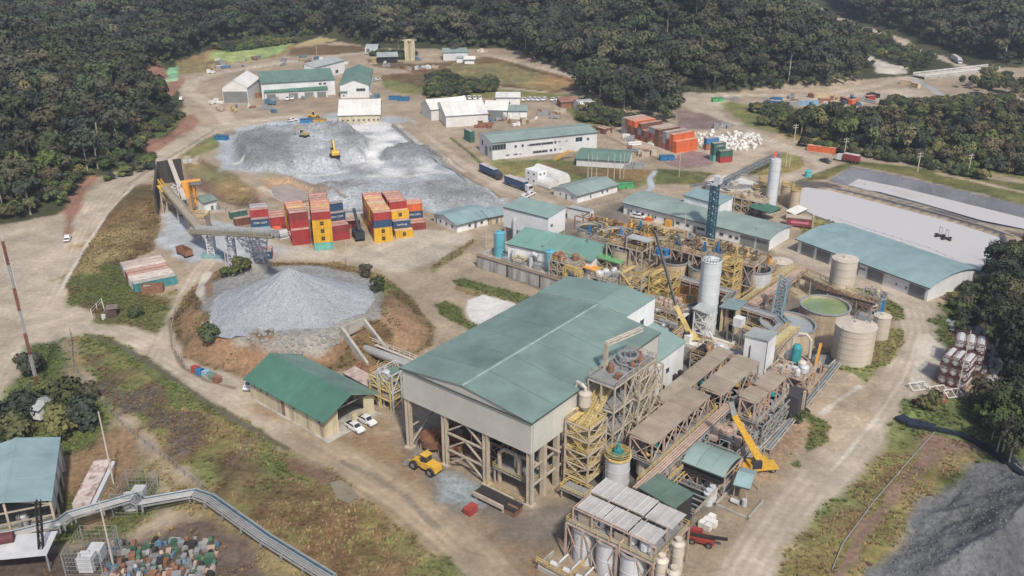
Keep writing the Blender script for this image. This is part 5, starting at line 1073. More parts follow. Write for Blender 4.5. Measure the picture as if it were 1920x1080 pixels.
# front structures
t = gt('yellow_stair_block', 'large yellow stair block rising behind the mill roof left of the crane boom', 'stair block', -122.6, 204.4); stair_tower(t, 6.8, 6.4, [3.2, 6.4, 9.6], YEL, BEI); part('cross_brace', MB().bar((0,-.2,3.4),(6.8,-.2,9.6),.35).bar((0,-.2,9.6),(6.8,-.2,3.4),.3), YEL, t)
t = gt('yellow_stair_block', 'second yellow stair block joined to the right of the first behind the mill roof', 'stair block', -115.2, 207.5); stair_tower(t, 6.2, 6.4, [3.2, 6.4, 9.6], YEL, YEL)
t = gt('yellow_scaffold_tower', 'tall narrow yellow scaffold tower right of the white silo', 'tower', -99.9, 218.6); stair_tower(t, 4.6, 4.6, [3, 6, 9, 12, 14.4], YEL, YEL)
t = gt('green_canopy', 'bright green canopy on beige steel legs behind the mill roof', 'canopy', -137.2, 213.2); part('steel_frame', steel(0,0,9,4.4,[3.8,7.6],2,1,.34), BEI, t)
for i in range(3): part('roof_panel', MB().prism([(3*i+.05,7.9),(3*i+2.95,7.9),(3*i+2.95,8.05),(3*i+.05,8.05)],-.4,4.8,'y'), mat('bright_green_sheet', (.13,.36,.16), .5, 0, .2, .5), t)
t = gt('grey_canopy', 'flat blue-grey canopy on the tank decks left of the crane boom', 'canopy', -127.5, 214.5, 12.4); part('roof_panel', MB().box(0,0,3.4,7.2,3.6,3.55), GREYR, t); part('post', MB().bar((.2,.2,0),(.2,.2,3.4),.2).bar((7,.2,0),(7,.2,3.4),.2).bar((7,3.4,0),(7,3.4,3.4),.2), BEI, t)
t = gt('blue_machinery', 'bright blue pump set on the deck beside the crane boom', 'pump', -117.4, 216.2, 12.6); part('casing', MB().lathe([(.9,0),(.9,1.3)],10,(0,0,0)).lathe([(.7,0),(.7,1.6)],10,(2.1,.4,0)), BLUP, t); part('base', MB().box(-1.2,-1,-.3,3.2,1.2,0), GSTL, t); part('motor', MB().tube([(-.8,0,1.6),(2.8,.5,1.6)],.5), BLUP, t)
t = gt('flat_roof_kiosk', 'small kiosk with an orange-brown flat roof in front of the green canopy', 'kiosk', -137.6, 207.4, 2.5); part('wall', MB().box(1.2,1,0,3.4,3,3.6), WHTW, t); part('roof', MB().box(0,0,3.6,5,3.4,3.75), ORG, t); part('handrail', MB().rail([(0,-.6,1.2),(6,-.6,1.2),(6,4,1.2)]), BEI, t)
t = gt('lower_platform', 'beige low platform maze right of the retaining wall behind the mill roof', 'platform', -146.5, 203.2, 2.5); platform(t, 9, 5.6, [2.4,5.2], 3, 2, BEI, YEL, 61, GSTL, 10)
t = gt('lower_platform', 'beige low platform with a brown canopy between the kiosk and yellow stairs', 'platform', -132, 203.5, 0); platform(t, 8.6, 6.8, [3,6], 3, 2, BEI, YEL, 62, GSTL, 14)
t = gt('pipe_jungle', 'tangle of yellow handrails and pipes between the yellow stairs and teal tank', 'platform', -113.2, 198.2, 0); platform(t, 12, 7.5, [2.6,5.0], 4, 2, PINK, YEL, 63, GSTL, 20)
t = gt('pipe_jungle', 'tangle of pipes and rails between the mill annex and the yellow crane', 'platform', -104.5, 184.5, 0); platform(t, 8, 9, [2.6,4.6], 3, 3, PINK, YEL, 64, DARK, 20)
t = gt('sump_platform', 'yellow-railed sump area between the brown roofs and the white silo', 'platform', -88.5, 182.5, 0); platform(t, 12, 8, [2.4,4.4], 4, 2, BEI, YEL, 65, DARK, 18)
t = gt('pipe_deck', 'orange-yellow pipe deck left of the white box tower', 'platform', -82.5, 178.8, 0); platform(t, 7.5, 4.8, [4,8], 2, 1, YEL, ORG, 66, GSTL, 12)
# pipe racks
def rack(lb, pts, z, w=2.4, n=5, r=.22, pm=PIPEG, fm=PINK, rail=None, group='pipe racks', z2=None):
    g0 = pts[0]; t = gt('pipe_rack', lb, 'pipe rack', g0[0], g0[1], 0, group)
    P_ = [Vector((p[0]-g0[0], p[1]-g0[1], z if len(p) < 3 else p[2])) for p in pts]; f = MB()
    def off(d_, dz=0):
        out = []
        for i, p in enumerate(P_):
            a = (P_[i]-P_[i-1]) if i else (P_[1]-P_[0]); b = (P_[i+1]-P_[i]) if i < len(P_)-1 else a
            a = Vector((a.x, a.y, 0)).normalized(); b = Vector((b.x, b.y, 0)).normalized(); na = Vector((-a.y, a.x, 0)); nb = Vector((-b.y, b.x, 0)); m_ = (na+nb); m_ = m_/max(.3, m_.length_squared/2)*1.0
            out.append(p+m_*d_+Vector((0, 0, dz)))
        return out
    for k in range(n):
        m = MB(); o = off(-w/2+.3+(w-.6)*k/(n-1)); m.tube(o, r*(1 if k % 2 else .8), 7); part('pipe', m, pm if k != n-2 else (DBLU if pm is PIPEG else pm), t)
    if z2:
        m = MB()
        for k in range(n-1): m.tube(off(-w/2+.5+(w-1)*k/(n-2), -z2), r*.8, 6)
        part('lower_pipes', m, PINK, t)
    for a, b in zip(P_[:-1], P_[1:]):
        L = (b-a).length; q = max(1, int(L/5)); d_ = (b-a).normalized(); nn = Vector((-d_.y, d_.x, 0)).normalized()*(w/2)
        for i in range(q+1):
            c = a.lerp(b, i/q)
            for s in (-1, 1): f.bar((c.x+nn.x*s, c.y+nn.y*s, 0), (c.x+nn.x*s, c.y+nn.y*s, c.z-.2), .26)
            f.bar(c-nn-Vector((0,0,.3)), c+nn-Vector((0,0,.3)), .26)
            if i < q: e = a.lerp(b, (i+1)/q); f.bar(c+nn-Vector((0,0,.3)), e+nn-Vector((0,0,.3+1.8)), .16)
        for s in (-1, 1): f.bar(a+nn*s-Vector((0,0,.35)), b+nn*s-Vector((0,0,.35)), .24)
    part('support_frame', f, fm, t)
    if rail: 
        m = MB()
        for s in (-w/2-.2, w/2+.2): m.rail(off(s), 1.1, .12, 1.8)
        part('handrail', m, rail, t)
    return t
rack('dark multi-pipe rack passing behind the white silo then turning toward the thickeners', [(-119,217.2),(-94.2,216.8),(-93.2,210.4),(-78.6,209.6),(-75.6,206.5),(-75.2,194)], 7, 2.6, 6, .24, PIPEG, PINK, None, z2=1.6)
rack('yellow-railed walkway rack right of the scaffold tower', [(-90.6,212.5),(-89.8,229),(-88.6,246)], 6.2, 2.2, 4, .16, mat('pale_yellow_steel',(.50,.44,.24)), BEI, YEL)
rack('pinkish pipe rack running toward the yellow walkway by the small flat tank', [(-87,213),(-86.2,246.5)], 7, 2.4, 5, .2, PINK, PINK, None, z2=2)
rack('beige pipe rack crossing in front of the tall beige tank', [(-88,247),(-76,242),(-62,236.5)], 5.2, 2.4, 5, .2, BEI, BEI, YEL, z2=1.6)
rack('yellow pipe bundle rack leading down to the teal pump platform', [(-72.4,206),(-72.6,192)], 7.4, 2.6, 6, .2, mat('pale_yellow_steel',(.50,.44,.24)), BEI, YEL)
rack('grey pipe rack along the outer kerb below the big cream tank', [(-58.2,160),(-59.8,200),(-60.2,206)], 1.5, 1.3, 4, .12, PIPEG, CONCM, None)
rack('grey pipes running beside the mobile crane to the white silo', [(-108,198.5),(-100.5,205.2),(-97,205.6)], 5, 3.4, 6, .28, PIPEG, GSTL, None)
rack('yellow-railed pipe rack below the tilted shed', [(-88,203.2),(-76.5,200.4)], 5.4, 2, 4, .16, mat('pale_yellow_steel',(.50,.44,.24)), BEI, YEL)
# thickeners and tanks on the right
tank('thickener', 'round thickener tank with green water beside the tall beige tank', -72.0, 226.4, 6.45, 6, BEIT, water=WGRN, seams=2, n=56, group='thickeners')
tank('thickener', 'round thickener with grey water crossed by pipe racks, left of the green one', -75.4, 209.8, 6.9, 6, BEIT, water=WGRY, seams=2, n=56, group='thickeners')
tank('storage_tank', 'big cream domed storage tank on the grass island by the road', -59.3, 212.6, 4.9, 9.4, CRT, roof='dome', seams=5, n=48, domed=.7)
tank('small_domed_tank', 'small cream domed tank just behind the big cream tank', -57.6, 228.8, 2.15, 6.2, CRT, roof='dome', seams=2, n=28, domed=.3)
tank('tall_tank', 'tall cream tank in front of the roller doors of the warehouse', -74.2, 244.6, 3.5, 13, CRT, roof='dome', seams=5, n=40, domed=.3)
tank('small_open_tank', 'low cream flat tank right of the leach tanks', *G(1466,490,4)[:2], 3.2, 4, CRT, roof='dome', seams=1, n=30, domed=.3)
g = G(1645,560,4); tank('blue_tank', 'bright blue tank with steel platform beside the green thickener', g.x, g.y, 2.2, 4.6, BLUP, seams=0, n=24, railm=GSTL)
t = gt('blue_tank_platform', 'dark steel platform and pipes around the bright blue tank', 'platform', g.x-4.4, g.y-2.4); platform(t, 6, 5, [2.6,5.2], 2, 2, GSTL, GSTL, 71, DARK, 8, True, False)
t = gt('tank_roof_machinery', 'dark valve cluster on the top edge of the big cream tank', 'machinery', -59.0, 215.6, 9.9); part('body', MB().box(-.9,-.7,0,.9,.7,1.4).lathe([(.4,0),(.4,1.1)],8,(1.6,.4,0)), GSTL, t); part('handrail', MB().rail([(-1.6,-1.2,0),(2.4,-1.2,0),(2.4,1.4,0),(-1.6,1.4,0)],closed=True), GSTL, t)
t = gt('blue_lattice_truss', 'leaning grey-blue lattice truss tower over the grey-water thickener', 'truss tower', -79.2, 211.6); part('lattice', MB().lattice((0,0,6),(-1.2,5.2,15.5),2.4,7,.26).lattice((0,0,6),(4,-3,5.6),2,4,.2), mat('blue_grey_steel', (.16,.24,.28), .5, 0, .15), t); part('side_column', MB().bar((-1.6,.2,0),(-2.2,4.2,14),.5).bar((.2,-1,0),(.6,3,8),.3), GSTL, t)
t = gt('thickener_bridge', 'dark walkway bridge crossing from the green thickener to the blue tank', 'walkway', -77.5, 233.8); part('deck', MB().box(0,0,6.2,16,1.1,6.35), DARK, t); part('handrail', MB().rail([(0,0,6.35),(16,0,6.35)],w=.12).rail([(0,1.1,6.35),(16,1.1,6.35)],w=.12), RUST, t); part('leg', MB().bar((1,.5,0),(1,.5,6.2),.3).bar((15,.5,0),(15,.5,6.2),.3).bar((8,.5,0),(8,.5,6.2),.3), GSTL, t)
# white box tower, teal pump platform
t = gt('white_box_tower', 'tall narrow white clad tower with grey roof at the end of the brown sheds', 'tower', -74, 179.6); part('wall', MB().box(0,0,0,5.4,5,14.9), WHTW, t); part('roof_panel', MB().prism([(-.3,14.9),(5.7,15.3),(5.7,15.5),(-.3,15.1)],-.3,5.3,'y'), GREYR, t); part('pipe', MB().tube([(1.6,-.2,5.5),(1.6,-.2,13)],.1,6).tube([(1,-.25,5.6),(5.4,-.25,5.4),(7.5,-.3,5.2)],.14,6), DARK, t); part('corner_trim', MB().box(5.36,-.05,0,5.46,.05,14.9), TRIM, t)
t = gt('teal_pump_platform', 'crowded platform with a tall teal vessel and curved pipe above the brown sheds', 'platform', -67.4, 180.2); platform(t, 7.8, 11, [3.6,7.8], 2, 3, PINK, BEI, 81, PINK, 12); part('vessel', MB().lathe([(.8,0),(1.1,.4),(1.1,4.2),(.8,4.8),(.3,5.0)],16,(3.2,6.5,8)), TEALT, t); part('gooseneck_pipe', MB().tube([(1.2,8.5,6),(1.4,8.5,13.2),(2.4,8.7,14.6),(4,9,14.8),(5.2,9.2,13.6),(5.4,9.2,9)],.35,10), CRT, t); part('orange_chute', MB().bar((7.3,7.5,5.2),(7.3,9.8,13.2),.8,.4), ORG, t); part('drum', MB().lathe([(.9,0),(.9,1.8),(.5,2.2)],14,(5.4,4.8,8)), CRT, t)
t = gt('dark_water_pit', 'sunken dark water bund at the foot of the green-water thickener', 'pond', -68.5, 203.5); part('wall', MB().box(0,0,0,7,.4,.8).box(6.6,.4,0,7,10,.8), CONCM, t); part('water', MB().box(.05,.45,.05,6.55,10,.3), WDRK, t)
t = gt('concrete_settling_bay', 'dark silo-like concrete bay at the right end of the flotation block', 'bay', -61.2, 174.5); part('wall', MB().box(0,0,0,3.2,5,6.5), mat('black_tarp', (.05,.05,.055), .8), t); part('column', MB().box(-.6,-.6,0,0,0,8).box(3.2,2,0,3.7,2.6,7.5), BEI, t)
t = gt('low_bund_wall', 'long low concrete kerb with pipes in front of the flotation block', 'wall', -60.6, 146); part('wall', MB().box(0,0,0,.5,27,.9), CONCM, t); part('pipe', MB().tube([(.9,0,1.1),(.9,27,1.1)],.16).tube([(1.3,0,.9),(1.3,27,.9)],.12), CONCM, t)
# ================================================================ retaining wall block on the left
t = gt('containment_block', 'long stained concrete containment wall carrying the blue tanks', 'retaining wall', -171.5, 199.5)
for i in range(4): part('wall', MB().box(.02+12.3*i,0,0,12.3*(i+1)-.25,.6,4.1), CONCS, t); part('buttress', MB().box(12.3*(i+1)-.24,-.25,0,12.3*(i+1)+.01,.6,4.0), DARK, t)
part('wall', MB().box(0,.6,0,.6,32,4.1), CONCS, t); part('coping', MB().box(-.1,-.35,4.1,49.3,.75,4.3), mat('stained_coping', (.27,.20,.13), .8), t); part('floor_slab', MB().box(.6,.6,0,49,32,2.4), CONCM, t); part('handrail', MB().rail([(0,.2,4.3),(49,.2,4.3)],1.0,.1,2.2), BEI, t)
bt, L_, W_ = building('teal_shed', 'bright teal mono-pitch shed standing behind the stained containment wall', 'shed', (952,457),(1109,490),(1118,463), 5.6, 'mono', 1.6, mat('bright_teal_roof', (.19,.345,.29), .45, 0, .1, .2, wave=('X', 2)), WHTW, 5, .4, z0=2.4)
bt, L_, W_ = building('raised_white_hall', 'tall white windowless hall with a teal roof raised on short columns', 'building', (944,388),(1028,409),(1073,397), 13, 'mono', .8, TEAL, WHT, 4, .2, z0=0, wbot=6.3, wins=[('E',.2,9.5,1.2,1)])
for x in (.4, L_/3, 2*L_/3, L_-.4):
    for y in (.4, W_-.4): part('column', MB().box(x-.25,y-.25,0,x+.25,y+.25,6.4), BEI, bt)
part('silo_duct', MB().tube([(L_*.28,-.6,2),(L_*.28,-.6,9.5),(L_*.28,-.3,10.3)],.65,12), GRYT, bt)
for (u, v, r, h, lb) in ((937,488,1.7,7.6,'light blue tall tank at the left end of the containment wall'), (1032,514,1.65,5.9,'light blue tank with ladder plates near the middle of the containment wall')):
    g = G(u, v-12, 3); tank('blue_process_tank', lb, g.x, g.y, r, h, BLUT, z=2.4, roof='dome', seams=1, n=28, domed=.3, group='light blue tanks')
t = gt('skid_machinery', 'row of ducts and fans with a yellow frame between the two light blue tanks', 'machinery', -165, 202.5, 2.4); part('duct', MB().tube([(4,2,1),(4,2,4.5)],.6,12).tube([(10,3,0),(10,3,3.6),(11,3,4.6),(12.6,3,4.2)],.7,12), GRYT, t); part('skid', MB().box(0,1,0,3,3.4,1.3).box(5,1.5,0,8.6,3.6,1.1).box(11.5,2,0,14,4,1.9), GSTL, t); part('pipework', MB().tube([(-2,4,2.2),(16,4,2.2)],.16).tube([(-2,3.4,1.5),(14,3.4,1.5),(17,3.4,.4)],.14), PIPEG, t); part('yellow_frame', MB().rail([(5,.6,1.6),(8.6,.6,1.6),(8.6,3,1.6),(5,3,1.6)],closed=True,w=.14), YEL, t)
t = gt('yellow_gate_frame', 'yellow lattice gate frame at the right end of the containment block', 'frame', -139, 200.8, 2.4); part('frame', MB().lattice((0,0,0),(0,0,6),.9,6,.16).lattice((5,0,0),(5,0,6),.9,6,.16).lattice((0,0,6),(5,0,6),.9,6,.16), YEL, t)
# far thickener with its bridge
g = G(1377,345,4); tank('far_thickener', 'large white-rimmed thickener at the back of the plant', g.x, g.y, 10.6, 4, CRT, water=mat('white_foam', (.62,.62,.60), .5), seams=0, n=64, railm=CRT, ladder=False)
t = gt('thickener_truss_bridge', 'long grey truss bridge over the large white-rimmed thickener', 'bridge', g.x-13, g.y-6); a = G(1330,358,4); b = G(1462,292,4); 
m = MB().lattice((0,0,5.0),(b.x-a.x,b.y-a.y,5.0),1.5,22,.2); part('truss', m, mat('slate_steel', (.23,.26,.29), .5, .2, .15), t)
c_, s_ = math.cos(RZ), math.sin(RZ); t.location = (a.x*c_-a.y*s_, a.x*s_+a.y*c_, 0); part('leg', MB().bar((.5,.5,0),(.5,.5,4.4),.4).bar((b.x-a.x,b.y-a.y,0),(b.x-a.x,b.y-a.y,4.4),.4), GSTL, t)
t = gt('foam_troughs', 'dark launder troughs and pale pipes inside the large white-rimmed thickener', 'machinery', g.x, g.y, 3.4); m = MB()
for k in range(7): m.bar((-4+1.1*k,-7+.4*k,.2),(1+1.1*k,2+.4*k,.3),.35)
part('trough', m, GSTL, t); part('feed_well', MB().ring(1.2,1.6,0,1.4,20), CRT, t); part('scum_baffle', MB().bar((-7,-3,.1),(2,-8,.1),1.4,.2).bar((-5,2,.1),(-1,-4,.1),.9,.2), DARK, t)
p = P(1331, 452); t = thing('lattice_mast', 'dark blue lattice crane mast rising beside the long laboratory roof', 'crane mast', (p.x, p.y, 0), RZ); part('mast', MB().lattice((0,0,0),(0,0,19.5),2.1,16,.26), DBLU, t); part('head', MB().box(-1.2,-1.2,19.5,1.2,1.2,20.2).box(-.2,-1,20.2,1.9,1.2,22.6), GRYT, t); part('jib', MB().lattice((0,0,20.6),(-8,-2,18.0),.6,9,.12), mat('slate_steel', (.23,.26,.29)), t)
p = P(1443, 398); t = thing('tall_white_silo', 'tall slim white silo with an orange flag on top behind the laboratory', 'silo', (p.x, p.y, 0), 0); part('shell', MB().lathe([(1.95,0),(1.95,19.4),(1.8,19.4),(1.8,19.9)],28), mat('silo_white',(.62,.65,.66)), t, True)
b = MB(); [b.ring(1.9,2.02,19*i/6-.06,19*i/6+.06,28) for i in range(1,6)]; part('seam_band', b, CRT, t); part('flag', MB().bar((0,0,19.8),(0,0,22.6),.1).box(-.9,0,20.6,.1,.12,22.4), mat('orange_flag', (.75,.13,.04), .6), t); part('vent_pipe', MB().tube([(2.1,-.3,0),(2.1,-.3,19)],.12,6), GSTL, t)
for (u, v, r, h, lb) in ((1421,387,2.5,7.5,'tan tank left of the tall slim white silo'), (1432,376,2.6,8,'tan tank behind the tall slim white silo'), (1473,380,2.3,7,'tan tank directly right of the tall slim white silo'), (1488,392,1.9,7.5,'cream slim tank at the right end of the tan tanks')):
    p = G(u, v, 0); tank('reagent_tank', lb, p.x, p.y, r, h, BEIT if 'tan' in lb else CRT, group='reagent tanks by the tall silo', railm=YEL, seams=1, n=24, ladder=False)
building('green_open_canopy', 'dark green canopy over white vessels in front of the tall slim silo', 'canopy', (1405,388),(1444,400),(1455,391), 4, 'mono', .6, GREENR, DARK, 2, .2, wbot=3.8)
t = thing('canopy_vessels', 'row of white vessels and posts under the dark green canopy', 'vessels', tuple(P(1408,397)), -.3); part('vessel', MB().lathe([(1.3,0),(1.3,2.6),(.8,3)],14,(2,0,0)).lathe([(1.3,0),(1.3,2.6),(.8,3)],14,(6,0,0)), GRYT, t); part('post', MB().bar((0,-1,0),(0,-1,3.8),.25).bar((4,-1.3,0),(4,-1.3,3.8),.25).bar((9,-1.6,0),(9,-1.6,3.8),.25), CRT, t)
building('white_lean_shed', 'small shed with white sloping roof right of the tan tanks by the pond', 'shed', (1490,402),(1512,392),(1503,386), 3, 'mono', .5, WTENT, CREAM, 1, .4)
t = thing('red_trailer', 'dark red trailer cabin with pale frame below the white-roofed shed', 'trailer', tuple(P(1473,425)), -.32); part('body', MB().box(0,0,.6,8.5,3,3.4), mat('maroon_panel', (.22,.06,.07), .6), t); part('frame', MB().box(8.5,-.1,.2,9,3.1,4.2).box(-.3,-.1,3.4,9,3.1,3.7), BEI, t); part('stripe', MB().box(1.5,-.06,1.6,7.5,0,2.4), mat('pink_sign', (.6,.2,.25), .6), t)
t = gt('yellow_pipe_stand', 'stack of parallel yellow-brown pipe racks left of the tan tanks', 'pipe rack', *G(1362,392,0)[:2]); platform(t, 14, 8, [2.5,5], 5, 2, BEI, YEL, 91, BEI, 16)
# a couple of white sheet roofs, boxes
for (u, v, z, w, d, lb, m) in ((1275,588,4,4,5,'white sheet roof beside the mobile crane and the silo pipes',WTENT), (1253,608,3,2.4,2.0,'small white electrical cabinet left of the mobile crane',WHTW), (1387,595,8,2.4,2.2,'white cubicle on the pipe rack right of the tilted shed',WHTW), (1291,628,2.6,1.6,1.6,'small white box beside the base of the mobile crane',WHTW)):
    g = G(u, v, z); t = gt('equipment_cabinet', lb, 'cabinet', g.x-w/2, g.y-d/2, z-2.4); part('body', MB().box(0,0,0 if w < 3 else 2.2,w,d,2.4), m, t); part('stand', MB().bar((.3,.3,-z+2.4),(.3,.3,2.2),.2).bar((w-.3,d-.3,-z+2.4),(w-.3,d-.3,2.2),.2).bar((w-.3,.3,-z+2.4),(w-.3,.3,2.2),.2), GSTL, t)
# ================================================================ water, ore, conveyor
def sheet(name, pts, z, m, kind='structure', z0=0):
    w_ = W(pts, z); me = MB(); me.v = [(x, y, z) for x, y in w_]; me.f = [tuple(range(len(w_)))]
    import bmesh
    o = link(name, me.mesh(name, m)); bm = bmesh.new(); bm.from_mesh(o.data); bmesh.ops.triangulate(bm, faces=bm.faces); 
    for f in bm.faces:
        if f.normal.z < 0: f.normal_flip()
    bm.to_mesh(o.data); bm.free(); o['kind'] = kind; return o
SKYPALE = bpy.data.materials.new('sky_pale_water'); SKYPALE.use_nodes = True; _b = SKYPALE.node_tree.nodes['Principled BSDF']; _b.inputs['Base Color'].default_value = (.56,.54,.52,1); _b.inputs['Roughness'].default_value = .03; _b.inputs['IOR'].default_value = 1.45  # pale base colour stands in for the sky's reflection on the ponds
sheet('pond_water', [(1470,374),(1482,355),(1510,345),(1560,352),(1700,387),(1800,414),(1876,439),(1882,456),(1868,490),(1835,508),(1788,494),(1700,460),(1598,430),(1526,404)], -.75, SKYPALE)
sheet('lined_pond_water', [(1560,345),(1600,318),(1700,338),(1800,362),(1925,392),(2090,432),(2090,470),(1925,430),(1840,413),(1740,384),(1650,360)], -2.7, SKYPALE)
sheet('muddy_pond_water', [(505,350),(540,342),(580,352),(590,372),(550,383),(515,378)], -2.15, mat('muddy_water', (.36,.30,.24), .2, 0, .15, .3))
sheet('puddle', [(618,905),(640,900),(660,915),(672,930),(655,945),(632,935)], .16, mat('puddle_water', (.24,.21,.15), .12, 0, .1, .3))
# cone of crushed ore
zc = 5.3; pc = P(548, 570, zc); hc = HT(548, 568, 500, zc)
def cone():
    n, k = 140, 46; m = MB(); R = 22.5
    for j in range(k+1):
        t_ = j/k
        for i in range(n):
            a = 2*math.pi*i/n; rr = R*(1+.12*math.sin(2*a+1)+.06*math.sin(5*a))*t_
            x, y = rr*math.cos(a), rr*math.sin(a)*.92
            m.v.append((x, y, hc*(1-t_)**1.42*1.0))
    v = np.array(m.v); nz_ = fbm(v[:,0]+pc.x, v[:,1]+pc.y, 1.3, 3, 2)*.55+fbm(v[:,0], v[:,1], 5, 3, 4)*.7; r_ = np.hypot(v[:,0], v[:,1]); ang = np.arctan2(v[:,1], v[:,0])
    v[:,2] += nz_*np.minimum(1, r_/3)+ .16*np.sin(ang*17+3*np.sin(ang*3))*np.minimum(1, r_/5)*(1-r_/22); v[:,2] = np.where(r_ > R*.97, v[:,2]-.6, v[:,2])
    m.v = [tuple(q) for q in v]
    for j in range(k):
        for i in range(n): a = j*n+i; b = j*n+(i+1) % n; m.f.append((a, a+n, b+n, b))
    return m
orem = mat('crushed_ore', (.27,.29,.31), .95, 0, .28, 2.2, bump=1.0, bsc=4.0)
cn = link('crushed_ore_pile', cone().mesh('crushed_ore_pile', orem, False), None, (pc.x, pc.y, zc)); tag(cn, 'tall grey cone of crushed ore heaped beneath the conveyor head', 'ore pile', kind='stuff')
# overland conveyor gallery: through the two supports, discharging over the cone
def above(u, vg, v, z=0): p = P(u, vg, z); p.z = z+HT(u, vg, v, z); return p
cB = above(546, 566, 437, zc); cA = above(399, 482, 431, 0); d = (cB-cA); cL = cA-d*.26; cE = cA+d*.90
t = thing('ore_conveyor', 'long covered silver conveyor gallery ending above the cone of crushed ore', 'conveyor', tuple(cL)); q = cE-cL
part('tube_cover', MB().tube([(0,0,0),tuple(q)], 1.2, 16), mat('silver_cover', (.50,.49,.46), .45, .3, .12, .4), t, True)
m = MB(); n = 22
for i in range(n+1): c = q*(i/n); m.tube([c-q.normalized()*.08, c+q.normalized()*.08], 1.29, 16)
part('cover_hoop', m, GSTL, t); dd = q.normalized(); side = Vector((dd.y, -dd.x, 0)).normalized()
part('walkway', MB().bar(side*1.6-Vector((0,0,.9)), q+side*1.6-Vector((0,0,.9)), .9, .15).bar(-Vector((0,0,1.4)), q-Vector((0,0,1.4)), 1.8, .3), mat('dusty_yellow', (.36,.33,.22), .7, 0, .2, 1), t)
part('handrail', MB().rail([side*2.05-Vector((0,0,.9)), q+side*2.05-Vector((0,0,.9))], 1.1, .12, 1.5), mat('dusty_yellow', (.36,.33,.22)), t)
e = cB-cE; part('discharge_head', MB().bar(q, q+e*1.0, 2.2, 1.8).bar(q+e*.7+Vector((0,0,-1.4)), q+e*1.05-Vector((0,0,1.4)), 2.6, .3), GRYT, t); part('head_rail', MB().rail([q+e*.2+side*1.5-Vector((0,0,1)), q+e*1.1+side*1.5-Vector((0,0,1)), q+e*1.1-side*1.5-Vector((0,0,1))], 1.2, .12), CRT, t)
part('orange_flag', MB().bar(q+e*.8+Vector((0,0,1)), q+e*.8+Vector((0,0,2.6)), .1).box(q.x+e.x*.6-1.8,q.y+e.y*.6,q.z+2.0,q.x+e.x*.6+.2,q.y+e.y*.6+.1,q.z+2.9), mat('orange_flag', (.75,.13,.04), .6), t)
# its supports
pf = P(491, 512, 4.5); top = cA+d*.60-Vector((0,0,1.7))
t = thing('conveyor_tower', 'flared white lattice tower on a concrete block holding the conveyor gallery', 'tower', (pf.x, pf.y, 2.5)); part('concrete_base', MB().box(-2.2,-1.9,0,2.2,1.9,5.6), CONCM, t); m = MB()
T = top-Vector((pf.x, pf.y, 2.5)); ax = d.normalized()*1; ay = Vector((-ax.y, ax.x, 0)).normalized()
lo = [Vector((-1.5,-1.4,5.6)), Vector((1.5,-1.4,5.6)), Vector((1.5,1.4,5.6)), Vector((-1.5,1.4,5.6))]
axh = Vector((ax.x, ax.y, 0)).normalized(); hi = [T+axh*s*7+ay*k*1.8-Vector((0,0,0)) for s, k in ((-1,-1),(1,-1),(1,1),(-1,1))]
for v_ in hi: v_.z = T.z+ (1 if (v_-T).dot(axh) > 0 else -1)*7*ax.z
for i in range(4):
    j = (i+1) % 4; m.bar(lo[i], hi[i], .34); N_ = 4
    for k in range(N_):
        a0, a1 = lo[i].lerp(hi[i], k/N_), lo[i].lerp(hi[i], (k+1)/N_); b0, b1 = lo[j].lerp(hi[j], k/N_), lo[j].lerp(hi[j], (k+1)/N_)
        m.bar(a0, b1, .16).bar(b0, a1, .16).bar(a1, b1, .2)
    m.bar(lo[i], hi[i].lerp(hi[(i+2) % 4], .33), .22)
part('lattice', m, GRYT, t)
for k, (s, lb) in enumerate(((.0, 'slim white lattice trestle on a blue-grey foot under the conveyor'), (.30, 'thin lattice trestle behind the flared conveyor tower'))):
    g = cA+d*s; zg = 0; t = thing('conveyor_trestle', lb, 'trestle', (g.x, g.y, 0), 0, 'conveyor trestles'); part('lattice', MB().lattice((0,0,1),(0,0,g.z-1.9),2.0,7,.24), GRYT, t); part('foot', MB().box(-3.4,-1.4,-.4,3.4,1.4,1.2), mat('bluegreen_foot', (.19,.32,.33), .6), t)
# crusher station
pc2 = P(348, 412); t = thing('crusher_station', 'dusty crusher station with yellow platforms below a dark retaining wall', 'crusher', (pc2.x, pc2.y, 0), math.atan2(cL.y-cB.y, cL.x-cB.x)*0+.55)
t.rotation_euler = (0, 0, 0); rz_ = 0
cw = thing('crusher_wall', 'tall dark timber-faced retaining wall behind the crusher station', 'retaining wall', tuple(P(296, 402)), 0)
a = P(292, 408)-P(296, 402); b = P(300, 345)-P(296, 402); c = P(345, 338)-P(296, 402); dm = mat('dark_timber', (.055,.05,.045), .9, 0, .4, .8, streak=1)
for i in range(6): u0 = b*(.15*i); u1 = b*(.15*i+.14); part('wall_panel', MB().bar(u0+Vector((0,0,4.5)), u1+Vector((0,0,4.5)), .8, 9), dm, cw)
for i in range(5): u0 = b.lerp(c, i/5); u1 = b.lerp(c, (i+.96)/5); part('wall_panel', MB().bar(u0+Vector((0,0,4.5)), u1+Vector((0,0,4.5)), .8, 9), dm, cw)
def rel(u, v, z): p = P(u, v, z); return p-Vector((pc2.x, pc2.y, 0))
part('feed_belt', MB().bar(rel(308,352,9), rel(372,428,7), 2.4, .5).bar(rel(308,352,8), rel(372,428,6), .4, 1.6), mat('dusty_belt', (.33,.29,.24), .8, 0, .2, 1), t)
part('upper_belt', MB().bar(rel(318,300,10), rel(345,372,9), 1.6, 1.0), CRT, t)
part('handrail', MB().rail([rel(303,354,9.3), rel(366,430,7.3)], 1.2, .16, 1.6).rail([rel(314,350,9.3), rel(378,424,7.3)], 1.2, .16, 1.6), mat('dusty_yellow', (.36,.33,.22)), t)
m = MB()
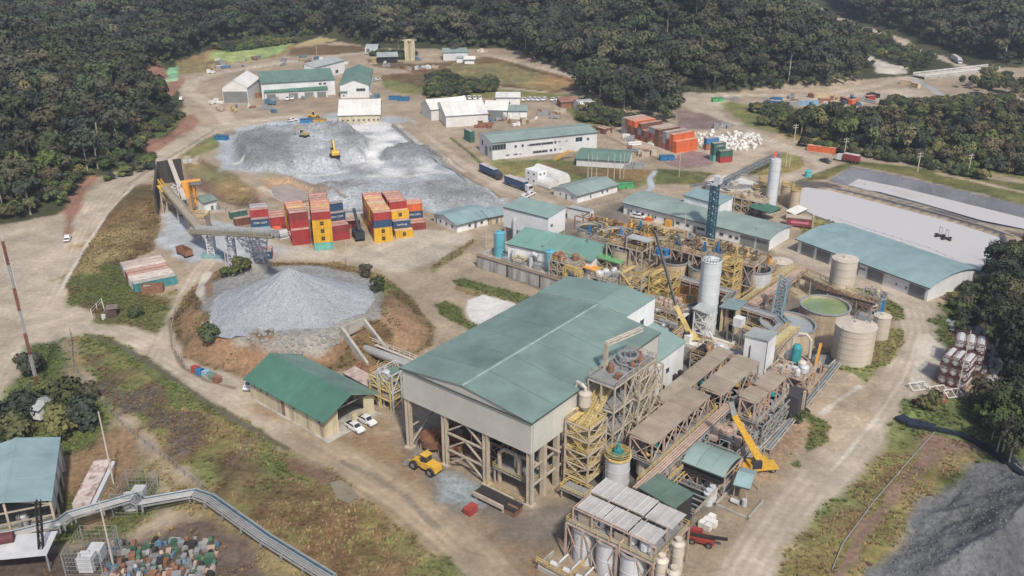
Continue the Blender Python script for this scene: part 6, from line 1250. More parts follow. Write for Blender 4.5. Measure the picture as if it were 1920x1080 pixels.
for (u, v, z) in ((300,356,9),(308,352,9),(330,380,8),(340,376,8),(318,345,9),(360,418,7),(372,414,7)): p = rel(u, v, z); m.bar(p, (p.x, p.y, 0), .4)
part('column', m, BEI, t)
part('yellow_platform', MB().bar(rel(298,348,8), rel(322,378,5), 1.8, .4).rail([rel(297,344,8), rel(320,378,5)], 1.6, .3, 1.4).rail([rel(302,342,8), rel(326,374,5)], 1.4, .26, 1.4), YPA, t)
p = rel(356, 396, 1); part('orange_column', MB().tube([p, p+Vector((-.3,0,11))], [1.0,1.35], 14).bar(p+Vector((-1.5,0,11)), p+Vector((5,1.2,11.4)), .9, .7), ORG, t)
p = rel(366, 385, 2); part('orange_frame', MB().lattice(p, p+Vector((0,0,9)), 1.5, 5, .3).rail([p+Vector((-2,0,8)), p+Vector((2,0,8))], 1.4, .25), ORG, t)
p = rel(338, 344, 11); part('motor_housing', MB().tube([p, p+Vector((7,1.5,0))], .9, 10).lattice(p+Vector((-1,-2,-8)), p+Vector((-1,-2,0)), 2.2, 5, .24), GRYT, t)
p = rel(345, 375, 5); part('crusher_body', MB().box(p.x-2.5, p.y-2, 1, p.x+2.5, p.y+2.4, 6.5).box(p.x-1.6, p.y-4.5, 1, p.x+2.2, p.y-2, 4.4), mat('dusty_belt', (.33,.29,.24)), t)
p = rel(372, 410, 5); part('transfer_box', MB().box(p.x-3.2, p.y-2.6, 0, p.x+3.2, p.y+2.6, 5.8), PINK, t); part('transfer_rail', MB().rail([(p.x-3.2,p.y-2.6,5.8),(p.x+3.2,p.y-2.6,5.8),(p.x+3.2,p.y+2.6,5.8),(p.x-3.2,p.y+2.6,5.8)],1.2,.18,1.4,True), YEL, t)
p = P(403, 394); t = thing('transformer_pen', 'low kerbed pen with two grey boxes in front of the small white hut', 'pen', tuple(p), .12); part('kerb', MB().box(-4,-2.4,0,4,-2.1,.8).box(3.7,-2.1,0,4,2.4,.8).box(-4,-2.1,0,-3.7,2.4,.8), CONCM, t); part('cabinet', MB().box(-1.5,-.8,0,-.2,.8,2).box(.3,-.8,0,1.7,.8,2.1), GSTL, t)

# ================================================================ shipping containers
def cont_mesh(L, w=2.44, h=2.59, nm='body'):
    m = MB(); e = .12
    for x in (0, L-e):
        for y in (0, w-e): m.box(x, y, 0, x+e, y+e, h)
    for z in (0, h-e):
        for y in (0, w-e): m.box(e, y, z, L-e, y+e, z+e)
        for x in (0, L-e): m.box(x, e, z, x+e, w-e, z+e)
    n = int(L/.5); xs = [e+(L-2*e)*i/(2*n) for i in range(2*n+1)]
    for y0, s in ((.04, 1), (w-.04, -1)):
        for i in range(2*n):
            dy0 = 0 if i % 2 == 0 else .07; dy1 = .07 if i % 2 == 0 else 0
            a, b = (xs[i], y0+s*dy0), (xs[i+1], y0+s*dy1); m.add([(a[0],a[1],e),(b[0],b[1],e),(b[0],b[1],h-e),(a[0],a[1],h-e)], [(0,1,2,3) if s > 0 else (3,2,1,0)])
    for x, s in ((.04, 1), (L-.04, -1)):
        m.add([(x,e,e),(x,w-e,e),(x,w-e,h-e),(x,e,h-e)], [(3,2,1,0) if s > 0 else (0,1,2,3)])
    m.add([(e,e,.05),(L-e,e,.05),(L-e,w-e,.05),(e,w-e,.05)], [(3,2,1,0)])
    r = MB().box(e, e, h-.1, L-e, w-e, h-.05)
    for i in range(int(L/.6)): r.box(e+i*.6, e, h-.05, e+i*.6+.3, w-e, h-.01)
    return m.mesh(nm, None), r.mesh('roof', None)
CM = {20: cont_mesh(6.06), 40: cont_mesh(12.19)}
for k in CM:
    for q in CM[k]: q.materials.append(BLK)
PAL = {'red': (.33,.045,.045), 'orange': (.60,.14,.045), 'yellow': (.62,.36,.03), 'navy': (.035,.075,.14), 'teal': (.15,.42,.37), 'blue': (.05,.17,.33), 'brown': (.16,.075,.055), 'green': (.05,.13,.10), 'grey': (.28,.28,.28), 'lblue': (.22,.36,.48), 'maroon': (.24,.05,.05), 'white': (.55,.55,.53), 'rust': (.30,.14,.08), 'tan': (.55,.45,.27), 'dark teal': (.06,.21,.23)}
CMAT = {k: mat('container_'+k, v, .55, 0, .2, .8, streak=1) for k, v in PAL.items()}
RMAT = {k: mat('container_roof_'+k, tuple(.38*a+.62*b for a, b in zip(v, (.60,.46,.36))), .7, 0, .25, .7) for k, v in PAL.items()}
TXT = {}
def textmesh(s, size, m):
    key = (s, size)
    if key not in TXT:
        cu = bpy.data.curves.new('text', 'FONT'); cu.body = s; cu.size = size; cu.align_x = 'CENTER'; cu.align_y = 'CENTER'; cu.extrude = .01; cu.resolution_u = 2
        o = bpy.data.objects.new('text', cu); dg = bpy.context.evaluated_depsgraph_get(); COL.objects.link(o); dg.update(); me = bpy.data.meshes.new_from_object(o.evaluated_get(bpy.context.evaluated_depsgraph_get())); bpy.data.objects.remove(o)
        me.materials.clear(); me.materials.append(m); TXT[key] = me
    return TXT[key]
LET_W = mat('white_lettering', (.75,.75,.75), .6); LET_K = mat('black_lettering', (.02,.02,.02), .6)
def container(loc, rz, col, size=20, label='', group=None, logo=None, tilt=0):
    t = thing('shipping_container', label, 'container', loc, rz, group)
    b = link('body', CM[size][0], t); r = link('roof', CM[size][1], t)
    for o, M_ in ((b, CMAT[col]), (r, RMAT[col])): o.material_slots[0].link = 'OBJECT'; o.material_slots[0].material = M_
    L = 6.06 if size == 20 else 12.19
    if logo == 'MSC':
        link('logo', MB().box(L/2-.55,-.03,.75,L/2+.55,.02,1.95).mesh('logo', LET_K), t); link('lettering', textmesh('MSC', .42, mat('yellow_lettering', (.62,.36,.03))), t, (L/2, -.045, 1.3), (math.pi/2, 0, 0))
    elif logo: link('lettering', textmesh(logo, .95 if len(logo) > 4 else .8, LET_W), t, (L/2, -.03, 1.35), (math.pi/2, 0, 0))
    return t
ORD = ['front', 'second', 'third', 'fourth', 'fifth', 'sixth', 'seventh', 'eighth', 'ninth', 'tenth', 'eleventh', 'twelfth', 'thirteenth', 'fourteenth', 'fifteenth', 'sixteenth']
LEV = ['bottom', 'second level', 'third level', 'fourth level', 'top', 'sixth level']
def block(fl, fr, cols, where, group, size=20, z0=0.0, logos=None, rev=False):
    """fl, fr: picture points of the front bottom corners; cols[i] = colours from the ground up of the i-th row back"""
    A = P(*fl, z0); B = P(*fr, z0); d = B-A; rz = math.atan2(d.y, d.x); n = Vector((-math.sin(rz), math.cos(rz), 0))
    L = 6.06 if size == 20 else 12.19; mid = (A+B)/2; A = mid-Vector((math.cos(rz), math.sin(rz), 0))*L/2
    for i, st_ in enumerate(cols):
        sh = random.uniform(-.12, .12)
        for k, c in enumerate(st_):
            if not c: continue
            p = A+n*(2.52*i)+Vector((math.cos(rz), math.sin(rz), 0))*(sh+random.uniform(-.05, .05))
            lg = (logos or {}).get((i, k))
            lb_ = None
            if sum(len([q for q in s_ if q]) for s_ in cols) == 1: lb_ = f'{c} container {where}'
            lv = 'top' if k == len(st_)-1 and k > 0 else LEV[min(k, 3)]
            container((p.x, p.y, z0+2.6*k), rz, c, size, lb_ or f'{c} container, {lv} of the {ORD[i]} stack in {where}', group, lg)
random.seed(11)
rc = lambda: random.choice(['red','orange','red','yellow','maroon','orange','navy'])
g_ = 'containers of the yard beside the ore piles'
block((592,470),(625,467), [['teal','yellow','yellow','yellow','red']]+[[rc(),rc(),rc(),rc(),c] for c in ('orange','yellow','orange','orange','red','maroon','red')], 'the tall yellow-fronted row', g_, logos={(0,1):'MSC',(0,2):'MSC',(0,3):'MSC'})
block((703,456),(738,452), [['yellow','yellow','navy','red']]+[[rc(),rc(),rc(),c] for c in ('yellow','orange','yellow','tan','orange','yellow','orange','red')], 'the longest row at the right', g_, logos={(0,0):'MSC',(0,1):'MSC'})
block((741,448),(775,444), [['yellow'],['maroon','navy'],[rc(),'yellow','yellow'],['red','navy','yellow','red'],[rc(),rc(),rc(),'orange'],[rc(),rc(),rc(),'red'],[rc(),rc(),rc(),'maroon'],[rc(),rc(),rc(),'red']], 'the stepped right row', g_, logos={(0,0):'MSC',(1,1):'hamburg',(2,2):'MSC'})
block((769,433),(798,430), [['maroon'],['red'],['red','navy','orange'],['orange','navy','orange'],['red','red','lblue']], 'the short rightmost row', g_, logos={(2,1):'CMA CGM'})
block((550,461),(583,457), [['red','red'],['red','red','red','maroon'],['maroon','red','red','maroon'],['red',rc(),rc(),'yellow'],['red',rc(),rc(),'orange'],[rc(),rc(),rc(),'orange']], 'the all-red row', g_)
block((505,436),(534,433), [['maroon','red'],['maroon','red'],['red','red']], 'the low red row', g_)
block((474,440),(506,437), [['lblue','navy'],['red','navy','red'],['maroon','navy','lblue'],['red','lblue','navy']], 'the blue-red left row', g_, logos={(0,1):'CMA CGM'})
block((627,452),(654,448), [['red','maroon'],['maroon','red'],['red','navy','navy'],['red','red','navy','navy']], 'the low middle row', g_, logos={(2,2):'CMA CGM'})
block((434,412),(464,407), [['green']], 'standing alone left of the stacked blue row', g_)
block((447,424),(470,420), [['brown']], 'standing alone beside the green container', g_)
block((648,430),(673,426), [['maroon']], 'standing alone between the two tall rows', g_)
block((478,488),(508,486), [['navy'],['red']], 'the pair behind the tower', g_, logos={(0,0):'CMA CGM'})
g2_ = 'rusty containers in the salvage yard'
rr_ = lambda: random.choice(['brown','rust','brown','maroon','grey','rust'])
block((1267,288),(1307,281), [['orange','orange'] if i == 0 else (['rust','orange','orange'] if i == 1 else [rr_(), rr_()]+([c] if c else [])) for i, c in enumerate(['','', '', 'grey','', 'brown','grey','grey', '', '', 'brown', '', 'orange','orange', 'rust', 'grey'])], 'the long rusty row', g2_, 40)
block((1324,282),(1346,280), [['rust','blue']], 'the blue-topped stack', g2_)
block((1337,303),(1358,300), [['teal','green','green']], 'the teal tower', g2_, logos={(0,2):'MAERSK'})
block((1352,306),(1370,304), [['red','green']], 'the red-green pair', g2_)
block((1118,248),(1131,252), [['brown'],['brown']], 'the brown pair', g2_)
block((866,260),(886,270), [['green','green']], 'the green pair', g2_, 20)
g3_ = 'containers beside the far road'
for a, b, c, s, wh in (((1443,197),(1460,199),'blue',20,'in the leftmost blue spot beside the far road'), ((1478,201),(1500,199),'grey',20,'in the grey spot beside the far road'), ((1500,199),(1532,197),'lblue',40,'in the pale blue spot beside the far road'), ((1526,184),(1562,184),'tan',40,'in the tan spot beside the far road'), ((1532,194),(1560,194),'rust',20,'in the open rusty spot beside the far road'), ((1570,188),(1592,196),'maroon',20,'in the maroon spot beside the far road'), ((1592,198),(1614,194),'orange',20,'in the orange spot beside the far road'), ((1604,193),(1624,190),'grey',20,'in the dark grey spot beside the far road'), ((1622,190),(1645,187),'red',20,'in the bright red spot beside the far road'), ((1690,158),(1705,160),'tan',20,'left of the two near the bridge'), ((1706,162),(1720,166),'tan',20,'right of the two near the bridge')):
    block(a, b, [[c]], wh, g3_, s)
block((1523,284),(1556,288), [['orange']], 'alone at the roadside in front of the wood', g3_, 40)
block((257,0+548),(329,533), [['dark teal'],['white'],['white'],['maroon'],['maroon'],['white'],['grey'],['grey']], 'the brown bank row', 'containers on the left bank', 40)
t = thing('rusty_crate_box', 'rusty open-top steel box in front of the teal container on the bank', 'box', tuple(P(266,552)), .2); part('wall', MB().box(0,0,0,6,.15,2.4).box(0,2.2,0,6,2.35,2.4).box(0,.15,0,.15,2.2,2.4).box(5.85,.15,0,6,2.2,2.4), RUST, t); part('junk', MB().box(.4,.4,0,2.4,1.9,2.0).box(2.8,.5,0,5.2,1.6,1.6), BEI, t)
t = thing('rusty_skip', 'rusty brown skip trailer on the gravel under the conveyor', 'skip', tuple(P(331,476)), -.75); part('tub', MB().box(0,0,.7,6.2,.12,2.6).box(0,2.4,.7,6.2,2.52,2.6).box(0,.12,.7,.12,2.4,2.6).box(6.08,.12,.7,6.2,2.4,2.6).box(.12,.12,.7,6.08,2.4,.85), RUST, t)
for x in (.9, 5.2): part('wheel', MB().tube([(x,-.1,.45),(x,2.6,.45)], .45, 12), BLK, t)
# tank containers at the right
FRM = mat('dark_red_frame', (.13,.05,.05), .6); TNK = mat('tank_shell', (.56,.53,.50), .4, 0, .08, .6)
def tc_mesh():
    m = MB(); s = .13; L, w, h = 6.06, 2.44, 2.59
    for y in (0, w-s):
        for z in (0, h-s): m.box(0, y, z, L, y+s, z+s)
    for x in (0, L-s):
        for z in (0, h-s): m.box(x, s, z, x+s, w-s, z+s)
        for y in (0, w-s): m.box(x, y, s, x+s, y+s, h-s)
        for a, b in (((s,s),(w*.35,.9)),((w-s,s),(w*.65,.9)),((s,h-s),(w*.35,h-.9)),((w-s,h-s),(w*.65,h-.9))): m.bar((x+s/2,a[0],a[1]),(x+s/2,b[0],b[1]),.12)
    k = MB().tube([(.22,w/2,h/2),(.3,w/2,h/2),(.55,w/2,h/2),(L-.55,w/2,h/2),(L-.3,w/2,h/2),(L-.22,w/2,h/2)], [.75,.98,1.1,1.1,.98,.75], 24); d_ = MB()
    for i in range(1, 6): d_.tube([(L*i/6-.05,w/2,h/2),(L*i/6+.05,w/2,h/2)], 1.14, 24)
    d_.box(1,w/2-.3,h/2+1.1,L-1,w/2+.3,h/2+1.18)
    return m.mesh('frame', FRM), k.mesh('tank_shell', TNK, True), d_.mesh('band', GRYT), textmesh('EXSIF', .42, LET_K)
TCM = tc_mesh()
def tblock(fl, fr, where, z0=0):
    A = P(*fl, z0); B = P(*fr, z0); d_ = (B-A); d_.normalize(); bk = Vector((-d_.y, d_.x, 0)); rz = math.atan2(bk.y, bk.x); sp = min(2.62, (P(*fr, z0)-A).length/3)
    for i in range(3):
        for k in range(3):
            p = A+d_*(sp*(i+1)); t = thing('tank_container', f"{['bottom','middle','top'][k]} cream tank container in the {['left','middle','right'][i]} column of the {where}", 'tank container', (p.x, p.y, z0+2.66*k), rz, 'stacked tank containers')
            for nm, me in zip(('frame', 'tank_shell', 'band'), TCM[:3]): link(nm, me, t)
            link('lettering', TCM[3], t, (.19, 1.22, 1.75), (math.pi/2, 0, -math.pi/2))
tblock((1758,719), (1808,735), 'front tank stack')
tblock((1781,690), (1838,702), 'rear tank stack')

# ================================================================ vehicles
CARW = mat('car_white', (.72,.72,.72), .3, 0, .03); TYRE = mat('tyre', (.018,.018,.018), .85); RIM = mat('rim', (.35,.35,.36), .35, .7)
def wheel_mesh(r, w): return MB().tube([(0,-w/2,0),(0,-w/2+.03,0),(0,w/2-.03,0),(0,w/2,0)], [r*.9,r,r,r*.9], 18).mesh('wheel', TYRE), MB().tube([(0,-w/2-.015,0),(0,w/2+.015,0)], r*.55, 12).mesh('rim', RIM)
WH = {k: wheel_mesh(*k) for k in ((.38,.26), (.52,.32), (.85,.55), (.62,.4))}
def wheels(t, spots, k=(.38,.26)):
    for x, y in spots: a = link('wheel', WH[k][0], t, (x, y, k[0])); link('rim', WH[k][1], a)
def pickup(kind='pickup', col=CARW, name='pickup_truck'):
    t = thing(name, 'x', 'pickup', (0,0,0)); L = 5.3 if kind == 'pickup' else 4.7; w = .92
    if kind == 'pickup':
        lower = [(0,.45),(0,1.02),(1.62,1.05),(1.62,1.1),(3.85,1.1),(4.15,1.08),(5.15,.92),(5.3,.7),(5.3,.42),(4.75,.38),(.6,.38)]
        cab = [(1.62,1.05),(1.8,1.72),(3.15,1.76),(3.95,1.08)]; gl = [(1.72,1.13),(1.86,1.64),(3.1,1.68),(3.74,1.13)]
    else:
        lower = [(0,.45),(.05,1.1),(.2,1.12),(3.5,1.1),(4.55,.9),(4.7,.7),(4.7,.42),(4.2,.36),(.5,.36)]; cab = [(.2,1.1),(.45,1.72),(2.7,1.76),(3.5,1.08)]; gl = [(.4,1.15),(.55,1.64),(2.65,1.68),(3.28,1.13)]
    part('body', MB().prism([(x, z) for x, z in lower], -w, w, 'y'), col, t)
    part('cab', MB().prism(cab, -w*.86, w*.86, 'y'), col, t)
    g = MB().prism(gl, -w*.875, w*.875, 'y'); x0, z0 = cab[2]; x1, z1 = cab[3]
    g.add([(x0+.1,-w*.75,z0-.06),(x1-.06,-w*.75,z1+.06),(x1-.06,w*.75,z1+.06),(x0+.1,w*.75,z0-.06)], [(0,1,2,3)])
    g.v[-4:] = [(x+.03, y, z+.02) for x, y, z in g.v[-4:]]; part('window', g, GLASS, t)
    if kind == 'pickup': part('cargo_bed', MB().box(.1,-w*.84,1.0,1.55,w*.84,1.065), BLK, t)
    part('bumper', MB().box(L-.04,-w,.4,L+.1,w,.62).box(-.1,-w,.4,.04,w,.62), GSTL, t)
    for s in (-1, 1): part('headlight', MB().box(L-.16,s*.62-.18,.68,L+.01,s*.62+.18,.84), mat('lamp_glass', (.7,.7,.65), .1), t)
    wheels(t, [(1.0,-.8),(1.0,.8),(L-1.05,-.8),(L-1.05,.8)]); return t
PK = pickup(); SUV = pickup('suv', name='parked_car'); SUV['category'] = 'car'
first = {}
def park(proto, a, b, label, group=None, z=None, L=5.3):
    """rear and front of the vehicle as picture points"""
    A = P(*a, 0); B = P(*b, 0); rz = math.atan2(B.y-A.y, B.x-A.x); mid = (A+B)/2; zz = hz(mid.x, mid.y)+.06 if z is None else z
    pos = mid-Vector((math.cos(rz), math.sin(rz), 0))*L/2
    if proto.name not in first: first[proto.name] = 1; o = proto; o.location = (pos.x, pos.y, zz); o.rotation_euler = (0,0,rz); o['label'] = label
    else: o = copytree(proto, (pos.x, pos.y, zz), rz, label)
    if group: o['group'] = group
    return o
park(PK, (652,797),(680,815), 'white pickup nearer the road in the pair beside the green-roofed shed', 'pickups beside the green-roofed shed')
park(PK, (673,785),(702,801), 'white pickup nearer the mill hall in the pair beside the green-roofed shed', 'pickups beside the green-roofed shed')
park(SUV, (474,716),(462,736), 'white car half hidden behind the left end of the green-roofed shed', L=4.7)
park(PK, (124,457),(131,443), 'lone white pickup driving on the wide dirt road at the left')
park(PK, (973,376),(994,368), 'white pickup parked nearer in the pair by the raised white hall', 'pickups by the raised white hall'); park(PK, (984,371),(1004,363), 'white pickup parked behind the other by the raised white hall', 'pickups by the raised white hall')
park(PK, (1190,408),(1207,411), 'white pickup parked beside the orange bin at the laboratory wall')
park(SUV, (338,190),(344,185), 'small white car on the bend of the far left dirt road', L=4.7); park(PK, (700,153),(713,150), 'white pickup right of the far gabled hall')
for i in range(9):
    if i == 5: continue
    x = 980+9.0*i; park(SUV if i % 3 else PK, (x+8,186.5),(x,191), ['leftmost white car in the parked row beside the coach', 'second white car in the parked row beside the coach', 'third white car in the parked row beside the coach', 'fourth white car in the parked row beside the coach', 'fifth white car, just left of the gap in the parked row', '', 'white car just right of the gap in the parked row', 'second from last white car in the parked row', 'last white car in the parked row by the reddish store'][i], 'row of white parked cars', L=5.0)
for i in range(4): park(SUV, (869+10*i,184),(871+10*i,188), ['leftmost','second','third','last'][i]+' white car in the short row behind the rear tent hall', 'short row of cars behind the tents', L=4.7)
park(PK, (715,106),(722,109), 'white pickup in front of the grey carport in the far yard'); park(PK, (540,183),(538,191), 'white truck left of the pair parked beside the far lean-to', 'white trucks by the far lean-to'); park(PK, (549,182),(547,190), 'white truck right of the pair parked beside the far lean-to', 'white trucks by the far lean-to')
park(PK, (541,229),(555,226), 'white pickup between the stone heap and the blue skip at the ore yard edge')
DKC = mat('car_dark', (.05,.05,.055), .3); dk = pickup('pickup', DKC, 'dark_pickup'); park(dk, (1543,303),(1552,306), 'dark pickup on the curving road beside the ponds')
def truck(label, a, b, col, cabm, L=13.5, size=40, body=True):
    A = P(*a); B = P(*b); rz = math.atan2(B.y-A.y, B.x-A.x); t = thing('truck', label, 'truck', (A.x, A.y, 0), rz)
    L = (B-A).length; lc = L-3.2
    part('chassis', MB().box(0,-.5,.8,L-.4,.5,1.1), DARK, t)
    part('cab', MB().prism([(L-2.4,.7),(L-.05,.7),(L,1.6),(L-.3,2.9),(L-2.4,3.1)], -1.2, 1.2, 'y'), cabm, t)
    part('windscreen', MB().add([(L-.02,-1.05,1.75),(L-.02,1.05,1.75),(L-.27,1.05,2.75),(L-.27,-1.05,2.75)], [(0,1,2,3)]), GLASS, t); t.children[-1].location = (.03,0,0)
    if body:
        part('cargo_box', MB().box(0,-1.22,1.15,lc,1.22,3.75), col, t); m = MB()
        for i in range(int(lc/.6)): m.box(.2+.6*i,-1.26,1.2,.35+.6*i,1.26,3.7)
        part('side_rib', m, col, t); part('roof_sheet', MB().box(0,-1.22,3.76,lc,1.22,3.8), RMAT['lblue'], t)
    wheels(t, [(x, s*.95) for x in (1.0, 2.3, L-4.4, L-1.3) for s in (-1, 1)], (.52,.32)); return t
truck('truck with dark blue box trailer and dark cab, nearer the ore yard', (903,322),(938,338), CMAT['navy'], mat('cab_black', (.06,.06,.07), .4))
truck('truck with dark blue box trailer and white cab, by the white cabins', (950,345),(996,362), CMAT['navy'], mat('cab_white', (.6,.6,.6), .35))
truck('truck with white cab hauling a red box at the road junction by the ponds', (1610,308),(1568,300), CMAT['maroon'], mat('cab_white', (.6,.6,.6)))
truck('silver tipper truck on the road beside the far bridge', (1786,112),(1800,121), mat('tipper_grey', (.5,.5,.5), .4), mat('cab_white', (.6,.6,.6)))
t = thing('coach', 'white coach with dark windows parked at the flat-roofed shelter', 'bus', tuple(P(929,190)), math.atan2((P(954,190)-P(929,190)).y, (P(954,190)-P(929,190)).x)); part('body', MB().prism([(0,.4),(8.6,.4),(8.8,1.5),(8.5,3.2),(.2,3.3),(0,2.5)],0,2.5,'y'), CARW, t); part('window', MB().box(.5,-.03,1.9,8.3,2.53,2.8), GLASS, t); wheels(t, [(1.6,.15),(1.6,2.35),(7,.15),(7,2.35)], (.52,.32))
def crawler(t, w=2.8, l=4.0):
    for s in (-1, 1): part('track', MB().prism([(-l/2,.4),(-l/2+.4,0),(l/2-.4,0),(l/2,.4),(l/2,.7),(l/2-.4,1.0),(-l/2+.4,1.0),(-l/2,.7)], s*w/2-.3, s*w/2+.3, 'y'), BLK, t)
def excavator(label, u, v, rz, z=None, s=1.0, col=YPA):
    p = PG(u, v); t = thing('excavator', label, 'excavator', (p.x, p.y, p.z-.1), rz, None); t.scale = (s, s, s); crawler(t)
    part('house', MB().prism([(-2.2,1.2),(1.6,1.2),(1.6,1.9),(.6,2.6),(-2.0,2.6),(-2.3,2.2)], -1.3, 1.3, 'y'), col, t); part('cab', MB().prism([(.3,1.9),(1.7,1.9),(1.5,3.3),(.4,3.4)], .3, 1.25, 'y'), GLASS, t)
    part('boom', MB().bar((1.3,-.2,2.0),(3.6,-.2,5.2),.55,.7).bar((3.6,-.2,5.2),(6.0,-.2,4.6),.5,.6), col, t); part('arm', MB().bar((5.8,-.2,4.9),(6.6,-.2,1.9),.4,.5), col, t); part('bucket', MB().prism([(6.0,1.9),(7.2,1.7),(6.9,.6),(6.0,.7)], -.8, .4, 'y'), GSTL, t); return t
excavator('yellow excavator working on the grey ore in the middle of the yard', 629, 306, 1.9, s=1.15)
excavator('small excavator on the top edge of the grey ore pile near the far road', 571, 256, 2.6, s=.9, col=mat('dull_yellow', (.42,.34,.16)))
def loader(label, u, v, rz, s=1.0):
    p = PG(u, v); t = thing('wheel_loader', label, 'loader', (p.x, p.y, p.z), rz); t.scale = (s, s, s)
    part('rear_body', MB().prism([(-3.4,.9),(0,.9),(0,2.0),(-1.2,2.2),(-3.3,2.1)], -.95, .95, 'y'), YPA, t); part('front_frame', MB().box(.1,-.7,.8,2.2,.7,1.6), YPA, t); part('cab', MB().prism([(-1.2,2.0),(.1,1.9),(0,3.4),(-1.1,3.4)], -.75, .75, 'y'), GLASS, t); part('cab_roof', MB().box(-1.3,-.85,3.4,.2,.85,3.55), YPA, t)
    part('lift_arm', MB().bar((.6,-.6,1.8),(3.2,-.6,1.0),.25,.5).bar((.6,.6,1.8),(3.2,.6,1.0),.25,.5), YPA, t); part('bucket', MB().prism([(3.0,.2),(4.3,.1),(3.3,.5),(3.2,1.4),(2.9,1.5)], -1.5, 1.5, 'y'), GSTL, t)
    wheels(t, [(-2.3,-1.1),(-2.3,1.1),(1.6,-1.1),(1.6,1.1)], (.85,.55)); return t
loader('orange-yellow wheel loader working at the left front corner of the mill hall', 796, 880, 2.5, 1.15)
loader('distant yellow loader between the blue skip and the ribbed tent', 590, 222, .2, 1.0)
p = PG(672,446); t = thing('reach_stacker', 'dark reach stacker between the two tall container rows', 'reach stacker', (p.x,p.y,0), 1.9); part('body', MB().box(-4,-1.6,.8,3,1.6,2.6).box(-4,-1.6,2.6,-2.6,1.6,3.4), mat('stacker_dark', (.04,.05,.06), .5), t); part('cab', MB().box(-1,-.8,2.6,.8,.8,4.4), GLASS, t); part('boom', MB().bar((-3.4,0,3.6),(5.4,0,8.4),.9,1.0), mat('stacker_dark', (.04,.05,.06)), t); part('spreader', MB().box(4.9,-3,7.4,6,3,7.9), GSTL, t); wheels(t, [(2,-1.5),(2,1.5),(-3,-1.3),(-3,1.3)], (.85,.55))
# mobile cranes
def mobile_crane(label, base, knuckle, tip, zk, zt, bm, tipm, wb=1.0, wt=.55):
    p = PG(*base); k = P(*knuckle, zk)-Vector((p.x,p.y,0)); e = P(*tip, zt)-Vector((p.x,p.y,0)); rz = 0
    t = thing('mobile_crane', label, 'crane', (p.x, p.y, .02)); hd = math.atan2(k.y, k.x)
    c, s = math.cos(hd), math.sin(hd); R_ = lambda x, y, z: (x*c-y*s, x*s+y*c, z)
    m = MB(); m.box(-4.6,-1.35,.9,6.0,1.35,1.5); m.v = [R_(*q) for q in m.v]; part('chassis', m, bm, t)
    m = MB(); m.prism([(-3,1.5),(1.4,1.5),(1.4,2.4),(-2.4,2.9),(-3,2.5)], -1.25, 1.25, 'y'); m.v = [R_(*q) for q in m.v]; part('turntable', m, bm, t)
    m = MB(); m.box(-1,.5,1.5,1.0,1.4,3.2); m.v = [R_(*q) for q in m.v]; part('cab', m, GLASS, t)
    b0 = Vector(R_(-1.2,0,2.4)); part('boom', MB().bar(b0, b0.lerp(k,.55), wb, wb*1.1).bar(b0.lerp(k,.5), k, wb*.8, wb*.9), bm, t); part('boom_extension', MB().bar(k, e, wt, wt*1.1) if tipm is not None else MB().bar(k, e, wt), tipm or bm, t)
    part('hook_block', MB().bar(e, e-Vector((0,0,3)), .07).box(e.x-.3,e.y-.3,e.z-3.9,e.x+.3,e.y+.3,e.z-3).bar(e-(e-k).normalized()*1.5+Vector((0,0,.6)), e+Vector((0,0,.6)), .5), DARK, t)
    m = MB().bar((b0+Vector((0,0,-.6))), b0.lerp(k,.4), .4); part('lift_cylinder', m, GSTL, t)
    for x, y in ((-3.6,-1.1),(-3.6,1.1),(4.6,-1.1),(4.6,1.1),(2.8,-1.1),(2.8,1.1)):
        q = R_(x, y, .62); w_ = link('wheel', WH[(.62,.4)][0], t, q, (0,0,hd)); link('rim', WH[(.62,.4)][1], w_)
    return t
mobile_crane('pale yellow mobile crane with a long dark boom beside the white silo', (1283,640), (1267,572), (1228,432), 10.5, 34, mat('pale_crane_yellow', (.60,.46,.19), .5), mat('boom_grey', (.20,.18,.165), .5, 0, .1), 1.2, .5)
mobile_crane('bright yellow mobile crane leaning its short boom over the flotation block', (1413,884), (1376,778), (1370,752), 14, 17, YPA, GSTL, 1.3, .9)
p = PG(1316,1018); t = thing('red_telehandler', 'red telehandler beside white boxes at the bottom of the plant', 'telehandler', (p.x,p.y,0), -.4); part('body', MB().box(-2.4,-1,.7,2.2,1,1.5).box(-2.2,.1,1.5,-.2,1,2.5), REDP, t); part('boom', MB().bar((-2,-.5,1.7),(4.5,-.5,2.6),.45,.5), DARK, t); wheels(t, [(-1.6,-1),(-1.6,1),(1.4,-1),(1.4,1)], (.62,.4))
for i,(u,v) in enumerate(((1308,990),(1316,984),(1325,978),(1318,995),(1328,989))):
    p = PG(u,v); t = thing('liquid_tote', ['leftmost','back left','back right','front middle','front right'][i]+' white tote box on the pallet pad by the red telehandler', 'tote', (p.x,p.y,.1), RZ, 'white totes by the telehandler'); part('body', MB().box(0,0,.15,1.25,1.25,1.35), WTENT, t); part('pallet', MB().box(0,0,0,1.25,1.25,.14), BEI, t)
for i,(u,v) in enumerate(((1327,945),(1334,938))):
    p = PG(u,v); tank('poly_tank', ['white upright tank nearer the road by the pump bay','white upright tank behind the other by the pump bay'][i], *toG(p)[:2], .9, 2.6, GRYT, roof='dome', seams=2, n=16, ladder=False, domed=.3, group='white upright tanks')
p = PG(882,962); t = thing('red_bin', 'bright red waste skip on the wet ground in front of the mill hall', 'skip', (p.x,p.y,0), .9); part('tub', MB().prism([(-1,0),(1,0),(1.3,1.5),(-1.3,1.5)],-.8,.8,'y'), REDP, t); part('lid', MB().box(-1.3,-.82,1.5,1.3,.82,1.6), mat('red_lid', (.33,.06,.045), .6), t)
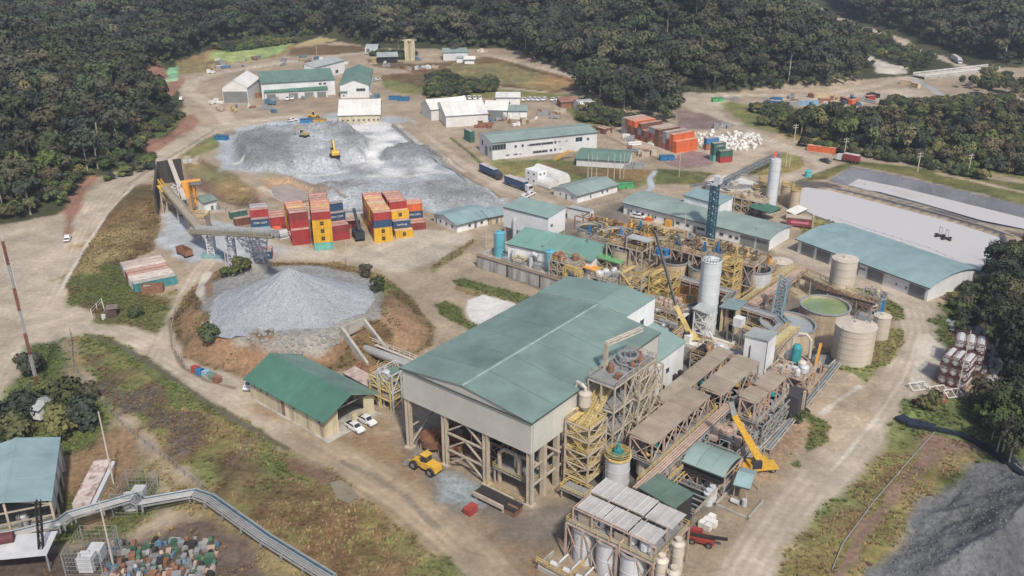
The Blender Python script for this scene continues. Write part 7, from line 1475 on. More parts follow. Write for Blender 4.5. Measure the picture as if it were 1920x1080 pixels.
# ================================================================ masts, poles, fences
p = PG(75,742); t = thing('lattice_antenna_mast', 'tall red and white lattice antenna mast at the left edge beside shrubs', 'mast', (p.x,p.y,p.z-.2)); hm = HT(75,742,455)+1
for i in range(7): part('mast_section', MB().lattice((0,0,hm*i/7),(0,0,hm*(i+1)/7),.5-.02*i,8,.07), (mat('mast_red', (.22,.06,.05), .6), mat('mast_white', (.42,.40,.39), .6))[i % 2], t)
part('antenna', MB().tube([(.6,0,hm*.72),(.6,0,hm*.86)],.14,6).tube([(-.7,.2,hm*.78),(-.7,.2,hm*.92)],.12,6).tube([(0,0,hm),(0,0,hm+3)],.05,5), GRYT, t)
part('fence_pen', MB().rail([(-4,-3,0),(5,-3,0),(5,4,0),(-4,4,0)],2.0,.07,2.5,True), GSTL, t)
def pole(lb, u, vb, vt, cat='pole', arms=0, lamp=False, r=.16, group=None, name='utility_pole', m=None, zmin=None):
    p = PG(u, vb); h = HT(u, vb, vt, p.z); t = thing(name, lb, cat, (p.x,p.y,p.z-.3), .3, group); part('post', MB().tube([(0,0,0),(0,0,h+.3)], [r,r*.65], 8), m or CRT, t)
    for k in range(arms): part('crossarm', MB().box(-1.3,-.08,h-.5-1.1*k,1.3,.08,h-.32-1.1*k).box(-1.2,-.05,h-.3-1.1*k,-1.1,.05,h-.05-1.1*k).box(1.1,-.05,h-.3-1.1*k,1.2,.05,h-.05-1.1*k), CRT, t)
    if lamp: part('lamp_head', MB().bar((0,0,h+.2),(.9,0,h+.35),.12).box(.6,-.2,h+.25,1.3,.2,h+.42), GSTL, t)
    return t, p, h
UP = []
for i, (u, b, tt) in enumerate(((1489,265,232),(1582,297,258),(1720,322,285),(1814,330,288))):
    UP.append(pole(['leftmost utility pole with crossarm along the wood edge','utility pole with double crossarm behind the red roadside container','utility pole third from the left along the wood edge','last utility pole before the right edge of the picture'][i], u, b, tt, 'utility pole', 2, group='utility poles along the wood', r=.22))
for (a, b) in zip(UP[:-1], UP[1:]):
    m = MB()
    for s in (-1.1, 1.1):
        A = a[1]+Vector((s,0,a[2]-.2)); B = b[1]+Vector((s,0,b[2]-.2)); pts = [A.lerp(B, k/8)-Vector((0,0,1.6*4*(k/8)*(1-k/8))) for k in range(9)]; m.tube([q-a[1] for q in pts], .035, 4)
    w_ = part('overhead_wire', m, DARK, a[0]); w_.rotation_euler = (0,0,-.3); w_.location = (0,0,.3)
for i, x in enumerate((1102,1109,1118,1139,1151,1162,1169)): pole(['leftmost','second','third','fourth','fifth','sixth','rightmost'][i]+' bare flagpole in the row before the green-roofed office', x, (338,337,336,339,337,336,335)[i], (288,290,291,293,290,287,287)[i], 'flagpole', name='flagpole', group='seven bare flagpoles')
for lb, u, b, tt, lamp in (('thin lamp pole on the container yard edge behind the ore mound', 651, 499, 452, 1), ('thin lamp pole standing on the gravel left of the flared conveyor tower', 426, 513, 443, 1), ('tall pale pole on the slope beside the caged transformers', 213, 906, 772, 0), ('tall pale pole at the scrap yard behind the wire cage', 213, 1062, 938, 0),
    ('tall lamp pole by the road left of the white hall', 912, 470, 430, 1), ('tall dark antenna pole beside the white mill annex', 1223, 742, 612, 0), ('pole between the containment wall and white silo', 1012, 512, 460, 1), ('pole right of the lone ore yard light vehicle lane', 1273, 332, 285, 0), ('pole pair, left one, on the green traffic island', 1473, 313, 270, 0), ('pole pair, right one, on the green traffic island', 1480, 312, 276, 0), ('tall pole beside the tank container stack', 1793, 742, 620, 0), ('pole behind the rear tank container stack', 1841, 622, 575, 0), ('dark pole at the end of the pond near the trees', 1847, 495, 448, 0), ('pole on the forest foot left of the valley road', 748, 92, 84, 0), ('pole above the long green slope in the far yard', 520, 113, 98, 0), ('pole in front of the brown bank in the far yard', 594, 104, 84, 0), ('pole beside the laboratory wall', 1283, 437, 400, 1), ('pole near the laboratory loading door', 1417, 460, 422, 1)):
    pole(lb, u, b, tt, 'pole', 0, bool(lamp), r=.2 if u < 300 else .14, name='lamp_pole' if lamp else 'pole')
def fence(lb, pts, h=1.8, step=3.0, wm=GSTL, name='wire_fence', rails=2):
    w_ = [PG(u, v) for u, v in pts]; o = w_[0]; t = thing(name, lb, 'fence', tuple(o)); n = 0
    r = MB(); pm = None
    for a, b in zip(w_[:-1], w_[1:]):
        L = (b-a).length; k = max(1, int(L/step))
        for i in range(k):
            q = a.lerp(b, i/k); q2 = a.lerp(b, (i+1)/k); q.z = hz(q.x, q.y); q2.z = hz(q2.x, q2.y); q -= o; q2 -= o
            if n < 120:
                if pm is None: pm = MB().box(-.07,-.07,-.2,.07,.07,h).mesh('post', wm)
                link('post', pm, t, tuple(q)); n += 1
            for j in range(rails): r.bar(q+Vector((0,0,h*(j+1)/rails-.05)), q2+Vector((0,0,h*(j+1)/rails-.05)), .05)
    part('rail', r, wm, t); return t
fence('long wire fence running down the grassy slope at the left', [(133,628),(138,690),(165,730),(230,800),(330,880),(430,960),(520,1040),(570,1078)], 2.0, 3.2)
fence('concrete-posted fence curving around the foot of the ore mound', [(330,580),(322,625),(328,660),(350,690),(390,712),(440,722)], 1.4, 2.2, CONCM)
fence('row of low barrier posts along the outer edge of the left dirt road', [(296,302),(320,292),(350,276),(380,262),(396,250)], 1.0, 7, WTENT, 'barrier_row', 1)
fence('wire fence between the fabric shelters road and the laboratory', [(1090,392),(1150,378),(1172,372)], 1.8, 3); fence('pond edge fence above the long warehouse', [(1560,412),(1640,438),(1740,470),(1800,496)], 1.2, 3); fence('fence along the forest edge beside the valley road', [(1290,170),(1400,170),(1520,168),(1600,160)], 1.6, 4)
t = fence('short pipe gate beside the brown guard booth', [(172,590),(192,570),(198,590)], 1.8, 3, WTENT, 'gate')
# long stained kerb / pond berm pipes
t = thing('guard_booth', 'small brown guard booth beside the gate at the road fork', 'booth', tuple(PG(204,596)), .3); part('wall', MB().box(0,0,0,2.2,2.2,2.6), mat('dark_brown_wood', (.09,.05,.045), .8), t); part('roof', MB().box(-.4,-.4,2.6,2.6,2.6,2.8), mat('booth_roof', (.22,.17,.16), .7), t); part('water_drum', MB().lathe([(.6,0),(.6,1.3)],12,(-1.2,-.3,0)), GRYT, t)
for i,(u,v,c,lb) in enumerate(((368,697,REDP,'red lidded waste bin beside the road below the ore mound'),(376,702,BLUP,'blue waste bin next to the red one below the ore mound'),(386,704,mat('light_blue_bin',(.25,.38,.5)),'light blue waste bin in the roadside row'),(398,710,GREENR2,'greenish covered crate at the end of the roadside bin row'),(408,716,RUST,'brown scrap crate after the covered crate in the bin row'))):
    p = PG(u,v); t = thing('waste_bin', lb, 'bin', (p.x,p.y,0), -.5, 'waste bins by the ore mound'); part('tub', MB().prism([(-.85,0),(.85,0),(1,1.3),(-1,1.3)],-.7,.7,'y'), c, t); part('lid', MB().box(-1.02,-.75,1.3,1.02,.75,1.42), c, t)
# tunnel portal and tube under the mound
pp = PG(655,690); t = thing('tunnel_portal', 'concrete tunnel portal with splayed wing walls in the flank of the ore mound', 'tunnel portal', (pp.x,pp.y,0)); R2 = lambda u,v,z: P(u,v,z)-Vector((pp.x,pp.y,0))
def slab(a, b, za0, za1, zb0, zb1, th=.7):
    d_ = (b-a); n_ = Vector((-d_.y, d_.x, 0)).normalized()*th/2; m = MB(); q = []
    for s in (-1, 1): q += [(a.x+n_.x*s,a.y+n_.y*s,za0),(b.x+n_.x*s,b.y+n_.y*s,zb0),(b.x+n_.x*s,b.y+n_.y*s,zb1),(a.x+n_.x*s,a.y+n_.y*s,za1)]
    return m.add(q, [(0,1,2,3),(7,6,5,4),(0,4,5,1),(1,5,6,2),(2,6,7,3),(3,7,4,0)])
a_ = R2(645,663,0); b_ = R2(685,645,0); c_ = R2(690,688,0); d_ = R2(735,672,0)
part('wing_wall', slab(a_, c_, -1, 7.6, -1, 1.2), CONCM, t); part('wing_wall', slab(b_, d_, -1, 7.6, -1, 1.2), CONCM, t); part('head_wall', slab(a_, b_, 5.2, 7.6, 5.2, 7.6), CONCM, t); part('tunnel_mouth', slab(a_.lerp(c_,.12), b_.lerp(d_,.12), -1, 5.2, -1, 5.2, .2), DARK, t)
e0 = a_.lerp(b_,.45); e1 = R2(770,690,0); m = MB(); e1 = R2(790,692,4.0); e1.z = 0; m.tube([(e0.x,e0.y,1.4),(e1.x,e1.y,4.0)], 1.1, 14); t2 = thing('reclaim_conveyor', 'round covered conveyor tube rising from the tunnel portal into the mill hall', 'conveyor', (pp.x,pp.y,0)); part('tube_cover', m, mat('silver_cover',(.50,.49,.46)), t2, True); m = MB()
for i in range(6): q = e0.lerp(e1,(i+.5)/6); z = 1.4+2.6*(i+.5)/6; m.bar((q.x,q.y,0),(q.x,q.y,z-1.1),.3).bar((q.x-1,q.y-1,0),(q.x,q.y,z-1),.2)
part('support', m, PINK, t2); part('handrail', MB().rail([(e0.x+1,e0.y+2.4,2.2),(e1.x+1,e1.y+2.4,4)],1.3,.16,2).bar((e0.x+1,e0.y+2.4,2),(e1.x+1,e1.y+2.4,3.8),.9,.2), CRT, t2)
t = thing('portal_yard_walls', 'rust-stained walled pit with scrap between the portal and the mill hall', 'pit', (pp.x,pp.y,0)); part('wall', slab(R2(676,700,0),R2(760,735,0),0,.9,0,.9,.4), RUST, t); m = MB(); random.seed(4)
for i in range(16): q = R2(random.uniform(665,735),random.uniform(685,712),0); s=random.uniform(.4,1.1); m.box(q.x-s,q.y-s*.7,0,q.x+s,q.y+s*.7,random.uniform(.4,1.6))
part('scrap', m, RUST, t)
q_ = building('rusty_flat_shed', 'long low shed with rusty pale flat roof between the green shed and mill', 'shed', (645,700),(705,733),(722,722), 3.4, 'mono', .4, mat('rusty_pale_roof',(.42,.33,.28),.7,0,.3,.6), mat('ochre_wall',(.40,.32,.16),.8,0,.15,.6), 5, .2)
g = G(722,758,0); t = gt('yellow_platform_block', 'stacked yellow railed platforms against the left corner of the mill hall', 'platform', g.x-3, g.y-1.5); platform(t, 6.5, 5.2, [2.6,5.0,7.4], 2, 1, YEL, YEL, 97, BEI, 8)
g = G(735,705,8); t = gt('grey_hopper_frame', 'grey steel head frame where the conveyor tube enters the mill hall', 'frame', g.x-2.6, g.y-2); part('frame', steel(0,0,4.6,5.6,[5,9.6],1,2,.26), GRYT, t); part('hopper', MB().lathe([(.6,4.6),(1.7,7.4),(1.7,9.2)],4,(2.3,2.8,0)), GREENR2, t)
# substation cages, transformer row, pipes at the lower left
def zg(u, v): return PG(u, v)
for (u, v, w, d, h, lb) in ((246,962,6,8,5.2,'wire cage holding pale transformer boxes beside the pipe rack'), (165,1078,6.5,7.5,5.5,'wire cage with a pale ribbed tank at the bottom left')):
    p = zg(u, v); t = thing('equipment_cage', lb, 'cage', (p.x-w/2,p.y-1,p.z)); part('corner_post', MB().bar((0,0,0),(0,0,h),.16).bar((w,0,0),(w,0,h),.16).bar((w,d,0),(w,d,h),.16).bar((0,d,0),(0,d,h),.16), GSTL, t); m = MB()
    for k in range(7): z = h*k/6; m.bar((0,0,z),(w,0,z),.05).bar((w,0,z),(w,d,z),.05).bar((0,0,z),(0,d,z),.05).bar((0,d,z),(w,d,z),.05)
    for k in range(1,8): m.bar((w*k/8,d,0),(w*k/8,d,h),.05).bar((0,d*k/8,0),(0,d*k/8,h),.05).bar((w,d*k/8,0),(w,d*k/8,h),.05)
    part('wire_mesh', m, GSTL, t); part('transformer', MB().box(1.5,1.5,0,4,3.6,3.2).box(2,4.2,0,4.4,6.6,2.6).tube([(2,1.8,3.2),(2,1.8,4.2)],.15).tube([(3.2,2.8,3.2),(3.2,2.8,4.2)],.15), GRYT, t); part('cooling_fins', MB().box(1.1,1.7,.4,1.45,3.4,2.8).box(4.05,1.7,.4,4.4,3.4,2.8), GSTL, t)
p = zg(140,968); t = thing('rusty_transformer_row', 'long rust-streaked electrical cabinet row beside the open-front building', 'cabinet', (p.x,p.y,p.z), .12)
for k in range(5): part('cabinet', MB().box(0,3.0*k,0,3.4,3.0*k+2.8,3.0), mat('streaked_white',(.50,.43,.40),.7,0,.2,.5,streak=1,c2=(.20,.09,.07)), t)
part('cooling_fins', MB().box(3.5,0,.3,4.3,14.6,2.6), GRYT, t)
GR = lambda u, v, z=0: tuple(G(u, v, z)[:2])
t = rack('bundle of grey pipes on a rack sweeping across the lower left corner', [GR(-60,1045,-1),GR(115,1000,-1),GR(135,985,-1),GR(255,950,-1),GR(270,960,-1),GR(365,935,0),GR(395,945,0),GR(500,1020,0),GR(620,1095,0)], 1.6, 2.6, 6, .17, PIPEG, GSTL, None)
p = zg(40,1075); t = thing('lower_left_machine_roof', 'pale machine roof with a dark red drum in the bottom left corner', 'machinery', (p.x-6,p.y-1,p.z), .15); part('roof', MB().box(0,0,3.4,11,6.5,3.6), GRYT, t); part('drum', MB().tube([(1.5,4.5,4.4),(4.2,4.9,4.4)],1.0,14), mat('dark_red_drum',(.10,.03,.03)), t); part('post', MB().box(0,0,0,.3,.3,3.4).box(10.7,0,0,11,.3,3.4), GSTL, t); part('mast', MB().lattice((9.5,2,3.6),(10.5,3,13),.7,9,.12), DARK, t)
random.seed(21); dl = lambda n, c: mat('dull_'+n, c, .75, 0, .25, 1.5); JC = [('green',dl('green',(.07,.14,.09))),('blue',dl('blue',(.09,.17,.25))),('white',dl('white',(.30,.29,.27))),('grey',GSTL),('grey',dl('grey',(.2,.2,.2))),('beige',PINK),('brown',RUST),('dark',DARK),('dark green',dl('dark_green',(.04,.10,.07)))]
JM = [MB().box(-.7,-.5,0,.7,.5,1.1).box(-.75,-.55,1.1,.75,.55,1.2).mesh('scrap_item', None), MB().lathe([(.42,0),(.45,.05),(.45,1.05),(.42,1.1)],12).mesh('scrap_item', None), MB().box(-1.3,-.45,0,1.3,.45,.5).box(-1.1,-.35,.5,.9,.35,.85).mesh('scrap_item', None), MB().tube([(0,-.35,.7),(0,.35,.7)],.7,16).tube([(0,-.5,.7),(0,.5,.7)],.2,8).mesh('scrap_item', None)]
for me in JM: me.materials.append(BLK)
for i in range(190):
    u = 212+(i % 19)*11+random.uniform(-3,3)-(i//19)*1.5; v = 1006+(i//19)*8.6+random.uniform(-2,2)
    if v < 1008+abs(u-330)*.12 or random.random() < .22: continue
    p = PG(u, v); k = random.randrange(4); cn_, m_ = random.choice(JC); nm = ['crate','drum','long case','cable reel'][k]
    o = link(['scrap_crate','steel_drum','equipment_case','cable_reel'][k], JM[k], None, (p.x,p.y,p.z-.02), (0,0,random.choice([.1,1.67])+random.uniform(-.25,.25))); o.material_slots[0].link = 'OBJECT'; o.material_slots[0].material = m_; s = random.uniform(.6,1.1); o.scale = (s,s,s)
    tag(o, f'{cn_} {nm} lying in the scrap yard at the bottom left', nm, f'{cn_} {nm}s of the lower left scrap yard')
# sacks and salvage near the rusty containers
bag = MB().lathe([(.5,0),(.75,.15),(.8,.8),(.6,1.15),(.2,1.25)],9).mesh('bulk_bag', WTENT)
for i in range(190):
    a = random.uniform(0,6.28); r_ = math.sqrt(random.random()); u = 1383+45*r_*math.cos(a); v = 267+18*r_*math.sin(a)
    if random.random() < .3: u, v = random.uniform(1262,1345), random.uniform(245,278)
    if v > 279 and u < 1350: continue
    p = P(u, v); o = link('bulk_bag', bag, None, (p.x,p.y,0), (0,0,a)); o.scale = [random.uniform(.6,1.25)]*3; tag(o, 'bulk sack in the salvage heap beside the rusty containers', 'sack', 'white sacks of the salvage heap')
for i,(u,v,c,lb) in enumerate(((1353,240,GSTL,'grey-green steel hopper standing at the top of the sack yard'),(1175,262,WTENT,'stack of white crates by the salvage lane'),(1213,292,RUST,'heap of bent scrap pipes by the salvage lane'),(1190,315,GSTL,'heap of flat scrap sheets next to the lane'),(1345,190,GREENP,'green machinery heap at the far road junction'),(1368,188,BEI,'beige machinery heap beside the green one'),(1455,190,BLUP,'bright blue plastic crates heap by the far road'),(1640,182,DARK,'dark scrap heap near the bridge road'),(460,150,RUST,'rusty machinery beside the white peaked tent'),(480,182,RUST,'rusty brown plant in front of the far workshop'),(500,205,GSTL,'grey boxes in front of the far rusty plant'),(660,182,WTENT,'row of small white sheds in the far yard'),(575,230,BLUP,'dark blue skip at the upper edge of the ore yard'),(600,231,YPA,'yellow plate stack beside the dark blue skip'),(740,187,BLUP,'pair of dark blue covered skips in the far yard'),(757,189,BLUP,'second dark blue covered skip in the far yard'),(416,262,BLUP,'small blue cabin at the left corner of the ore yard'),(362,305,GRYT,'white and blue portable toilets above the crusher'),(1250,300,BLUP,'bright blue water bin by the green-roofed office'),(1172,352,GREENP,'green skip on the grass behind the laboratory'),(990,230,RUST,'rusty machine parts on the dirt behind the office'),(1020,215,RUST,'row of brown wheeled machines behind the office'),(905,240,RUST,'scrap parts beside the raised tent hall pad'),(960,222,WTENT,'long white canopy over brown machines'),(1045,213,RUST,'brown digger parts at the end of the machine row'),(790,130,GRYT,'grey pipes and boxes on the far bench'),(810,128,WTENT,'white dome tank on the far bench'),(640,120,WTENT,'white cabins left of the far store building'),(905,97,WTENT,'white tents at the end of the hill track'),(1180,224,BLUP,'light blue canopy under the trees by the lower track'))):
    random.seed(i+50); p = P(u, v); t = thing('salvage_heap' if 'heap' in lb else 'yard_equipment', lb, 'equipment', (p.x,p.y,hz(p.x,p.y)), random.uniform(-.3,.3)); m = MB(); q = MB(); one = c in (BLUP, GREENP, YPA)
    for k in range(2 if one else 7):
        x, y = random.uniform(-3.4,3.4), random.uniform(-1.6,1.6); s = random.uniform(.7,1.6)
        if one: x = -1.6+3.2*k; m.prism([(x-1.4,0),(x+1.4,0),(x+1.6,1.9),(x-1.6,1.9)],-1.2,1.2,'y')
        else: (m if k % 2 else q).box(x-s,y-s*.7,0,x+s,y+s*.7,random.uniform(.8,2.4)); q.bar((x-s,y,.2),(x+s,y+1,1.8),.25)
    part('body', m, c, t)
    if q.v: part('fitting', q, random.choice([GSTL,c,BEI]), t)
    else: part('rim', MB().box(-3.2,-1.3,1.9,3.3,-1.1,2.05).box(-3.2,1.1,1.9,3.3,1.3,2.05), TRIM, t)
random.seed(99); FJ = [MB().box(-1.6,-.9,0,1.6,.9,1.7).box(-1.7,-1,1.7,1.7,1,1.85).mesh('yard_crate', None), MB().box(-2.6,-.9,.5,.4,.9,1.6).box(.5,-.9,.4,2.2,.9,2.3).tube([(-1.8,-1,.5),(-1.8,1,.5)],.5,8).tube([(1.4,-1,.5),(1.4,1,.5)],.5,8).mesh('yard_machine', None), MB().tube([(-2.5,0,.4),(2.5,0,.4)],.4,8).tube([(-2.5,.85,.4),(2.5,.85,.4)],.4,8).tube([(-2.5,.42,1.1),(2.5,.42,1.1)],.4,8).mesh('pipe_pile', None)]
for me in FJ: me.materials.append(BLK)
for reg, rn, n_ in (((380,470,112,150),'left part of the far yard',14),((470,620,108,128),'back of the far yard behind the workshop',16),((400,520,186,212),'dirt apron in front of the far workshop',14),((560,720,176,186),'strip between workshop and ribbed tent',8),((700,800,112,136),'bench near the beige tower',10),((885,1050,210,238),'dirt behind the long office building',16),((1090,1160,250,262),'lane beside the rusty containers',6),((1180,1235,262,290),'salvage lane in front of the rusty containers',8),((1430,1640,180,200),'far roadside yard',20)):
    for k in range(n_):
        p = P(random.uniform(*reg[:2]), random.uniform(*reg[2:])); q = random.randrange(3); cn_, m_ = random.choice([('white',WTENT),('grey',GSTL),('brown',RUST),('beige',PINK),('blue',dl('blue',(.09,.17,.25))),('yellow',mat('dull_yellow', (.42,.34,.16)))]); nm = ('crate','machine','pipe pile')[q]
        o = link(('yard_crate','yard_machine','pipe_pile')[q], FJ[q], None, (p.x,p.y,hz(p.x,p.y)), (0,0,random.uniform(0,3.1))); o.material_slots[0].link = 'OBJECT'; o.material_slots[0].material = m_; s = random.uniform(.7,1.3); o.scale = (s,s,s)
        tag(o, f'small {cn_} {nm} on the {rn}', nm, f'{cn_} {nm}s on the {rn}')
# bridge in the valley
a = P(1722,147,0); b = P(1862,131,0); t = thing('road_bridge', 'long low concrete bridge carrying the road across the far valley stream', 'bridge', tuple(a)); d_ = b-a; part('deck', MB().bar((0,0,1.4),tuple(d_+Vector((0,0,1.4))),9,.7), mat('bridge_deck',(.5,.47,.42),.8,0,.1), t); nrm = Vector((-d_.y,d_.x,0)).normalized()*4.4
part('girder', MB().bar(-nrm+Vector((0,0,.6)),d_-nrm+Vector((0,0,.6)),.5,1.4), CONCM, t); part('parapet', MB().rail([-nrm+Vector((0,0,1.7)),d_-nrm+Vector((0,0,1.7))],1.1,.25,5).rail([nrm+Vector((0,0,1.7)),d_+nrm+Vector((0,0,1.7))],1.1,.25,5), WTENT, t); part('pier', MB().cbox(tuple(d_*.33+Vector((0,0,.3))),(2,7,2)).cbox(tuple(d_*.7+Vector((0,0,.3))),(2,7,2)), CONCM, t)
# right side oddments
t = thing('black_tarped_trailer', 'black tarped low trailer parked on the dirt beside the cream tank', 'trailer', tuple(PG(1541,702)), 1.15); m = MB().box(0,0,.5,6.2,2.4,2.1); r_ = MB()
for k in range(8): r_.box(.3+.75*k,-.05,2.1,.55+.75*k,2.45,2.3)
part('load', m, mat('black_tarp',(.05,.05,.055)), t); part('strap', r_, GSTL, t); wheels(t, [(1,.1),(1,2.3),(5,.1),(5,2.3)])
for (u,v,lb) in ((1712,735,'pale bent steel frame lying by the road bend'),(1750,742,'white rectangular steel frame on the grass below the tank containers'),(1778,748,'small white triangular frame right of the rectangular one')):
    p = PG(u,v); t = thing('steel_frame_piece', lb, 'frame', (p.x,p.y,0), .25, 'loose white frames'); part('bar', MB().bar((0,0,.3),(4,0,.3),.2).bar((0,2,1.2),(4,2,1.2),.2).bar((0,0,.3),(0,2,1.2),.2).bar((4,0,.3),(4,2,1.2),.2).bar((2,0,.3),(2,2,1.2),.15), WTENT, t); part('leg', MB().bar((0,2,0),(0,2,1.2),.15).bar((4,2,0),(4,2,1.2),.15), WTENT, t)
p = PG(1716,762); t = thing('rusty_trough', 'rusty ribbed steel trough lying below the tank containers', 'trough', (p.x,p.y,0), .15); part('shell', MB().box(0,0,0,8.5,.15,1).box(0,1.6,0,8.5,1.75,1).box(0,.15,0,8.5,1.6,.15), RUST, t); part('rib', MB().box(1,.15,.3,1.2,1.6,1).box(3,.15,.3,3.2,1.6,1).box(5,.15,.3,5.2,1.6,1).box(7,.15,.3,7.2,1.6,1), BEI, t)
def drape(lb, name, pts, w, m, h=.5, cat='liner'):
    w_ = [PG(u, v) for u, v in pts]; o = w_[0]; mb = MB()
    for a, b in zip(w_[:-1], w_[1:]):
        k = max(1, int((b-a).length/2))
        for i in range(k):
            q, q2 = a.lerp(b, i/k), a.lerp(b, (i+1)/k)
            q.z = hz(q.x,q.y)+h*.5; q2.z = hz(q2.x,q2.y)+h*.5; mb.bar(q-o, q2-o+(q2-q)*.04, w*random.uniform(.85,1.15), h)
    t = link(name, mb.mesh(name, m), None, tuple(o)); return tag(t, lb, cat)
BT = mat('black_liner', (.02,.025,.035), .35, 0, .3, 1)
drape('black plastic liner bunched at the head of the ditch by the grey ore heap', 'ditch_liner', [(1685,785),(1700,795),(1725,800),(1752,806)], 2.6, BT, .9); drape('black lined ditch running to the right edge above the grey ore heap', 'ditch_liner', [(1755,806),(1800,816),(1830,830),(1860,850),(1925,895)], 1.4, BT, .5)
for lb, pts, r in (('long thin grey pipe along the earth track at lower right', [(1560,1070),(1580,1020),(1640,940),(1700,870),(1752,812)], .1), ('grey pipe line along the top of the lined pond berm', [(1560,352),(1650,372),(1740,396),(1840,424),(1900,444)], .2), ('pair of pale pipes curving along the ore yard edge', [(735,232),(770,262),(800,290),(850,320),(880,345)], .25), ('pale pipe running beside the left brown bank road', [(1480,345),(1520,330),(1540,322)], .2)):
    w_ = [PG(u,v) for u,v in pts]; o = w_[0]; m = MB().tube([q-o+Vector((0,0,.3)) for q in w_], r, 6); tag(link('ground_pipe', m.mesh('ground_pipe', PIPEG), None, tuple(o)), lb, 'pipe')
for i,(u,v) in enumerate(((1762,443),(1774,448))):
    p = P(u,v,-.7); t = thing('floating_aerator', ['left floating aerator raft on the pale pond','right floating aerator raft on the pale pond'][i], 'aerator', tuple(p), .3, 'aerators on the pond'); part('float', MB().box(-2,-.4,0,2,.4,.5).box(-.4,-2,.02,.4,2,.48), DARK, t); part('mast', MB().bar((0,-.6,.4),(0,-.6,3.2),.14).bar((0,.6,.4),(0,.6,3.2),.14).bar((0,-.6,3.2),(0,.6,3.2),.14), GSTL, t)
p = P(1619,356,-4.8); t = thing('floating_pump', 'small dark pump raft floating on the lined pond', 'pump raft', tuple(p), .2); part('float', MB().box(-2.4,-1,0,2.4,1,.6), DARK, t); part('mast', MB().bar((0,0,.4),(0,0,2.6),.25).box(-1.2,-.5,.6,1,.5,1.4), GSTL, t)
p = PG(1515,331); tank('small_cyan_tank', 'small cyan tank on the berm corner of the pale pond', *toG(p)[:2], 1.3, 2.2, mat('cyan_tank',(.12,.45,.48),.5), roof='dome', seams=0, n=16, ladder=False, domed=.3)
t = thing('yellow_locker', 'yellow steel locker standing against the laboratory wall', 'locker', tuple(P(1246,424)), RZ+.0); part('body', MB().box(0,0,0,2.2,1.2,2.3), YPA, t); part('leaf', MB().box(.1,-.05,.1,1.05,0,2.2).box(1.15,-.05,.1,2.1,0,2.2), ORG, t)
t = thing('orange_bin', 'orange covered bin beside the white pickup at the laboratory', 'bin', tuple(P(1210,414)), RZ); part('tub', MB().prism([(0,0),(2,0),(2.2,1.3),(-.2,1.3)],0,1.4,'y'), mat('orange_flag',(.75,.13,.04)), t); part('lid', MB().box(-.25,-.05,1.3,2.25,1.45,1.4), ORG, t)
t = thing('outside_stair', 'yellow outside stair against the front wall of the long office building', 'stair', tuple(P(1066,298)), math.atan2((P(1120,252,7.6)-P(923,268,7.6)).y,(P(1120,252,7.6)-P(923,268,7.6)).x)); s_ = MB(); r_ = MB(); stairs(s_, r_, -7, -1.8, 0, 3.6, 1.4, 'x', 6.5); part('stair_flight', s_, YPA, t); part('handrail', r_, YPA, t); part('landing', MB().box(-.5,-1.8,3.5,1.8,-.2,3.65), YPA, t)
# ================================================================ shrubs, rocks, grass tufts
random.seed(5); BUSH = [crown_mesh('foliage', 1.6, 1.3, .3, 520, .34, 60+i, LEAFG if i % 2 else LEAF, 6) for i in range(4)]
DBUSH = crown_mesh('foliage', 1.7, 1.2, .2, 480, .3, 70, DRYLEAF, 6)
def shrub(lb, u, v, s, me, name='shrub', group=None):
    p = PG(u, v); t = thing(name, lb, 'shrub', (p.x,p.y,p.z-.2), random.uniform(0,6), group); link('foliage', me, t); part('stem', MB().tube([(0,0,-.3),(.1,0,1.2)],.1,5), BARK, t); t.scale = (s,s,s)
for i,(u,v,s,lb) in enumerate(((35,790,3.2,'large green bush nearest the left edge below the mast'),(18,830,3.0,'green bush just below the largest bush at the left edge'),(55,700,2.6,'green bush left of the mast foot'),(118,770,3.0,'green bush right of the small mast hut'),(150,800,3.0,'green bush at the top right of the clump beyond the mast hut'),(120,820,3.2,'green bush at the bottom of the clump beyond the mast hut'),(160,760,2.2,'small bright bush beside the fence near the mast hut'),(90,740,1.8,'small bush right behind the mast hut'),(395,640,2.0,'dark green bush on the brown flank of the ore mound'),(385,630,1.3,'small bush left of the dark one on the ore mound flank'),(452,512,2.2,'yellow-green bush beside the concrete tower base'),(430,520,1.6,'small yellow-green bush left of the tower base'),(256,592,1.5,'round dark shrub on the grass near the guard booth'),(1745,765,2.0,'bush at the edge of the lower right slope'),(1845,760,3,'large dark bush under the right-hand trees'),(1870,800,3.4,'large dark bush below the other at the right edge'),(1900,760,3,'dark bush at the right frame edge'),(1500,790,1.5,'low bush at the corner of the small excavated plot'),(690,520,1.6,'green bush on the right rim of the ore mound'),(705,545,1.6,'second green bush on the right rim of the ore mound'),(848,108,4.0,'dark round tree on the slope below the hill cabins'))):
    shrub(lb, u, v, s, BUSH[i % 4] if 'yellow' not in lb else BUSH[1])
random.seed(77)
def pts_in(polypx, step, smin, smax, edge=0, seed=1, z=True):
    X, Y = scatter(W(polypx), step, seed, edge); Z_ = height(X, Y); rs = np.random.RandomState(seed)
    return [(a, b, c-.1, rs.uniform(smin, smax)) for a, b, c in zip(X, Y, Z_)]
def tuft_mesh(name, m, seed):
    rnd = random.Random(seed); mb = MB()
    for i in range(26):
        a = rnd.uniform(0, 6.28); r_ = rnd.uniform(0, .35); x, y = r_*math.cos(a), r_*math.sin(a); l = rnd.uniform(.25, .6); b = rnd.uniform(0, 6.28); w_ = rnd.uniform(.05, .11); dx, dy = math.cos(b), math.sin(b)
        mb.add([(x-dy*w_, y+dx*w_, 0), (x+dy*w_, y-dx*w_, 0), (x+dx*l*.7, y+dy*l*.7, l)], [(0,1,2)])
    return mb.mesh(name, m)
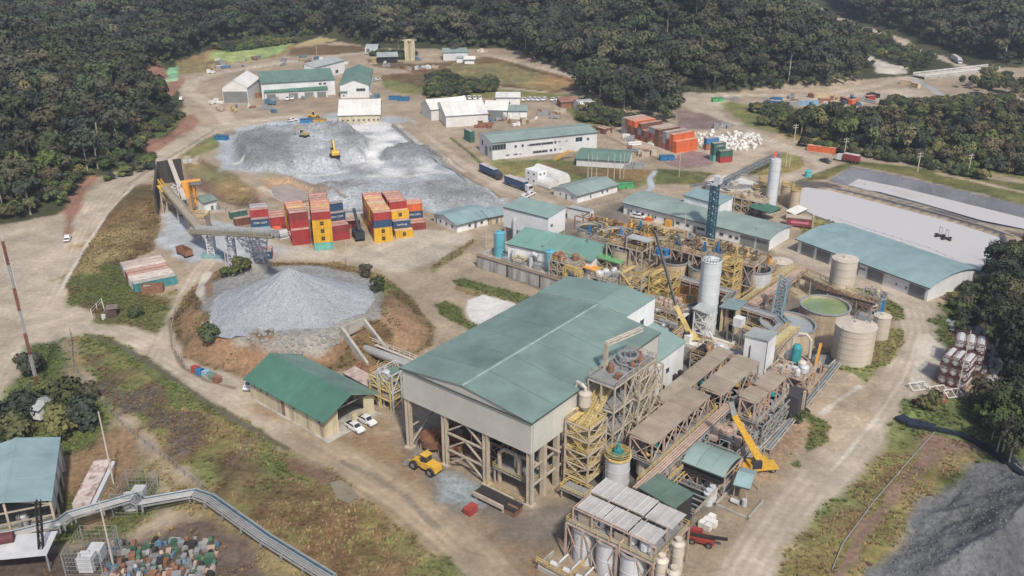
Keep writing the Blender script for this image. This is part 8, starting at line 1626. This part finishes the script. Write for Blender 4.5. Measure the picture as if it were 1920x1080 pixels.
tuft = [tuft_mesh('tuft', m_, 80+i) for i, m_ in enumerate((leafmat('grass_green', (.135,.155,.06), .3), leafmat('grass_straw', (.25,.20,.11), .3), leafmat('grass_brown', (.17,.12,.07), .3)))]
gx_ = np.arange(-140, 140, .95); gy_ = np.arange(110, 330, .95); X, Y = np.meshgrid(gx_, gy_); X = X.ravel()+np.random.uniform(-.5,.5,X.size); Y = Y.ravel()+np.random.uniform(-.5,.5,Y.size)
k = np.abs(X) < Y*.62+4; X, Y = X[k], Y[k]; cl_, cs_, kd_, gr_ = paint(X, Y)
k = (np.array(kd_) == 'grass_bank')[cs_] & (fbm(X, Y, 5, 3, 5) > -.12); sol = (np.array(kd_) == 'bare_soil_bank')[cs_] & (fbm(X, Y, 5, 3, 6) > .1); k |= sol
X, Y, cl_ = X[k], Y[k], cl_[k]; Z_ = height(X, Y)-.05; rt = cl_[:,1]/cl_[:,0]; SC_ = np.random.uniform(.45, 1.25, len(X))
sets = (rt > 1.0, (rt <= 1.0) & (cl_[:,0] > .17), (rt <= 1.0) & (cl_[:,0] <= .17)); print('TUFTS', [int(q.sum()) for q in sets])
for nm, q, m_ in zip(('green_grass', 'straw_grass', 'brown_grass'), sets, tuft):
    if q.any(): gn_scatter(nm, np.stack([X[q], Y[q], Z_[q], SC_[q]], 1), [m_])
MID = []
for poly in ([(1100,190),(1150,215),(1250,238),(1180,242),(1080,228)], [(800,150),(840,140),(870,160),(930,150),(930,172),(850,182),(800,184)], [(355,215),(280,262),(250,285),(270,250),(300,225)], [(1470,262),(1540,278),(1680,300),(1850,332),(1850,340),(1680,306),(1540,285)], [(1400,205),(1500,208),(1440,225)], [(400,92),(470,78),(540,74),(560,80),(500,90),(430,98)], [(1780,560),(1840,540),(1830,600),(1790,640)], [(1640,195),(1800,190),(1900,185),(1900,200),(1700,205)], [(690,100),(790,104),(760,112),(700,108)], [(300,290),(275,330),(262,322),(240,330),(190,345),(270,305)]):
    MID += pts_in(poly, 3.0, .9, 2.1, .2, len(MID)+1)
MID += pts_in([(1420,235),(1470,212),(1560,206),(1640,210),(1700,202),(1760,195),(1830,205),(1920,195),(2000,205),(2000,340),(1920,335),(1850,322),(1760,310),(1680,296),(1600,280),(1540,262)], 4.2, 1.0, 2.2, .2, 444)
gn_scatter('undergrowth', MID, BUSH)
rock = []
for i in range(2):
    m = MB().lathe([(.3,0),(.75,.15),(.8,.5),(.5,.85),(.15,.95)],7); m.v = [(x*random.uniform(.8,1.2),y*random.uniform(.8,1.2),z*random.uniform(.8,1.2)) for x,y,z in m.v]; rock.append(m.mesh('rock', mat('rock_grey',(.27,.265,.26),.9,0,.25,1.5)))
RK = pts_in([(1775,600),(1830,600),(1858,640),(1880,700),(1860,735),(1840,700),(1800,650)], 1.5, .5, 1.3, 0, 3)+pts_in([(455,640),(560,668),(660,650),(640,672),(560,690),(470,672)], 1.3, .3, .8, 0, 5)
X, Y = scatter(PILES[5][0], 1.1, 19, .5, 400); Z_ = height(X, Y); DRK = [(a, b, c-.12, random.uniform(.1, .34)) for a, b, c in zip(X, Y, Z_)]; dark_rock = rock[0].copy(); dark_rock.materials.clear(); dark_rock.materials.append(mat('dark_rock', (.13,.135,.14), .95, 0, .35, 1.5)); gn_scatter('dark_rubble', DRK, [dark_rock])
for poly, hh, ew in PILES[:5]:
    X, Y = scatter(poly, 1.6, 9, .5); Z_ = height(X, Y); RK += [(a, b, c-.1, random.uniform(.12, .42)) for a, b, c in zip(X, Y, Z_)]
gn_scatter('loose_rock', RK, rock)

# the air over the valley
hb = MB().box(-1900, -60, -9, 1900, 2300, 330); hm_ = bpy.data.materials.new('haze'); hm_.use_nodes = True; N = hm_.node_tree.nodes; N.remove(N['Principled BSDF']); pv = N.new('ShaderNodeVolumePrincipled')
pv.inputs['Density'].default_value = .00019; pv.inputs['Color'].default_value = (.72,.82,1,1); pv.inputs['Anisotropy'].default_value = .2; hm_.node_tree.links.new(pv.outputs[0], N['Material Output'].inputs['Volume'])
ho = link('haze', hb.mesh('haze', hm_)); ho['kind'] = 'stuff'
